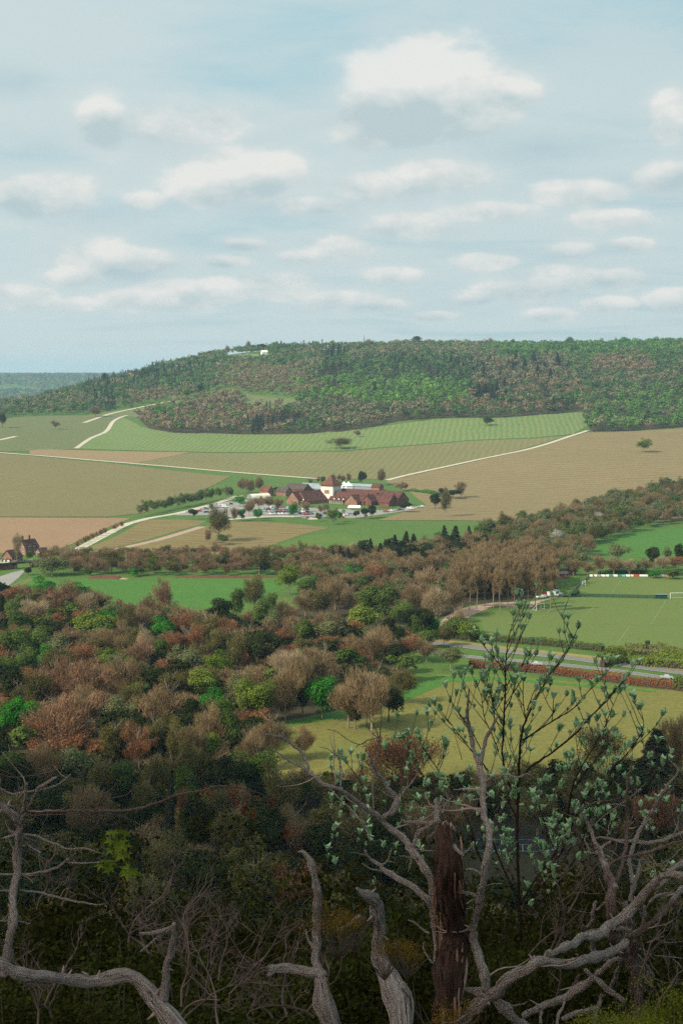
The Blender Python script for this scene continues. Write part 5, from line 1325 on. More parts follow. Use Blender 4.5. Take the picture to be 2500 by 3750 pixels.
m_dead2 = barkmat('reddish_dead_wood', (.26, .15, .12), (.50, .36, .32), (.085, .04, .03), .6)
m_spur = plain('broken_spur', (.24, .165, .145), .45, 20, .9)
m_twig = plain('dry_twig', (.12, .08, .068), .45, 9, .9)
m_furrow = barkmat('furrowed_yew_bark', (.11, .055, .038), (.22, .12, .09), (.025, .012, .009), .9, .8)
m_furrow2 = plain('red_brown_bark_strip', (.20, .10, .07), .5, 14, .95)
m_stem = barkmat('dark_young_bark', (.06, .033, .028), (.10, .06, .05), (.03, .018, .015), .2)
def dfield(u, v, base, amp, sd):
    return base + amp * mnoise.noise(Vector((u / 420, v / 420, sd)))
class Tree3:
    def __init__(s, name, label, cat, base, amp, sd, mat, group=None):
        s.base, s.amp, s.sd, s.mat = base, amp, sd, mat; s.rootp = None
        s.root = empty(name, (0, 0, 0), 0, label, cat, group); s.n = 0
    def pts(s, f, L, dd=0):
        out = []
        for q in L:
            u, v = fr(f, q[0], q[1]); d = dfield(u, v, s.base, s.amp, s.sd) + dd
            p = LOS(u, v, d); r = q[2] / FR[f][2] * d / F * (.80 if q[2] < 60 else .9)
            out.append((p, r))
        return out
    def place(s, p):
        s.root.location = p; s.rootp = Vector(p)
    def branch(s, parts, name='branch', mat=None, rough=.16, dd=0, snag=.0, blunt=True):
        """parts: list of (frame, points)"""
        P = []
        for f, L in parts: P += s.pts(f, L, dd)
        if s.rootp is None: s.place(P[-1][0])
        C = []; n = len(P)
        for i in range(n - 1):
            p0, p1, p2, p3 = P[max(i-1,0)], P[i], P[i+1], P[min(i+2,n-1)]
            L_ = (p2[0]-p1[0]).length; k = max(2, int(L_ / max(.006, .55*(p1[1]+p2[1])/2)))
            k = min(k, 60)
            for j in range(k):
                t = j / k
                c = .5*((2*p1[0])+(p2[0]-p0[0])*t+(2*p0[0]-5*p1[0]+4*p2[0]-p3[0])*t*t+(3*p1[0]-p0[0]-3*p2[0]+p3[0])*t**3)
                C.append((c, p1[1]+(p2[1]-p1[1])*(t*t*(3-2*t))))
        C.append(P[-1])
        rm = max(r for _, r in C); seg = 28 if rm > .03 else 18 if rm > .012 else 9 if rm > .005 else 6
        vs, at, fs = [], [], []; run = 0; sd = random.uniform(0, 50); N = len(C)
        for i, (p, r) in enumerate(C):
            t = (C[min(i+1,N-1)][0]-C[max(i-1,0)][0]).normalized()
            if i == 0: a = t.cross(Vector((.31,.83,.46))).normalized()
            else: run += (p-C[i-1][0]).length / max(r, .003); a = (a-t*a.dot(t)).normalized()
            b = t.cross(a); w = mnoise.noise_vector(Vector((run*.16, sd, 0))) * r * .75 + mnoise.noise_vector(Vector((run*.45, sd, 4))) * r * .28
            kn = 1 + .5 * max(0, mnoise.noise(Vector((run*.3, sd, 9)))) - .25 * max(0, -mnoise.noise(Vector((run*.3, sd, 9)))) * (1 if rough else 0)
            for j in range(seg):
                an = 2*math.pi*j/seg; q = Vector((math.cos(an+run*.05)*1.7, math.sin(an+run*.05)*1.7, run*.14+sd))
                f1 = mnoise.noise(q*1.0)*1.1 + abs(mnoise.noise(q*2.1))*-1.1 + mnoise.noise(q*4.3)*.5 + max(0, mnoise.noise(Vector((q.x, q.y, run*.35+sd))*1.3)-.25)*1.6
                rr = r*kn*(1+rough*f1)
                e = 0
                if blunt and i == 0 and r > .006: e = r*.5*mnoise.noise(q*2+Vector((3,3,3)))
                vs.append(p + w - s.rootp + (a*math.cos(an)+b*math.sin(an))*rr - t*e); at += [q.x, q.y, run*.3+sd]
        for i in range(N-1):
            for j in range(seg):
                j2 = (j+1)%seg; fs.append((i*seg+j, i*seg+j2, (i+1)*seg+j2, (i+1)*seg+j))
        fs.append(tuple(reversed(range(seg)))); fs.append(tuple((N-1)*seg+j for j in range(seg)))
        me = bpy.data.meshes.new(name); me.from_pydata([tuple(v) for v in vs], [], fs)
        A = me.attributes.new('grain', 'FLOAT_VECTOR', 'POINT'); A.data.foreach_set('vector', at)
        me.polygons.foreach_set('use_smooth', [True]*len(fs)); me.materials.append(mat or s.mat); me.update()
        s.n += 1
        o = mesh_obj(name, me, s.root); o.location = (0,0,0)
        s.C = C
        return o, C
    def snags(s, C, n, lm=9, up=.2):
        """little broken side spurs"""
        for _ in range(max(1, n//2)):
            i = random.randrange(3, len(C)-3); p, r = C[i]
            d = Vector((random.uniform(-1,1), random.uniform(-.6,.6), random.uniform(-.5,1)+up)).normalized(); L_ = r*random.uniform(1.6, max(2.2, lm*.55))
            q = [p, p+d*L_*.5+Vector((random.uniform(-1,1),0,random.uniform(-1,1)))*L_*.12, p+d*L_]
            mb = MB(); mb.tube([x-s.rootp for x in q], [r*.34, r*.22, r*.08], 6); o = mb.build('twig', m_spur, s.root, True)
def multi(tr, L, **k):
    for parts in L:
        if isinstance(parts, tuple) and isinstance(parts[0], str): parts = [parts]
        tr.branch(parts, **k)
def twiglets(tr, C, n, L0=.10, L1=.26):
    for _ in range(n):
        i = random.randrange(len(C)); p, r = C[i]; mb = MB(); L_ = random.uniform(L0, L1)
        d = Vector((random.uniform(-1,1), random.uniform(-.5,.5), random.uniform(-.5,1.1))).normalized(); r0 = min(.004, r*.4); q = [p - tr.rootp]
        for k in range(7): d = (d + Vector((random.uniform(-1,1), random.uniform(-.6,.6), random.uniform(-.8,1)))*.34).normalized(); q.append(q[-1] + d*L_/7)
        mb.tube(q, [r0*(1-.11*k) for k in range(8)], 5)
        if random.random() < .7:
            e = (d + Vector((random.uniform(-1,1), 0, random.uniform(-1,1)))).normalized(); a = q[random.randint(2, 5)]; b = a + e*L_*.2; c_ = b + (e + Vector((random.uniform(-.6,.6), 0, .4))).normalized()*L_*.18
            mb.tube([a, b, c_], [r0*.6, r0*.45, r0*.2], 4)
        mb.build('thin_twig', m_spur, tr.root, True)
# ---- the dead yew with the thick furrowed stump in the middle
y = Tree3('dead_yew', 'dead yew with thick furrowed red-brown stump and long pale bare limbs, right of centre', 'dead tree', 4.6, .35, 1.0, m_dead)
random.seed(5)
y.branch([('D', [(490,-18,44),(492,10,60),(492,90,68),(488,200,70),(490,300,72),(500,420,76),(505,540,76),(505,640,72),(495,740,66),(490,900,70),(490,1100,74)])], 'trunk', m_furrow, .42)
STC = y.C
y.place(y.rootp)
for k in range(22):      # loose strips of bark and splinters down the stump
    i0 = random.randrange(2, max(3, len(STC)-16)); an = random.uniform(math.pi*.95, math.pi*2.05); q = []
    for j in range(random.randint(5, 14)):
        c_, r_ = STC[min(i0+j, len(STC)-1)]; a_ = an + .02*j; rr_ = r_*(.98+.10*math.sin(j*.7+k))
        q.append(c_ + Vector((math.cos(a_)*rr_, math.sin(a_)*rr_, 0)) - y.rootp)
    mb = MB(); n_ = len(q); mb.tube(q, [STC[i0][1]*.085*math.sin(math.pi*(j+.6)/(n_+.2)) + .0015 for j in range(n_)], 6); mb.build('bark_strip', m_spur if k % 6 == 0 else m_furrow2, y.root, True)
for k in range(7):
    c_, r_ = STC[0]; an = k*.9; p_ = c_ + Vector((math.cos(an), math.sin(an), 0))*r_*.62 - y.rootp; h_ = r_*random.uniform(.3, 1.1)
    mb = MB(); mb.tube([p_ - Vector((0,0,r_*.3)), p_ + Vector((0,0,h_*.5)), p_ + Vector((random.uniform(-.2,.2)*r_, 0, h_))], [r_*.4, r_*.3, r_*.06], 7); mb.build('splinter', m_furrow2 if k % 3 else m_spur, y.root, True)
long_ = [('E', [(65,280,3),(130,305,6),(200,355,8),(250,385,10),(300,405,14),(340,440,17),(400,480,18),(470,530,19),(560,570,20),(640,610,21),(720,665,23),(800,730,25),(870,790,27),(950,860,30),(1030,925,33),(1090,1000,36)]), ('D', [(310,55,22),(365,140,22),(405,215,22),(430,290,22),(450,360,20)])]
o, C = y.branch(long_); y.snags(C, 12, 7); twiglets(y, C, 9)
o, C = y.branch([('E', [(33,173,8),(90,185,12),(150,190,14),(200,215,14),(250,262,15),(300,300,15),(330,350,14),(345,410,16),(338,440,15)])]); y.snags(C, 5, 5)
TH = [('E', [(335,140,2),(318,205,4),(297,280,5),(285,340,5),(290,392,6)]),('E', [(85,440,3),(140,405,4),(210,368,5)]),('E', [(432,265,3),(490,280,4),(530,310,5),(562,332,6)]),
 ('E', [(562,280,7),(572,350,9),(580,430,9),(583,500,9),(580,562,9)]),('E', [(785,300,12),(800,360,11),(806,400,9),(808,500,9),(815,620,9),(818,722,9)]),
 ('E', [(872,-30,3),(876,60,4),(866,130,5),(862,230,7),(850,320,10),(820,375,13),(840,430,15),(880,500,18),(930,570,21),(975,625,23),(985,680,25),(960,735,23),(910,755,21),(866,778,20)]),
 ('E', [(748,-5,3),(790,60,4),(830,130,5),(852,196,6)]),('E', [(768,30,3),(770,100,4),(800,160,4),(850,200,5)]),('E', [(490,138,3),(560,160,4),(620,205,4),(712,248,5),(780,215,6),(855,200,6)]),('E', [(690,272,3),(720,245,4)]),
 ('E', [(1130,455,4),(1090,520,8),(1040,580,11),(985,625,15)]),('E', [(712,562,3),(780,540,4),(850,570,5),(955,628,6)]),('E', [(412,548,2),(470,545,3),(520,555,4)]),
 ('E', [(1270,635,20),(1275,700,21),(1280,760,22),(1290,810,24)]),('E', [(1018,780,8),(1030,795,13),(1100,805,15),(1180,805,16),(1270,808,16)]),
 ('E', [(1068,1160,5),(1090,1080,13),(1105,990,18),(1125,920,21),(1150,872,23),(1190,845,22),(1240,815,20),(1290,790,18)]),('E', [(1388,615,5),(1340,670,9),(1310,745,11)]),('E', [(1215,915,6),(1250,880,12),(1300,850,20)]),
 [('E', [(642,1020,3),(700,1030,4),(760,1040,6)])],[('E', [(762,1008,12),(775,1050,12),(820,1085,15),(880,1120,19)]),('D', [(190,170,15),(250,205,17),(330,250,19),(390,300,20),(425,350,22),(432,440,20),(434,560,15),(440,660,13)])],
 ('E', [(947,992,5),(930,1060,9),(895,1105,9)]),('E', [(970,1095,3),(930,1085,5),(905,1095,6)]),('E', [(735,1103,4),(800,1140,6),(895,1160,8)]),('E', [(1005,1045,4),(1080,1060,7),(1140,1090,8)]),
 ('D', [(640,305,5),(610,285,8),(570,272,10),(500,268,12)]),('D', [(560,105,8),(540,85,11),(515,60,14)]),('D', [(600,55,4),(580,80,6),(562,95,7)]),('D', [(455,130,4),(440,100,5)]),('D', [(570,170,5),(590,165,7),(630,180,6),(645,200,4)]),
 ('D', [(305,400,4),(340,415,5),(380,450,6),(410,462,8)]),('D', [(380,500,3),(375,530,4),(400,575,5),(425,605,6)])]
for q in TH: y.branch(q if isinstance(q, list) else [q], rough=.12)
up_ = [('B', [(585,88,4),(578,180,8),(580,250,10),(600,330,13),(625,420,15),(635,470,17),(648,540,19),(655,600,20),(660,680,21),(675,750,23)]),('D', [(675,5,22),(678,60,21),(660,140,20),(650,220,19),(640,290,19),(622,370,20),(602,440,22),(600,520,26),(635,590,30),(662,650,30),(668,730,28)])]
o, C = y.branch(up_); y.snags(C, 10, 5); twiglets(y, C, 6)
for q in (('B', [(722,208,5),(692,268,9),(658,340,11),(632,440,14)]),('B', [(885,500,2),(850,482,5),(810,498,6),(760,488,6),(700,492,7),(655,520,9)]),('B', [(560,570,4),(600,600,5),(640,595,6)]),('B', [(455,610,9),(430,650,12),(440,700,14)]),
          ('D', [(740,232,2),(690,235,3),(650,250,5)])): y.branch([q], rough=.12)
lo_ = [('D', [(1300,505,20),(1220,560,26),(1150,582,29),(1060,596,30),(980,590,31),(900,592,34),(850,622,35),(760,675,36),(680,742,38),(600,812,36),(540,860,34),(430,905,36)])]
o, C = y.branch(lo_, rough=.22); y.snags(C, 12, 4); twiglets(y, C, 4)
o, C = y.branch([('D', [(1640,178,16),(1568,188,18),(1460,205,19),(1400,280,25),(1330,350,27),(1250,410,27),(1180,462,27),(1100,492,25),(1020,525,22),(950,560,18)])], rough=.2); y.snags(C, 14, 4)
o, C = y.branch([('D', [(555,715,14),(600,725,22),(660,745,26),(720,800,30),(790,850,32),(860,900,34)])], rough=.2)
# ---- the tangle of a second dead yew on the right
z2 = Tree3('dead_yew', 'tangled dead yew with many crossing pale limbs in the lower right corner', 'dead tree', 5.1, .4, 7.0, m_dead)
o, C = z2.branch([('D', [(1160,45,14),(1190,110,18),(1220,180,21),(1240,245,27),(1235,330,29),(1240,420,29),(1255,500,30),(1290,560,28),(1345,620,28),(1355,700,28),(1350,900,34)])], 'trunk', m_dead2, .28)
z2.snags(C, 8, 4)
RT = [
 ('N', [(555,235,8),(590,310,14),(640,400,18),(680,500,22),(710,590,26),(760,690,34),(800,790,38),(850,900,40),(905,1010,42),(925,1060,42)]),
 [('B', [(1330,435,7),(1322,470,8),(1310,520,9)]),('N', [(1040,0,22),(1028,130,22),(1030,260,24),(1040,380,24),(1035,500,24),(1025,620,25),(1000,740,26),(970,860,27),(935,980,28),(915,1060,28)])],
 [('B', [(1502,415,4),(1545,468,7)]),('N', [(1460,10,14),(1390,120,20),(1300,260,22),(1210,410,24),(1140,530,26),(1090,660,26),(1060,780,26),(1060,880,28),(1075,960,26),(1080,1010,24)])],
 ('N', [(1152,790,10),(1140,850,22),(1110,960,26),(1080,1060,28),(1060,1176,30)]),
 ('N', [(1600,500,10),(1560,520,20),(1470,560,24),(1370,600,24),(1240,620,26),(1130,612,24),(1030,600,22),(930,592,20),(810,565,10)]),
 ('N', [(1600,600,10),(1500,615,16),(1400,650,20),(1290,690,24),(1200,715,22),(1100,735,18),(980,765,16),(890,800,16),(855,860,16)]),
 ('N', [(878,608,14),(810,640,22),(770,690,26)]),('N', [(700,590,10),(760,565,12),(830,575,16),(900,590,14),(1000,625,10)]),
 ('N', [(640,400,10),(700,450,6),(790,375,7),(900,295,8),(1000,230,9),(1100,155,8),(1210,45,5)]),
 ('N', [(600,300,6),(660,265,8),(720,228,9),(780,215,7),(880,212,4)]),('N', [(770,265,4),(850,252,6),(920,248,7),(1010,262,7)]),
 ('N', [(660,550,6),(625,580,9),(650,640,10),(680,710,10),(740,720,11),(830,740,10),(890,780,9)]),('N', [(885,390,4),(855,450,6),(850,510,6),(838,560,6)]),
 ('N', [(1020,462,6),(930,468,6),(870,500,6),(840,550,7)]),('N', [(1125,368,4),(1085,420,6),(1050,450,7)]),('N', [(1105,322,3),(1080,380,4),(1055,430,5)]),
 ('N', [(1568,305,12),(1525,365,13),(1520,430,13),(1490,510,11),(1475,545,9)]),('N', [(1450,340,4),(1490,345,7),(1525,370,8)]),
 ('N', [(1213,738,3),(1240,790,6),(1290,820,7),(1370,812,8),(1450,770,7),(1520,700,6),(1575,650,5)]),('N', [(1085,770,4),(1150,780,6),(1210,790,7),(1250,815,6)]),
 ('N', [(1600,780,30),(1530,830,34),(1450,900,36),(1400,950,32),(1350,1010,28),(1280,1060,24)]),
 ('N', [(1620,900,16),(1568,908,22),(1460,930,26),(1360,940,28),(1310,990,30),(1240,1070,34),(1160,1150,38),(1090,1210,40)]),('N', [(1290,885,5),(1298,940,14),(1310,1000,20)]),
 ('N', [(1620,1000,26),(1560,1050,34),(1500,1110,36),(1440,1190,36)]),('N', [(1500,1095,10),(1420,1100,14),(1350,1110,16),(1290,1140,18),(1240,1190,18)]),
 ('N2', [(1480,0,36),(1400,80,38),(1330,150,38),(1260,220,36),(1190,285,32),(1090,350,28)]),('N2', [(1185,50,20),(1190,150,24),(1175,230,26),(1120,290,24),(1050,345,20)]),
 ('N2', [(1145,70,5),(1165,130,14),(1185,200,18)]),('N2', [(1000,0,34),(1010,100,36),(1040,200,38),(1040,290,32),(1030,340,28)]),('N2', [(950,0,20),(1000,80,24),(1030,150,28)]),
 ('N2', [(740,0,18),(720,60,26),(700,130,26),(700,190,24),(650,260,20)]),('N2', [(670,110,6),(690,125,10)]),('N2', [(820,10,14),(780,50,16),(745,85,16)]),('N2', [(600,235,20),(610,300,26),(610,370,30)]),
 ('N2', [(690,290,28),(700,380,30),(705,470,30),(700,520,28)]),('N2', [(930,260,30),(1000,262,28),(1060,280,24)]),
 ('N2', [(-40,1130,20),(50,1090,34),(150,1050,42),(260,1000,46),(360,960,48),(450,910,52),(530,850,56),(620,800,50),(700,740,44),(780,670,40),(860,600,36),(950,540,30)]),('N2', [(575,705,14),(555,760,26),(530,830,32)]),
 ('N2', [(1010,490,26),(975,570,28),(930,680,28),(890,780,26),(870,830,22)]),('N2', [(810,890,30),(780,960,30),(740,1040,30),(715,1120,32),(710,1220,34)]),
 ('N2', [(630,650,20),(700,720,30),(790,790,36),(870,860,38),(950,920,34),(1010,980,26)]),('N2', [(1110,380,40),(1100,480,48),(1105,580,50),(1110,680,50),(1110,780,48),(1100,880,44)]),
 ('N2', [(1060,485,12),(1130,520,16),(1190,580,18),(1240,650,18),(1275,740,16),(1200,800,18),(1150,880,20)]),('N2', [(1120,640,10),(1170,625,12),(1220,670,13),(1262,740,13)]),
 ('N2', [(1080,455,10),(1170,460,12),(1240,500,10),(1290,560,8)]),('N2', [(1140,400,6),(1180,470,8),(1230,560,7),(1270,635,5)]),
 ('N2', [(1190,1060,6),(1225,970,8),(1245,905,9),(1298,820,5)]),('N2', [(1222,820,5),(1232,870,6),(1245,905,8)]),('N2', [(1320,780,8),(1350,840,10),(1385,910,9)]),
 ('N2', [(1200,120,5),(1260,165,7),(1330,215,6),(1420,218,4),(1500,214,2)]),('N2', [(1240,335,4),(1300,360,6),(1380,390,6),(1480,395,5),(1570,380,4)]),('N2', [(1380,335,6),(1300,365,9),(1220,400,8)]),
 ('N2', [(1560,20,6),(1520,110,7),(1505,180,7),(1518,260,6)]),('N2', [(1275,40,4),(1250,100,6),(1220,130,7)]),
 ('N2', [(100,945,8),(150,980,14),(200,1020,18),(205,1100,20),(205,1190,20)]),('N2', [(430,960,16),(410,1030,18),(370,1090,18),(365,1190,20)]),('N2', [(400,1140,30),(500,1090,34),(600,1060,34),(720,1020,30)]),
 ('N2', [(585,985,3),(640,1035,5),(720,1050,6),(820,1065,6),(860,1120,5),(890,1180,4)]),('N2', [(1290,520,5),(1400,530,8),(1500,540,7),(1570,550,5)]),('N2', [(1470,560,6),(1520,600,9),(1560,650,8)]),
 ('N2', [(280,670,4),(340,730,5),(390,770,6)]),('N2', [(395,640,12),(390,760,8),(370,860,7),(350,930,5)])]
for i, q in enumerate(RT):
    o, C = z2.branch(q if isinstance(q, list) else [q], rough=.17, mat=m_dead2 if i % 4 == 1 else None, dd=(i % 5) * .05)
    if max(c[1] for c in C) > .018 and i % 2 == 0 and z2.n < 76: z2.snags(C, 1, 4)
    if i % 2: twiglets(z2, C, 1, .08, .22)
# ---- broken leaning snag left of the stump
s1 = Tree3('dead_stump', 'grey leaning broken stump with a jagged top, just left of the furrowed yew stump', 'dead tree', 4.1, .2, 3.0, m_dead)
o, C = s1.branch([('D', [(70,258,10),(95,272,20),(125,285,34),(150,320,40),(160,390,42),(165,470,46),(165,540,50),(185,620,56),(215,720,62),(235,800,66),(250,900,70),(260,1050,74)])], 'trunk', None, .26); s1.snags(C, 9, 2.5)
s1.branch([('D', [(-6,440,5),(20,430,9),(50,405,10),(90,380,14)])]); s1.branch([('D', [(290,690,26),(270,740,30),(265,820,32),(275,930,34)])])
s2 = Tree3('dead_stump', 'pale upright snag with a hooked split top above a short broken log, bottom centre', 'dead tree', 4.3, .2, 11.0, m_dead)
o, C = s2.branch([('C', [(1368,88,5),(1385,86,11),(1410,105,16),(1435,150,21),(1447,220,23),(1452,330,25),(1455,430,26),(1448,520,25),(1445,590,24),(1462,640,30),(1480,720,46),(1495,800,54),(1510,900,58),(1520,1060,60)])], 'trunk', None, .25); s2.snags(C, 12, 4)
s2.branch([('C', [(1238,640,26),(1262,625,30),(1330,622,30),(1400,630,30),(1470,645,36),(1490,670,40)])], rough=.22)
s2.branch([('C', [(1225,655,6),(1240,650,14),(1262,632,22)])]); s2.branch([('C', [(1402,440,4),(1415,490,8),(1435,520,10),(1460,560,10)])])
# ---- dead tree on the left
l1 = Tree3('dead_tree', 'pale dead tree at the left edge with an upright trunk and forked top', 'dead tree', 4.2, .25, 5.0, m_dead)
o, C = l1.branch([('A', [(90,755,16),(88,790,20),(84,840,23)]),('C', [(84,10,23),(80,100,23),(70,200,22),(62,300,21),(52,400,23),(42,500,26),(32,590,30),(30,640,34)])], 'trunk', None, .2); l1.snags(C, 10, 4)
for q in (('A', [(-20,665,14),(0,685,16),(40,715,20),(72,750,22),(88,790,20)]),('A', [(120,588,9),(115,650,12),(107,730,12),(95,775,12)]),('A', [(264,558,6),(225,580,10),(185,605,10),(168,625,9),(150,665,9),(120,715,9),(98,770,10)]),
          ('A', [(327,545,3),(290,578,5),(250,600,6),(200,612,7),(165,622,7)]),('A', [(-10,605,4),(30,625,5),(60,638,6),(110,628,7),(168,620,7)]),('A', [(-10,715,9),(50,712,9),(75,735,10),(90,765,10)]),
          ('A', [(12,842,6),(50,828,10),(90,812,11)]),('A', [(40,800,6),(60,815,9),(85,830,9)]),('A', [(128,755,3),(112,772,6)]),('C', [(120,48,4),(150,70,5),(190,92,6)]),
          ('C', [(95,192,6),(130,205,5),(155,232,4)]),('C', [(90,262,6),(190,275,7),(280,300,7),(350,315,6),(450,330,4),(480,325,2)]),('C', [(-10,268,5),(40,266,6),(70,268,6)]),('C', [(-10,405,4),(70,405,6),(140,418,4)]),
          ('C', [(-10,190,5),(60,190,7),(130,188,8),(200,178,8),(260,160,9),(310,125,9),(318,120,5)]),('C', [(310,135,6),(380,140,5),(460,135,3)]),('C', [(105,5,6),(170,15,7),(250,50,7),(320,75,5),(390,72,5),(470,95,2)])):
    o, C = l1.branch([q], rough=.14); twiglets(l1, C, 1, .06, .16)
l2 = Tree3('dead_log', 'thick pale dead limb lying along the lower left with one upright stub', 'dead tree', 3.7, .2, 8.0, m_dead)
o, C = l2.branch([('C', [(-60,585,28),(-20,600,30),(30,618,32),(100,640,34),(200,660,36),(320,672,36),(440,672,36),(520,660,38),(590,672,40),(640,702,44),(690,750,50),(730,800,56),(780,850,62),(840,920,68),(900,1010,72)])], 'log', None, .2); l2.snags(C, 14, 2.5)
o, C = l2.branch([('C', [(798,418,12),(800,440,17),(797,480,19),(785,540,20),(770,620,22),(762,700,25),(752,780,28)])], 'stub', None, .18); l2.snags(C, 7, 3)
l2.branch([('C', [(640,460,6),(680,465,11),(720,450,12),(770,440,10),(795,430,9)])]); l2.branch([('C', [(790,432,10),(740,467,10),(690,512,9),(648,545,7)])])
l3 = Tree3('fallen_branch', 'long thin dark dead branch reaching right from the left edge with red withered tips', 'dead branch', 5.4, .3, 9.0, m_dead2)
for q in (('A', [(-10,676,9),(60,695,9),(120,715,10),(210,716,11),(330,714,11),(470,714,12),(600,708,12),(680,692,11),(760,662,10),(840,636,9),(930,620,9),(990,603,8),(1080,605,6),(1150,620,5),(1220,650,4),(1300,720,3)]),('A', [(440,712,7),(460,690,8),(480,660,8),(520,655,6),(580,640,5),(640,598,3)]),
          ('A', [(450,700,5),(470,650,7),(490,632,8),(520,605,4),(550,550,2)]),('A', [(120,735,6),(300,730,6),(450,725,7),(540,735,5),(600,755,4),(680,800,2)]),('A', [(360,735,4),(400,755,3),(450,745,4),(480,722,3)]),
          ('A', [(300,715,4),(330,650,3),(355,630,2)]),('A', [(240,712,3),(245,675,2)]),('A', [(380,714,4),(400,685,3),(395,668,2)]),('A', [(690,690,4),(720,640,3),(755,655,2)]),('A', [(1000,600,4),(1010,570,3),(1040,560,2)]),
          ('A', [(-10,540,3),(60,560,5),(130,555,5),(210,540,5),(270,520,4),(300,470,2)]),('A', [(-10,520,4),(50,545,4),(100,575,3)]),('A', [(20,470,2),(90,500,4),(150,530,4)]),('A', [(200,610,4),(240,560,3),(330,550,2)])):
    l3.branch([(q[0], [(a_, b_, c_*.68) for a_, b_, c_ in q[1]])], rough=.12)
# withered red leaves hanging on that branch
def small_leaves(name, root, pts, n, spread, size, mat, hang=0):
    P = []
    for p in pts: P.append(np.array(p) + rng.normal(size=(n, 3)) * spread)
    P = np.concatenate(P); P[:, 2] -= hang
    o = mesh_obj(name, mesh_np(name, cards(P, rdir(len(P)), size, .45), 4, mat, rng.random(len(P))), root)
    if root: o.location = -Vector(root.location)
    return o
m_redl = leaf_mat('withered_red_leaves', (.13, .025, .012), (.2, .045, .02), .3, 0)
small_leaves('withered_leaves', l3.root, [LOS(*fr('A', x, y_), 5.4) for x, y_ in ((945,598),(965,606),(1055,600),(1070,604),(1120,670),(1125,690),(1165,622),(1235,655),(1330,770),(1320,785),(1165,715))], 14, .016, .008, m_redl, .02)
# ---- thickets of thin dead twigs along the bottom
def thicket(label, f, x, y_, depth, lean, size, seed, n=3, mat=None):
    random.seed(seed); root = empty('dead_twigs', LOS(*fr(f, x, y_), depth), 0, label, 'dead shrub', 'dry twigs along the bottom')
    def grow(p, d, L_, r, lv, mb):
        pts = [p]; 
        for i in range(5):
            d = (d + Vector((random.uniform(-1,1), random.uniform(-1,1), random.uniform(-.8,1))) * .42).normalized(); pts.append(pts[-1] + d*L_/5)
        mb.tube(pts, [r*(1-.13*i) for i in range(6)], 6 if lv < 1 else 4, cap=False)
        if lv < 3:
            for k in range(random.randint(3, 4)):
                q = pts[random.randint(1, 5)]; e = (d + Vector((random.uniform(-1,1), random.uniform(-.8,.8), random.uniform(-.6,1))) * 1.1).normalized()
                grow(q, e, L_*random.uniform(.4,.75), r*.55, lv+1, mb)
    for i in range(n):
        mb = MB(); a = lean + random.uniform(-.7, .7)
        grow(Vector((random.uniform(-.1,.1), random.uniform(-.1,.1), 0)), Vector((math.sin(a), random.uniform(-.3,.3), math.cos(a))).normalized(), size*random.uniform(.4,.75), .0045, 0, mb)
        mb.build('branch', mat or m_twig, root, True)
TW = [('grey twiggy dead shrub right of the upright stub, lower left',960,740,4.6,.0,.42),('small forked dead shrub standing left of the hooked snag',1080,640,5.0,.1,.34),('low mat of tangled dry twigs at the bottom edge right of the thick limb',930,880,4.3,.1,.38),
      ('dry twig clump behind the upright stub on the lower left',650,520,5.2,-.2,.40),('sparse dead twigs left of the sycamore sapling',300,330,5.4,.6,.42),('dry twigs at the foot of the hooked snag',1260,800,4.8,.3,.34),('spindly dead shrub with whitish forked tips, centre of the lower left',860,560,4.9,.0,.40),
      ('tangle of dry twigs near the left bottom corner',260,840,4.4,.2,.34),('wiry dead twigs low between snag and leaning stump',1420,860,4.4,-.1,.3)]
for i, (lb, x, y_, d_, ln, sz_) in enumerate(TW): thicket(lb, 'C', x, y_, d_, ln, sz_, 40 + i)
for i, (lb, x, y_, d_, ln, sz_) in enumerate([('thin reddish twigs filling the gap left of the crossing limbs',900,560,6.0,.4,.5),('wiry reddish twigs under the tennis court view',1000,330,6.4,.3,.55),('fine dry twigs in the lower right corner behind the yew sprays',1430,760,5.0,-.2,.4)]): thicket(lb, 'D', x, y_, d_, ln, sz_, 70 + i)
random.seed(9)
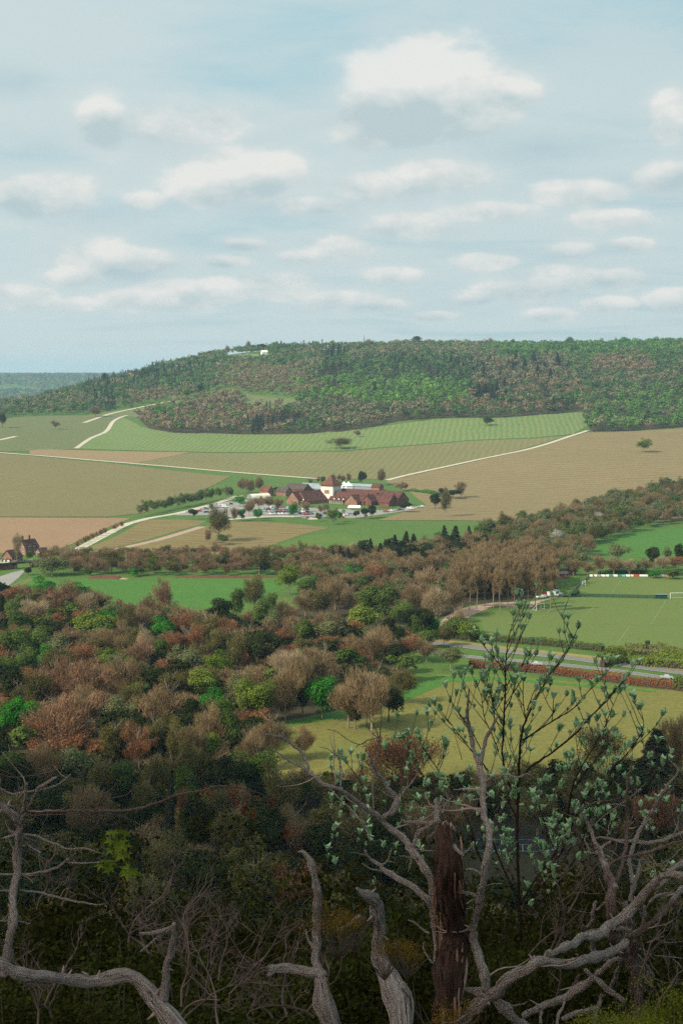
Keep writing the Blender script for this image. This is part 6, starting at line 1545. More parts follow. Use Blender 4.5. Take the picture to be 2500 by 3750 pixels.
# ---- whitebeam with opening silver-green leaf buds
wb = Tree3('whitebeam', 'young whitebeam with dark stems and many upright silvery-green opening leaf buds', 'shrub', 6.3, .5, 21.0, m_stem)
ST = [
 [('B', [(990,-2,5)][:0]), ('R5', [(1082,570,2),(1050,635,4),(1010,700,6),(955,785,6),(900,872,6)]),('B', [(880,160,8),(845,240,9),(822,330,10),(814,430,11),(812,520,12),(810,600,12),(806,700,13),(806,800,13)]),('D', [(808,120,13),(812,250,13),(818,400,12),(822,520,10)])],
 [('R5', [(808,485,2),(780,560,3),(765,620,4),(756,690,5),(752,760,6)]),('B', [(752,100,7),(746,200,8),(742,300,8),(738,380,8),(750,480,9),(790,580,9),(808,640,9)])],
 [('R5', [(690,650,3),(702,700,4),(740,750,5),(756,800,5)])],[('R5', [(845,700,3),(825,740,4),(780,795,5),(757,830,5)])],
 [('B', [(1292,55,3),(1240,112,5),(1190,170,6),(1130,232,7),(1080,290,8),(1010,350,8),(940,402,9),(870,450,9),(814,510,10)])],
 [('B', [(1268,118,2),(1240,180,3),(1200,280,4),(1150,370,5),(1100,450,6),(1060,540,8),(1040,650,9),(1010,760,9),(980,850,9)]),('D', [(930,160,9),(860,260,8),(822,330,8)])],
 [('B', [(1165,62,3),(1100,140,4),(1050,190,5),(980,232,6),(900,282,7),(832,330,8)])],[('B', [(972,140,3),(970,190,4),(965,240,4)])],
 [('B', [(458,195,3),(500,250,4),(545,310,5),(600,380,6),(660,450,7),(710,530,8),(765,610,8),(806,690,8)])],[('B', [(480,90,2),(510,160,4),(560,230,5),(600,290,5),(640,370,5)])],
 [('B', [(600,30,2),(640,120,3),(655,220,4),(690,300,5),(720,380,6)])],[('B', [(665,40,2),(680,100,3),(700,170,4),(735,250,5)])],[('B', [(800,20,3),(790,90,4),(770,150,5),(750,190,5)])],
 [('B', [(910,60,2),(880,110,4),(850,190,5)])],[('B', [(835,60,3),(832,140,4),(845,230,5)])],
 [('B', [(1372,190,2),(1385,240,3),(1378,290,4),(1340,350,5),(1290,410,6),(1230,470,6),(1160,540,7),(1090,640,7),(1050,740,7),(1010,840,8)]),('D', [(960,150,7),(900,250,7),(860,340,6)])],
 [('B', [(1252,305,2),(1225,350,4),(1180,400,5),(1120,470,6),(1070,550,7)])],[('B', [(1468,440,2),(1430,500,4),(1380,560,5),(1300,610,6),(1220,660,6),(1150,720,6)])],
 [('B', [(350,310,3),(372,355,4),(420,430,5),(480,520,6),(540,620,7),(590,720,8),(620,830,8)]),('D', [(640,120,8),(680,250,8)])],[('B', [(285,330,2),(330,400,4),(370,480,5),(430,570,5),(470,650,6)])],
 [('B', [(20,430,2),(60,480,3),(100,545,4)])],[('B', [(200,375,3),(205,440,3)][:1] + [(215,440,3)])],
 [('B', [(900,620,2),(930,700,5),(950,790,6)]),('D', [(940,60,7),(930,160,7),(935,260,7)])],[('B', [(1120,600,3),(1140,680,5),(1100,800,6)]),('D', [(1080,110,6),(1000,220,7),(920,310,6),(860,380,5)])],
 [('D', [(1060,60,4),(1000,150,6),(930,230,7),(870,290,6)])],[('B', [(720,560,2),(700,640,4),(690,760,6)]),('D', [(700,60,7),(760,200,7),(820,330,7)])],
 [('B', [(1560,650,2),(1500,700,3),(1440,770,4),(1390,850,5)])],[('B', [(1240,700,3),(1215,780,4),(1180,860,5)])]]
SHOOT = []
for q in ST:
    q = [a for a in q if a[1]]
    q = [(f_, [(a_, b_, c_*.66) for a_, b_, c_ in L__]) for f_, L__ in q]
    o, C = wb.branch(q, 'stem', rough=.05, blunt=False)
    SHOOT.append(C)
tips = []; tw = MB(); base_ = wb.rootp
def shoot(p, d, L_, r, lv=0):
    pts = [p]
    for i in range(4):
        d = (d + Vector((random.uniform(-.15,.15), random.uniform(-.15,.15), .16))).normalized(); pts.append(pts[-1] + d*L_/4)
    tw.tube([x - base_ for x in pts], [r, r*.85, r*.7, r*.6, r*.5], 5, cap=False)
    tips.append((pts[-1], d, random.uniform(.75, 1.15)))
    if random.random() < .65: tips.append((pts[2], (d + Vector((random.uniform(-1,1), random.uniform(-.5,.5), .4))).normalized(), random.uniform(.5,.8)))
    if lv < 1 and L_ > .12 and random.random() < .6: shoot(pts[2], (d + Vector((random.uniform(-1,1), random.uniform(-.6,.6), .3))*.8).normalized(), L_*.5, r*.8, lv+1)
for C in SHOOT:
    tips.append((C[0][0], (C[0][0]-C[min(6,len(C)-1)][0]).normalized(), 1.15)); acc = 0; nxt = .05
    tot = sum((C[i][0]-C[i-1][0]).length for i in range(1, len(C)))
    for i in range(1, len(C)-1):
        acc += (C[i][0]-C[i-1][0]).length
        if acc > nxt and acc < tot*.93:
            nxt = acc + random.uniform(.026, .062) * (1 + acc*.35)
            t = (C[i-1][0]-C[i+1][0]).normalized(); sgn = random.choice((-1, 1))
            d = (t*.7 + Vector((sgn*.75, random.uniform(-.5,.5), .35))).normalized()
            shoot(C[i][0], d, random.uniform(.05, .22), .0022)
for x, yy in ((530,370),(520,470),(510,655),(550,770),(520,870),(520,1010),(505,1110),(560,600),(675,330),(625,365),(720,350),(740,830),(780,860),(680,890),(730,920),(905,990),(990,990),(1160,990),(1200,1020),(615,700),(680,730),(770,750),(830,890),(1140,740),(1075,730)):
    p = LOS(*fr('E', x, yy), 6.2 + random.uniform(-.3, .3)); shoot(p - Vector((random.uniform(-.02,.02), 0, .07)), Vector((random.uniform(-.3,.3), 0, 1)).normalized(), .07, .002, 1)
for k in range(90):     # lower and deeper shoots, thinning out downward
    x = random.uniform(-40, 1500); yy = random.triangular(380, 1150, 640)
    if x < 380 and yy < 520: continue
    if 380 < x < 600 and yy > 700: continue
    p = LOS(*fr('B', x, yy), 6.6 + random.uniform(-.5, .7)); shoot(p, Vector((random.uniform(-.5,.5), random.uniform(-.3,.3), 1)).normalized(), random.uniform(.06,.16), .002, 1)
tag(tw.build('twigs', m_stem, wb.root, True), kind='stuff')
def leafpatch(L_, W_, cup):
    """one leaf, folded along its midrib and cupped; quads (m,4,3) pointing up +Z, facing +Y"""
    rows = [(0,.12),(.22,.72),(.5,1),(.78,.68),(1,.08)]; out = []
    g_ = lambda t, w, s: (s*w*W_/2, cup*L_*(t*(1-t))*1.6 - abs(s)*w*W_*.22 + .10*L_*t*t, t*L_)
    for (t0, w0), (t1, w1) in zip(rows, rows[1:]):
        for s in (-1, 1): out.append([g_(t0,0,0), g_(t0,w0,s), g_(t1,w1,s), g_(t1,0,0)])
    return np.array(out)
Vw = []; Tt = []
for p, d, sc in tips:
    n = random.choice((4, 5, 5, 6, 7)); d = Vector(d); d = (d + Vector((0,0,.9))).normalized()
    q = d.to_track_quat('Z', 'Y').to_matrix(); a0 = random.uniform(0, 6.28); sp = random.uniform(.12, .75)
    for i in range(n):
        Lf = leafpatch(.042*sc*random.uniform(.7,1.1), .021*sc*random.uniform(.75,1.15), random.uniform(-.5,.1))
        M = np.array(q @ Matrix.Rotation(a0 + i*2.4, 3, 'Z') @ Matrix.Rotation(-sp*random.uniform(.5,1.3), 3, 'X'))
        B_2 = Lf @ M.T + np.array(p - base_); Vw.append(B_2.reshape(-1, 3)); Tt.append(np.full(len(Lf), random.random()))
m_wb, g, out = new_mat('silver_green_leaf')
at = g.n('ShaderNodeAttribute', attribute_name='tint').outputs['Fac']
fs_ = g.mix(at, (.11, .25, .09), (.20, .36, .16)); bk_ = g.mix(at, (.32, .48, .29), (.56, .67, .45))
bf = g.n('ShaderNodeNewGeometry').outputs['Backfacing']; bfm = g.m('MULTIPLY', g.m('GREATER_THAN', at, .35), 1.0)
colr = g.mix(g.m('MAXIMUM', g.m('MULTIPLY', bf, .9), g.m('MULTIPLY', bfm, .8)), fs_, bk_)
dd_ = g.n('ShaderNodeBsdfDiffuse'); g.put(dd_.inputs[0], colr); tt_ = g.n('ShaderNodeBsdfTranslucent'); g.put(tt_.inputs[0], fs_); mx = g.n('ShaderNodeMixShader'); mx.inputs[0].default_value = .35
g.nt.links.new(dd_.outputs[0], mx.inputs[1]); g.nt.links.new(tt_.outputs[0], mx.inputs[2]); g.nt.links.new(mx.outputs[0], out.inputs[0])
mesh_obj('leaves', mesh_np('leaves', np.concatenate(Vw), 4, m_wb, np.concatenate(Tt)), wb.root)
#print('whitebeam clusters', len(tips))
# ---- sycamore sapling
m_syc = leaf_mat('sycamore_leaf', (.09, .14, .016), (.20, .24, .035), .4, 0)
sy = Tree3('sycamore_sapling', 'small sycamore sapling with drooping lobed yellow-green leaves on the dark lower left', 'sapling', 5.6, .1, 2.0, m_stem)
sy.branch([('L', [(1130,760,3),(1140,850,5),(1150,950,6),(1160,1100,8),(1150,1250,9)])], 'stem', rough=.05)
sy.branch([('L', [(1050,1030,3),(1100,1050,4),(1150,1100,5)])], 'stem', rough=.05); sy.branch([('L', [(1250,1120,3),(1200,1150,4),(1160,1180,5)])], 'stem', rough=.05)
def palmate():
    pts = []
    for k, (an, L_) in enumerate(((-2.0,.5),(-1.55,.28),(-1.05,.85),(-.6,.38),(0,1.05),(.6,.38),(1.05,.85),(1.55,.28),(2.0,.5))): pts.append((math.sin(an)*L_, math.cos(an)*L_*.95))
    q = []
    for i in range(len(pts)-1): q.append([(0,0,0),(pts[i][0]*.5,pts[i][1]*.5,.04),(pts[i][0],pts[i][1],-.12*abs(pts[i][0])),(pts[i+1][0],pts[i+1][1],-.1)])
    q2_ = []
    for a, b, c_, d_ in q: q2_.append([a, b, c_, d_])
    return np.array(q2_)
PL = palmate(); Vs = []; Ts = []
for x, yy in [(1040,770),(1090,765),(1140,760),(1180,765),(1215,770),(1010,845),(1060,850),(1100,860),(1140,850),(1180,855),(1080,900),(1120,910),(1170,900),(1210,900),(1060,945),(1110,950),(1160,955),(1200,960),(1230,985),(1170,990),(1120,990),(990,1040),(1030,1040),(1070,1050),(1110,1060),(960,1090),(1010,1100),(1070,1110),(1040,1135),(1200,1125),(1240,1115),(1290,1130),(1260,1150),(1215,1160),(1300,1160)]:
    p = LOS(*fr('L', x, yy), 5.6 + random.uniform(-.12, .12)) - sy.rootp; s_ = random.uniform(.026, .045)
    M = np.array(Matrix.Rotation(random.uniform(-1.2,1.2), 3, 'Y') @ Matrix.Rotation(random.uniform(-2.2,-1.2) - .3, 3, 'X') @ Matrix.Rotation(random.uniform(-.6,.6), 3, 'Z'))
    Vs.append(((PL*s_) @ M.T + np.array(p)).reshape(-1,3)); Ts.append(np.full(len(PL), random.random()))
mesh_obj('leaves', mesh_np('leaves', np.concatenate(Vs), 4, m_syc, np.concatenate(Ts)), sy.root)
# ---- small-leaved bushes close by
def bush_tpl(mat, n, size, W_=1.5, H_=1.3, nl=40):
    mb = MB()
    for i in range(26):
        an = i*2.4; d = Vector((math.cos(an)*.6, math.sin(an)*.6, 1)).normalized(); q = [Vector((0,0,-.3))]
        for k in range(4): d = (d + Vector((random.uniform(-1,1), random.uniform(-1,1), random.uniform(-.5,.8)))*.3).normalized(); q.append(q[-1] + d*H_*.3)
        mb.tube(q, [.012,.009,.007,.005,.003], 4, cap=False)
    V, t = leafy_crown(H_, W_, .05, nl, n, size, rag=.5)
    V = V.reshape(-1,4,3); c_ = V.mean(1, keepdims=True)
    # pull leaves into little sprays
    kk = rng.integers(0, len(V), len(V)//6); g_ = V[kk].mean(1)[rng.integers(0, len(kk), len(V))]
    V = V + ((g_[:,None,:] + rng.normal(size=(len(V),1,3))*.035) - c_) * (rng.random((len(V),1,1)) < .75)
    return mb.mesh('stems', m_barkd), mesh_np('foliage', V.reshape(-1,3), 4, mat, t)
m_box = leaf_mat('box_leaf_dark', (.012, .017, .005), (.05, .045, .012), .2, .4)
m_boxo = leaf_mat('box_leaf_orange', (.10, .065, .012), (.30, .17, .03), .3, .3)
m_boxg = leaf_mat('box_leaf_green', (.025, .035, .008), (.08, .085, .018), .3, .3)
m_yew = leaf_mat('yew_spray_yellow_green', (.09, .12, .015), (.22, .22, .03), .35, .2)
BT = {'dark': [bush_tpl(m_box, 15000, .013) for _ in range(3)], 'orange': [bush_tpl(m_boxo, 1500, .012, 1.0, .9, 14)], 'green': [bush_tpl(m_boxg, 12000, .013) for _ in range(2)], 'yew': [bush_tpl(m_yew, 9000, .012, 1.3, 1.3, 40)]}
NB = []
def nbush(f, x, ytop, d, kind, H_=1.3, W_=1.5):
    u, v = fr(f, x, ytop); p = LOS(u, v, d); tp = BT[kind]; st_, fo = tp[len(NB) % len(tp)]
    h0 = {'orange': .9}.get(kind, 1.3); w0 = {'orange': 1.0, 'yew': 1.3}.get(kind, 1.5)
    r = empty('bush', (p.x, p.y, p.z - H_), random.uniform(0, 6.28)); r.scale = (W_/w0, W_/w0, H_/h0)
    r['category'] = 'bush'; r['group'] = 'small-leaved bushes on the near slope'
    mesh_obj('stems', st_, r); mesh_obj('foliage', fo, r); NB.append((r, kind, u, v, f)); return r
for x, yt, d, k, h, w in ((60,470,6.5,'dark',1.5,1.5),(330,430,6.2,'dark',1.5,1.6),(560,500,6.0,'green',1.2,1.3),(800,520,6.8,'dark',1.5,1.6),(1020,560,6.4,'dark',1.3,1.5),(1290,470,6.6,'dark',1.5,1.4),(150,700,5.2,'green',.9,1.2),(470,740,5.0,'dark',.9,1.2),(1180,660,5.3,'green',1.0,1.2),(1400,600,5.6,'dark',1.2,1.1),(860,720,5.6,'dark',1.0,1.2),(40,790,4.9,'dark',.8,1.0),(1060,770,4.9,'green',.8,1.0),(1360,330,7.6,'dark',1.6,1.8),(900,330,8.4,'dark',1.8,2.0),(420,300,8.2,'dark',1.8,2.0),(150,330,8.0,'dark',1.7,2.0),(650,400,7.8,'dark',1.6,1.9),(1130,430,7.9,'green',1.5,1.7)):
    nbush('C', x, yt, d, k, h, w)
for x, yt, d, k, h, w in ((20,560,5.6,'green',1.2,1.2),(250,520,5.5,'dark',1.2,1.2),(330,690,5.2,'dark',.9,1.1),(700,420,7.4,'dark',1.6,1.7),(900,470,6.9,'dark',1.5,1.6),(1080,500,7.0,'green',1.4,1.4),(820,620,6.0,'dark',1.1,1.3),(1000,660,5.8,'dark',1.0,1.2),(1180,560,6.6,'dark',1.3,1.4),(1400,420,7.2,'dark',1.6,1.6),(1540,380,7.4,'dark',1.6,1.7),(1500,560,6.5,'dark',1.3,1.3),(640,640,6.2,'green',1.1,1.2),(760,270,8.6,'dark',1.8,2.1),(1000,300,8.6,'dark',1.8,2.1),(1250,330,8.6,'dark',1.8,2.1),(220,330,8.2,'dark',1.8,1.9),
        (-20,300,4.0,'orange',.14,.17),(60,345,4.0,'orange',.10,.13),(300,465,3.9,'orange',.10,.13),(480,760,3.8,'orange',.13,.16),(200,470,3.9,'orange',.10,.12),
        (1400,725,4.0,'yew',.3,.26),(1530,660,4.0,'yew',.5,.26),(1290,780,3.9,'yew',.3,.28),(1480,830,3.7,'yew',.3,.3)):
    nbush('D', x, yt, d, k, h, w)
KB = {'dark': 'dark small-leaved bush', 'green': 'dull green small-leaved bush', 'orange': 'orange-yellow leaf spray', 'yew': 'yellow-green yew spray'}
it = {}
for r, k, u, v, f in NB:
    wh = ('in the left bottom quarter' if u < 700 else 'at bottom centre' if u < 1500 else 'right of the furrowed stump' if u < 2100 else 'in the lower right corner')
    rw = 'upper ' if v < 3400 else 'lower '
    it.setdefault((rw + KB[k], wh), []).append((u, r))
for (a, b), L_ in it.items():
    L_.sort(key=lambda q: q[0])
    for i, q in enumerate(L_):
        q[1]['label'] = a + ' ' + b if len(L_) == 1 else (('leftmost ' if i == 0 else 'rightmost ' if i == len(L_)-1 else '') + a + ' ' + b + ('' if i in (0, len(L_)-1) else ', ' + ['', 'second', 'third', 'fourth', 'fifth', 'sixth', 'seventh', 'eighth'][i] + ' from left'))
# ---- scrub clothing the scarp below
pp = np.stack([rng.uniform(-75, 75, 900), rng.uniform(9, 110, 900)], 1); pp = pp[np.abs(pp[:,0]) < pp[:,1]*.34+3]
SB = [bush_tpl(m_box, 3000, .05, 3.2, 2.6, 30), bush_tpl(m_box, 3000, .05, 3.2, 2.6, 30), bush_tpl(m_boxg, 3000, .05, 3.2, 2.6, 30)]
for i_, nm in ((0, 'near_scrub'),):
    out_ = {}
    for (x, yy) in pp:
        me = SB[random.choice((0,0,1,1,2))][1]
        if me.name not in CACHE: CACHE[me.name] = mesh_arrays(me)
        V, t = CACHE[me.name]; an = random.uniform(0,6.28); co, si = math.cos(an), math.sin(an); s_ = random.uniform(.8,1.4)*(1+yy/90); fr_ = min(1, 14/yy+.2); k = rng.random(len(V)) < fr_
        A = V[k]; c_ = A.mean(1, keepdims=True); A = c_ + (A-c_)*(1+yy/60); B_3 = np.empty_like(A); B_3[...,0] = (A[...,0]*co-A[...,1]*si)*s_+x; B_3[...,1] = (A[...,0]*si+A[...,1]*co)*s_+yy; B_3[...,2] = A[...,2]*s_*(.8 if yy < 20 else 1)+z1(x,yy)-.2
        out_.setdefault(me.materials[0].name, []).append((B_3.reshape(-1,3), np.clip(t[k]*.7+random.random()*.3,0,1)))
    mats = [bpy.data.materials[k] for k in out_]
    tag(mesh_obj('undergrowth', mesh_np('undergrowth', np.concatenate([a for L_ in out_.values() for a, _ in L_]), 4, mats, np.concatenate([b for L_ in out_.values() for _, b in L_]), midx=np.concatenate([np.full(len(b), j) for j, L_ in enumerate(out_.values()) for _, b in L_]))), 'dark tangled undergrowth covering the steep near slope', 'undergrowth', kind='stuff')
# ================================================================ LABELS
KW = {'bare': 'bare brown tree', 'pinkb': 'bare pinkish-brown tree', 'rust': 'rust-red tree', 'tan': 'bare pale tan tree', 'olive': 'olive-brown tree', 'lime': 'yellow-green leafy tree',
      'green': 'bright green leafy tree', 'mid': 'mid-green tree', 'dark': 'dark evergreen tree', 'sage': 'grey-green tree', 'white': 'white blossoming tree', 'tall': 'tall slim bare tree', 'spruce': 'dark pointed conifer', 'ivy': 'ivy-clad tree'}
AW = {WL: 'left wood', WC: 'middle wood', WS: 'shaded slope', 'pole wood': 'pole wood', 'pitch hedgerow': 'hedgerow behind the pitch', 'upper hedgerow': 'thicket above the pitch', 'open ground': 'open ground', 'avenue': 'estate road avenue', 'road hedge': 'estate road verge', 'hill conifers': 'far hillside wood', 'ridge trees': 'far wooded ridge'}
ORD = ['', 'second ', 'third ', 'fourth ', 'fifth ', 'sixth ', 'seventh ', 'eighth ', 'ninth ', 'tenth ', 'eleventh ', 'twelfth ', 'thirteenth ', 'fourteenth ', 'fifteenth ', 'sixteenth ', 'seventeenth ', 'eighteenth ', 'nineteenth ', 'twentieth ', '21st ', '22nd ', '23rd ', '24th ', '25th ', '26th ', '27th ', '28th ']
LAND = [(50,2030,'the brick cottages'),(700,1990,'the striped vineyard'),(1250,1850,'the tiled building'),(1243,1640,'the lone field tree'),(1783,1560,'the small field tree'),(520,2180,'the green meadow'),(1975,2215,'the nearest goal'),(1700,2280,'the gravel yard'),(2368,2370,'the dark roadside board'),
        (1180,2560,'the round bright green tree'),(770,2560,'the emerald green tree'),(230,2580,'the big pinkish tree'),(1310,2500,'the pale ivy-clad tree'),(1060,2110,'the lime tree by the meadow'),(350,2280,'the wide yellow-green tree'),(1900,3090,'the tennis court'),(1530,1240,'the flat-topped cedar'),(640,1500,'the chalk track')]
items = {}
for t in TREES:
    o, kind, u, v, h, area, w = t
    bush = h <= 7.6 and kind not in ('spruce',)
    kw = KW[kind].replace('tree', 'bush') if bush else KW[kind]
    o['category'] = 'bush' if bush else ('conifer' if kind == 'spruce' else 'tree')
    if bush: o.name = 'bush'
    o['group'] = ('bushes' if bush else 'trees') + ' in the ' + AW[area]
    if area == 'open ground': o['group'] = 'trees standing on open ground'
    sz = '' 
    rw = ''
    if area in (WL, WS): rw = ('top' if v < 2350 else 'upper' if v < 2480 else 'middle' if v < 2640 else 'lower' if v < 2850 else 'shaded' if v < 3080 else 'near' if v < 3280 else 'nearest')
    if area == WC: rw = 'upper' if v < 2060 else 'middle' if v < 2160 else 'lower'
    if area == 'pole wood': rw = 'back' if v < 2045 else 'front'
    if area in ('open ground',):
        l_ = min(LAND, key=lambda q: math.hypot(q[0]-u, (q[1]-v)*1.6))
        where = ('left of ' if u < l_[0]-25 else 'right of ' if u > l_[0]+25 else 'beside ') + l_[2] if abs(u-l_[0]) > 30 or abs(v-l_[1]) > 60 else 'at ' + l_[2]
    else: where = 'in the ' + ((rw + ' part of the ') if rw else '') + AW[area]
    items.setdefault((kw, where), []).append((u, v, o))
for (kw, where), L_ in items.items():
    L_.sort(key=lambda q: q[0])
    if len(L_) == 1: L_[0][2]['label'] = kw + ' ' + where
    else:
        for i, q in enumerate(L_):
            od = 'leftmost ' if i == 0 else 'rightmost ' if i == len(L_)-1 else None
            q[2]['label'] = (od + kw + ' ' + where) if od else (kw + ' ' + where + ', ' + ORD[min(i, 27)] + 'from left')
items = {}
for o, colr, u, v, area, van in CARS:
    o['category'] = 'van' if van else 'car'; o['group'] = 'vehicles in the ' + area if 'row' in area or 'overflow' in area else 'vehicles around the building'
    items.setdefault((colr + (' van' if van else ' car'), area), []).append((u, o))
for (kw, area), L_ in items.items():
    L_.sort(key=lambda q: q[0])
    pre = ' on the ' if 'carriage' in area or 'drive' in area else ' in the '
    for i, q in enumerate(L_):
        if len(L_) == 1: q[1]['label'] = 'only ' + kw + pre + area
        else: q[1]['label'] = ('leftmost ' if i == 0 else 'rightmost ' if i == len(L_)-1 else '') + kw + pre + area + ('' if i in (0, len(L_)-1) else ', ' + ORD[i] + 'from left')
# ================================================================ SUN, SKY, HAZE, CAMERA
SUN_AZ = math.atan2(-.84, -.54); SUN_EL = R(37)     # direction towards the sun: left and a little behind the camera
sd = Vector((math.sin(SUN_AZ)*math.cos(SUN_EL), math.cos(SUN_AZ)*math.cos(SUN_EL), math.sin(SUN_EL)))
L = bpy.data.lights.new('sun', 'SUN'); L.energy = 5.0; L.angle = R(.5); L.color = (1, .91, .745)
lo = bpy.data.objects.new('sun', L); COL.objects.link(lo); lo.rotation_euler = sd.to_track_quat('Z', 'Y').to_euler(); lo.location = (0, 0, 600)
W = bpy.data.worlds.new('World'); S.world = W; W.use_nodes = True
nt = W.node_tree; nt.nodes.clear(); g = G(nt)
out = g.n('ShaderNodeOutputWorld'); bg = g.n('ShaderNodeBackground'); bg.inputs[1].default_value = .1
nt.links.new(bg.outputs[0], out.inputs[0])
sky = g.n('ShaderNodeTexSky'); sky.sky_type = 'NISHITA'; sky.sun_disc = False
sky.sun_elevation = SUN_EL; sky.sun_rotation = SUN_AZ; sky.dust_density = 1.5; sky.altitude = 200
d = g.n('ShaderNodeTexCoord').outputs['Generated']
sp = g.n('ShaderNodeSeparateXYZ'); g.put(sp.inputs[0], d)
dx, dy, dz = sp.outputs
az = g.m('ARCTAN2', dx, dy); el = g.m('ARCSINE', dz)
cb = g.n('ShaderNodeCombineXYZ'); g.put(cb.inputs[0], az); g.put(cb.inputs[1], g.m('MULTIPLY', el, 1.7)); cb.inputs[2].default_value = .3
pe = cb.outputs[0]
cb2 = g.n('ShaderNodeCombineXYZ'); g.put(cb2.inputs[0], g.m('ADD', az, .006)); g.put(cb2.inputs[1], g.m('MULTIPLY', g.m('SUBTRACT', el, .012), 1.7)); cb2.inputs[2].default_value = .3
nn = lambda q: g.m('ADD', g.m('MULTIPLY', g.noise(q, 12, 3, .5), .55), g.m('MULTIPLY', g.noise(q, 34, 8, .62), .45))
n1 = nn(pe); n2 = nn(cb2.outputs[0])
def azel(u, v):
    a, b = ray(u, v); dd = Vector((a, 1, b)).normalized(); return math.atan2(dd.x, dd.y), math.asin(dd.z)
#      u     v    half-w up down  strength
CL = [(935,185,85,75,120,1.0),(900,215,95,95,110,1.0),(985,215,150,110,100,1.0),(1075,225,120,75,90,.95),(1190,215,60,30,30,.75),(930,300,160,60,45,.75),(850,250,70,90,90,.9),
      (235,265,60,55,80,.75),(410,290,190,70,60,.42),(560,410,130,65,60,.95),(640,390,60,45,50,.8),(470,440,90,50,50,.7),(110,440,105,45,65,.85),(40,440,60,35,50,.7),
      (1000,400,110,38,45,.8),(860,430,130,40,40,.6),(250,600,95,48,45,.9),(330,600,90,40,40,.6),(60,680,75,28,30,.85),(400,680,100,38,35,.9),(505,670,60,35,35,.85),(300,690,70,25,30,.85),
      (640,660,80,32,30,.85),(160,640,60,22,24,.7),(700,590,60,20,22,.6),(1120,600,80,22,26,.6),(1420,640,70,24,26,.7),(1450,560,60,20,24,.55),(560,560,70,18,24,.5),(720,470,110,26,36,.55),(1320,440,110,30,40,.55),(330,460,60,28,40,.5),(1400,500,110,22,36,.5),(1120,480,120,22,34,.5),(520,600,60,20,22,.5),(880,700,60,18,18,.6),(1080,690,60,18,18,.65),(1400,700,70,20,20,.65),(180,700,60,20,18,.7),(780,570,75,30,30,.75),(790,690,100,24,28,.75),(1290,640,75,34,34,1.0),(1180,668,110,26,28,.8),(1545,270,50,60,60,.85),(1530,400,70,32,50,.8),
      (1545,690,60,28,28,.9),(1265,722,60,16,18,.75),(940,520,120,40,40,.5),(1310,575,70,26,26,.6),(900,632,70,20,24,.65),(1000,725,60,14,16,.5),(20,190,70,30,30,-.5),(60,350,80,40,30,-.3),(1230,340,120,30,30,-.4),(1540,440,80,24,24,-.2),(250,500,80,20,26,-.35),(310,640,80,14,20,-.35),(600,480,80,20,20,-.3),(760,465,50,16,16,-.3)]
cov = None; topl = None; dark = None
for (u_, v_, w_, up_, dn_, st_) in CL:
    s_ = 1.5944
    a0, e0 = azel(u_*s_, v_*s_); wx = 1.2*w_*s_/F; wu = 1.1*up_*s_/F; wd = dn_*s_/F
    qx = g.m('DIVIDE', g.m('SUBTRACT', az, a0), wx)
    de = g.m('SUBTRACT', el, e0)
    qy = g.m('MAXIMUM', g.m('DIVIDE', de, wu), g.m('DIVIDE', de, -wd))
    r2 = g.m('ADD', g.m('MULTIPLY', qx, qx), g.m('MULTIPLY', qy, qy))
    b = g.m('SUBTRACT', 1.0, g.m('SQRT', r2))           # 1 in the middle, 0 at the rim
    if st_ < 0:
        b = g.m('MULTIPLY', g.m('MAXIMUM', g.m('ADD', b, .6), 0), -st_)
        dark = b if dark is None else g.m('MAXIMUM', dark, b); continue
    b2 = g.m('SUBTRACT', g.m('MULTIPLY', g.m('ADD', b, .0), .9), (1-st_)*.5)
    cov = b2 if cov is None else g.m('SMOOTH_MAX', cov, b2, .12)
    h = g.m('MULTIPLY', g.m('MAXIMUM', g.m('ADD', b, .3), 0), g.m('DIVIDE', de, wu))
    topl = h if topl is None else g.m('ADD', topl, h)
dens = g.m('ADD', cov, g.m('MULTIPLY', g.m('SUBTRACT', n1, .5), 1.35))
cum = g.m('ADD', g.m('MULTIPLY', g.rng(dens, -.10, .17, smooth=True), .6), g.m('MULTIPLY', g.rng(dens, -.66, .34, smooth=True), .4))
light = g.m('ADD', g.m('MULTIPLY', g.m('SUBTRACT', n1, n2), 3.4), g.m('MULTIPLY', topl, .8))
light = g.rng(light, -.65, .5)
# thin veil of high cloud in stretched sheets
cb3 = g.n('ShaderNodeCombineXYZ'); dzz = g.m('ADD', g.m('MAXIMUM', dz, 0), .13)
g.put(cb3.inputs[0], g.m('DIVIDE', dx, dzz)); g.put(cb3.inputs[1], g.m('DIVIDE', dy, dzz))
v1 = g.noise(g.map(cb3.outputs[0], sc=(.9, 1.5, 1)), 1.3, 7, .6, .6)
azr = g.rng(az, -.25, .25)
elr = g.rng(el, .0, .36)
veil = g.rng(v1, .2, .56, smooth=True)
clear = g.m('MULTIPLY', g.rng(elr, .5, .9, smooth=True), g.rng(azr, .25, .75, smooth=True))
veil = g.m('MULTIPLY', veil, g.m('SUBTRACT', 1.0, g.m('MULTIPLY', clear, .6)))
K = 10.0
def c(r_, g_, b_): # display colour (0-255) to scene value
    f = lambda q: (q/255/12.92 if q/255 <= .04045 else ((q/255+.055)/1.055)**2.4) * K
    return (f(r_), f(g_), f(b_), 1)
blue = g.mix(g.rng(elr, 0, 1), c(158, 191, 200), c(138, 201, 219))
blue = g.mix(.14, blue, sky.outputs[0])
left = g.mix(g.m('MULTIPLY', g.m('SUBTRACT', 1.0, azr), .65), blue, c(200, 220, 223))
col = g.mix(g.m('MULTIPLY', veil, .8), left, c(205, 217, 217))
shade = g.mix(g.rng(elr, 0, .8), c(178, 198, 203), c(190, 205, 207))
bright = g.mix(g.rng(elr, 0, .8), c(232, 230, 225), c(232, 233, 229))
cc = g.mix(light, shade, bright)
col = g.mix(g.m('MULTIPLY', cum, .92), col, cc)
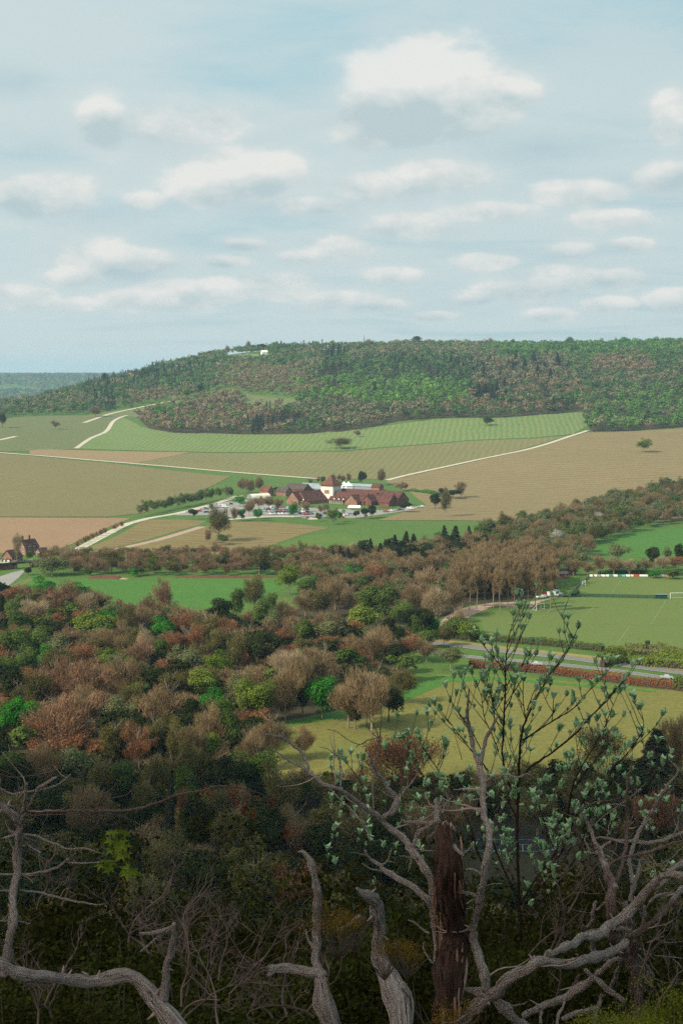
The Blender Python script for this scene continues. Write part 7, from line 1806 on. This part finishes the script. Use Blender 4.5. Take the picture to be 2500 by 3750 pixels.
if dark: col = g.mix(g.m('MULTIPLY', g.m('MINIMUM', dark, 1), g.rng(n1, .3, .7)), col, c(150, 186, 198))
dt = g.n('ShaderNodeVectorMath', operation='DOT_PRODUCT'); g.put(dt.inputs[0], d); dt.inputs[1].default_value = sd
gl = g.m('MULTIPLY', g.m('POWER', g.m('MAXIMUM', dt.outputs['Value'], 0), 3.0), .75)      # added sky glow round the sun, out of view, to brighten the foreground
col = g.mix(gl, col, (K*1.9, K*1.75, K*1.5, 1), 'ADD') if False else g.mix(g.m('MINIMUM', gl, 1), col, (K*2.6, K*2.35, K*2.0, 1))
col = g.mix(g.rng(dz, -.02, .0), c(70, 80, 70), col)
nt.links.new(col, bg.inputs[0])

# air
hz = MB(); hx, hy0, hy1 = 9100, -850, 14100; top = max(ZMAX, EYE) + 45
hz.box((0, (hy0 + hy1) / 2, (top - 2) / 2), (hx * 2, hy1 - hy0, top + 2))
m, g, o_ = new_mat('haze')
pv_ = g.n('ShaderNodeVolumePrincipled'); pv_.inputs['Color'].default_value = (.54, .82, 1, 1); pv_.inputs['Density'].default_value = 7.2e-5
pv_.inputs['Anisotropy'].default_value = .1
m.node_tree.links.new(pv_.outputs[0], o_.inputs['Volume'])
hob = hz.build('haze', m); tag(hob, 'thin bluish haze filling the valley air', 'haze', kind='stuff'); hob.display_type = 'WIRE'

# added cloud mesh behind the left shoulder, unseen, placed to shade the near slope
cl = MB(); hcl = 1500
off = -Vector((sd.x, sd.y)) / sd.z * hcl
cx0, cy0 = 60 - off.x, 36 - off.y
import bmesh
bm = bmesh.new(); bmesh.ops.create_icosphere(bm, subdivisions=6, radius=1)
for v in bm.verts:
    p = v.co.copy(); q = mnoise.fractal(p * 2.6, 1, 2, 5) * .26
    p *= 1 + q
    v.co = Vector((p.x * 780, p.y * 246, p.z * (85 if p.z > 0 else 35)))
me = bpy.data.meshes.new('added_shade_cloud'); bm.to_mesh(me); bm.free()
me.polygons.foreach_set('use_smooth', [True]*len(me.polygons))
mc, g, o_ = new_mat('shade_cloud_white'); bsdf(g, o_, (.8, .8, .8), 1, spec=0); me.materials.append(mc)
co = mesh_obj('added_shade_cloud', me, loc=(cx0, cy0, hcl + 60)); tag(co, kind='structure')

cam = bpy.data.cameras.new('camera'); co = bpy.data.objects.new('camera', cam); COL.objects.link(co)
cam.sensor_fit = 'VERTICAL'; cam.sensor_height = 36; cam.lens = 36 * F / 3750; cam.clip_start = .05; cam.clip_end = 40000
co.location = (0, 0, EYE); co.rotation_euler = (math.pi/2 - PITCH, 0, 0)
S.camera = co
S.view_settings.view_transform = 'Standard'; S.view_settings.look = 'None'; S.view_settings.gamma = 1; S.view_settings.exposure = .05
S.render.engine = 'CYCLES'; S.cycles.use_denoising = DENOISE; S.cycles.max_bounces = 6; S.cycles.diffuse_bounces = 3; S.cycles.transparent_max_bounces = 4; S.cycles.volume_bounces = 0
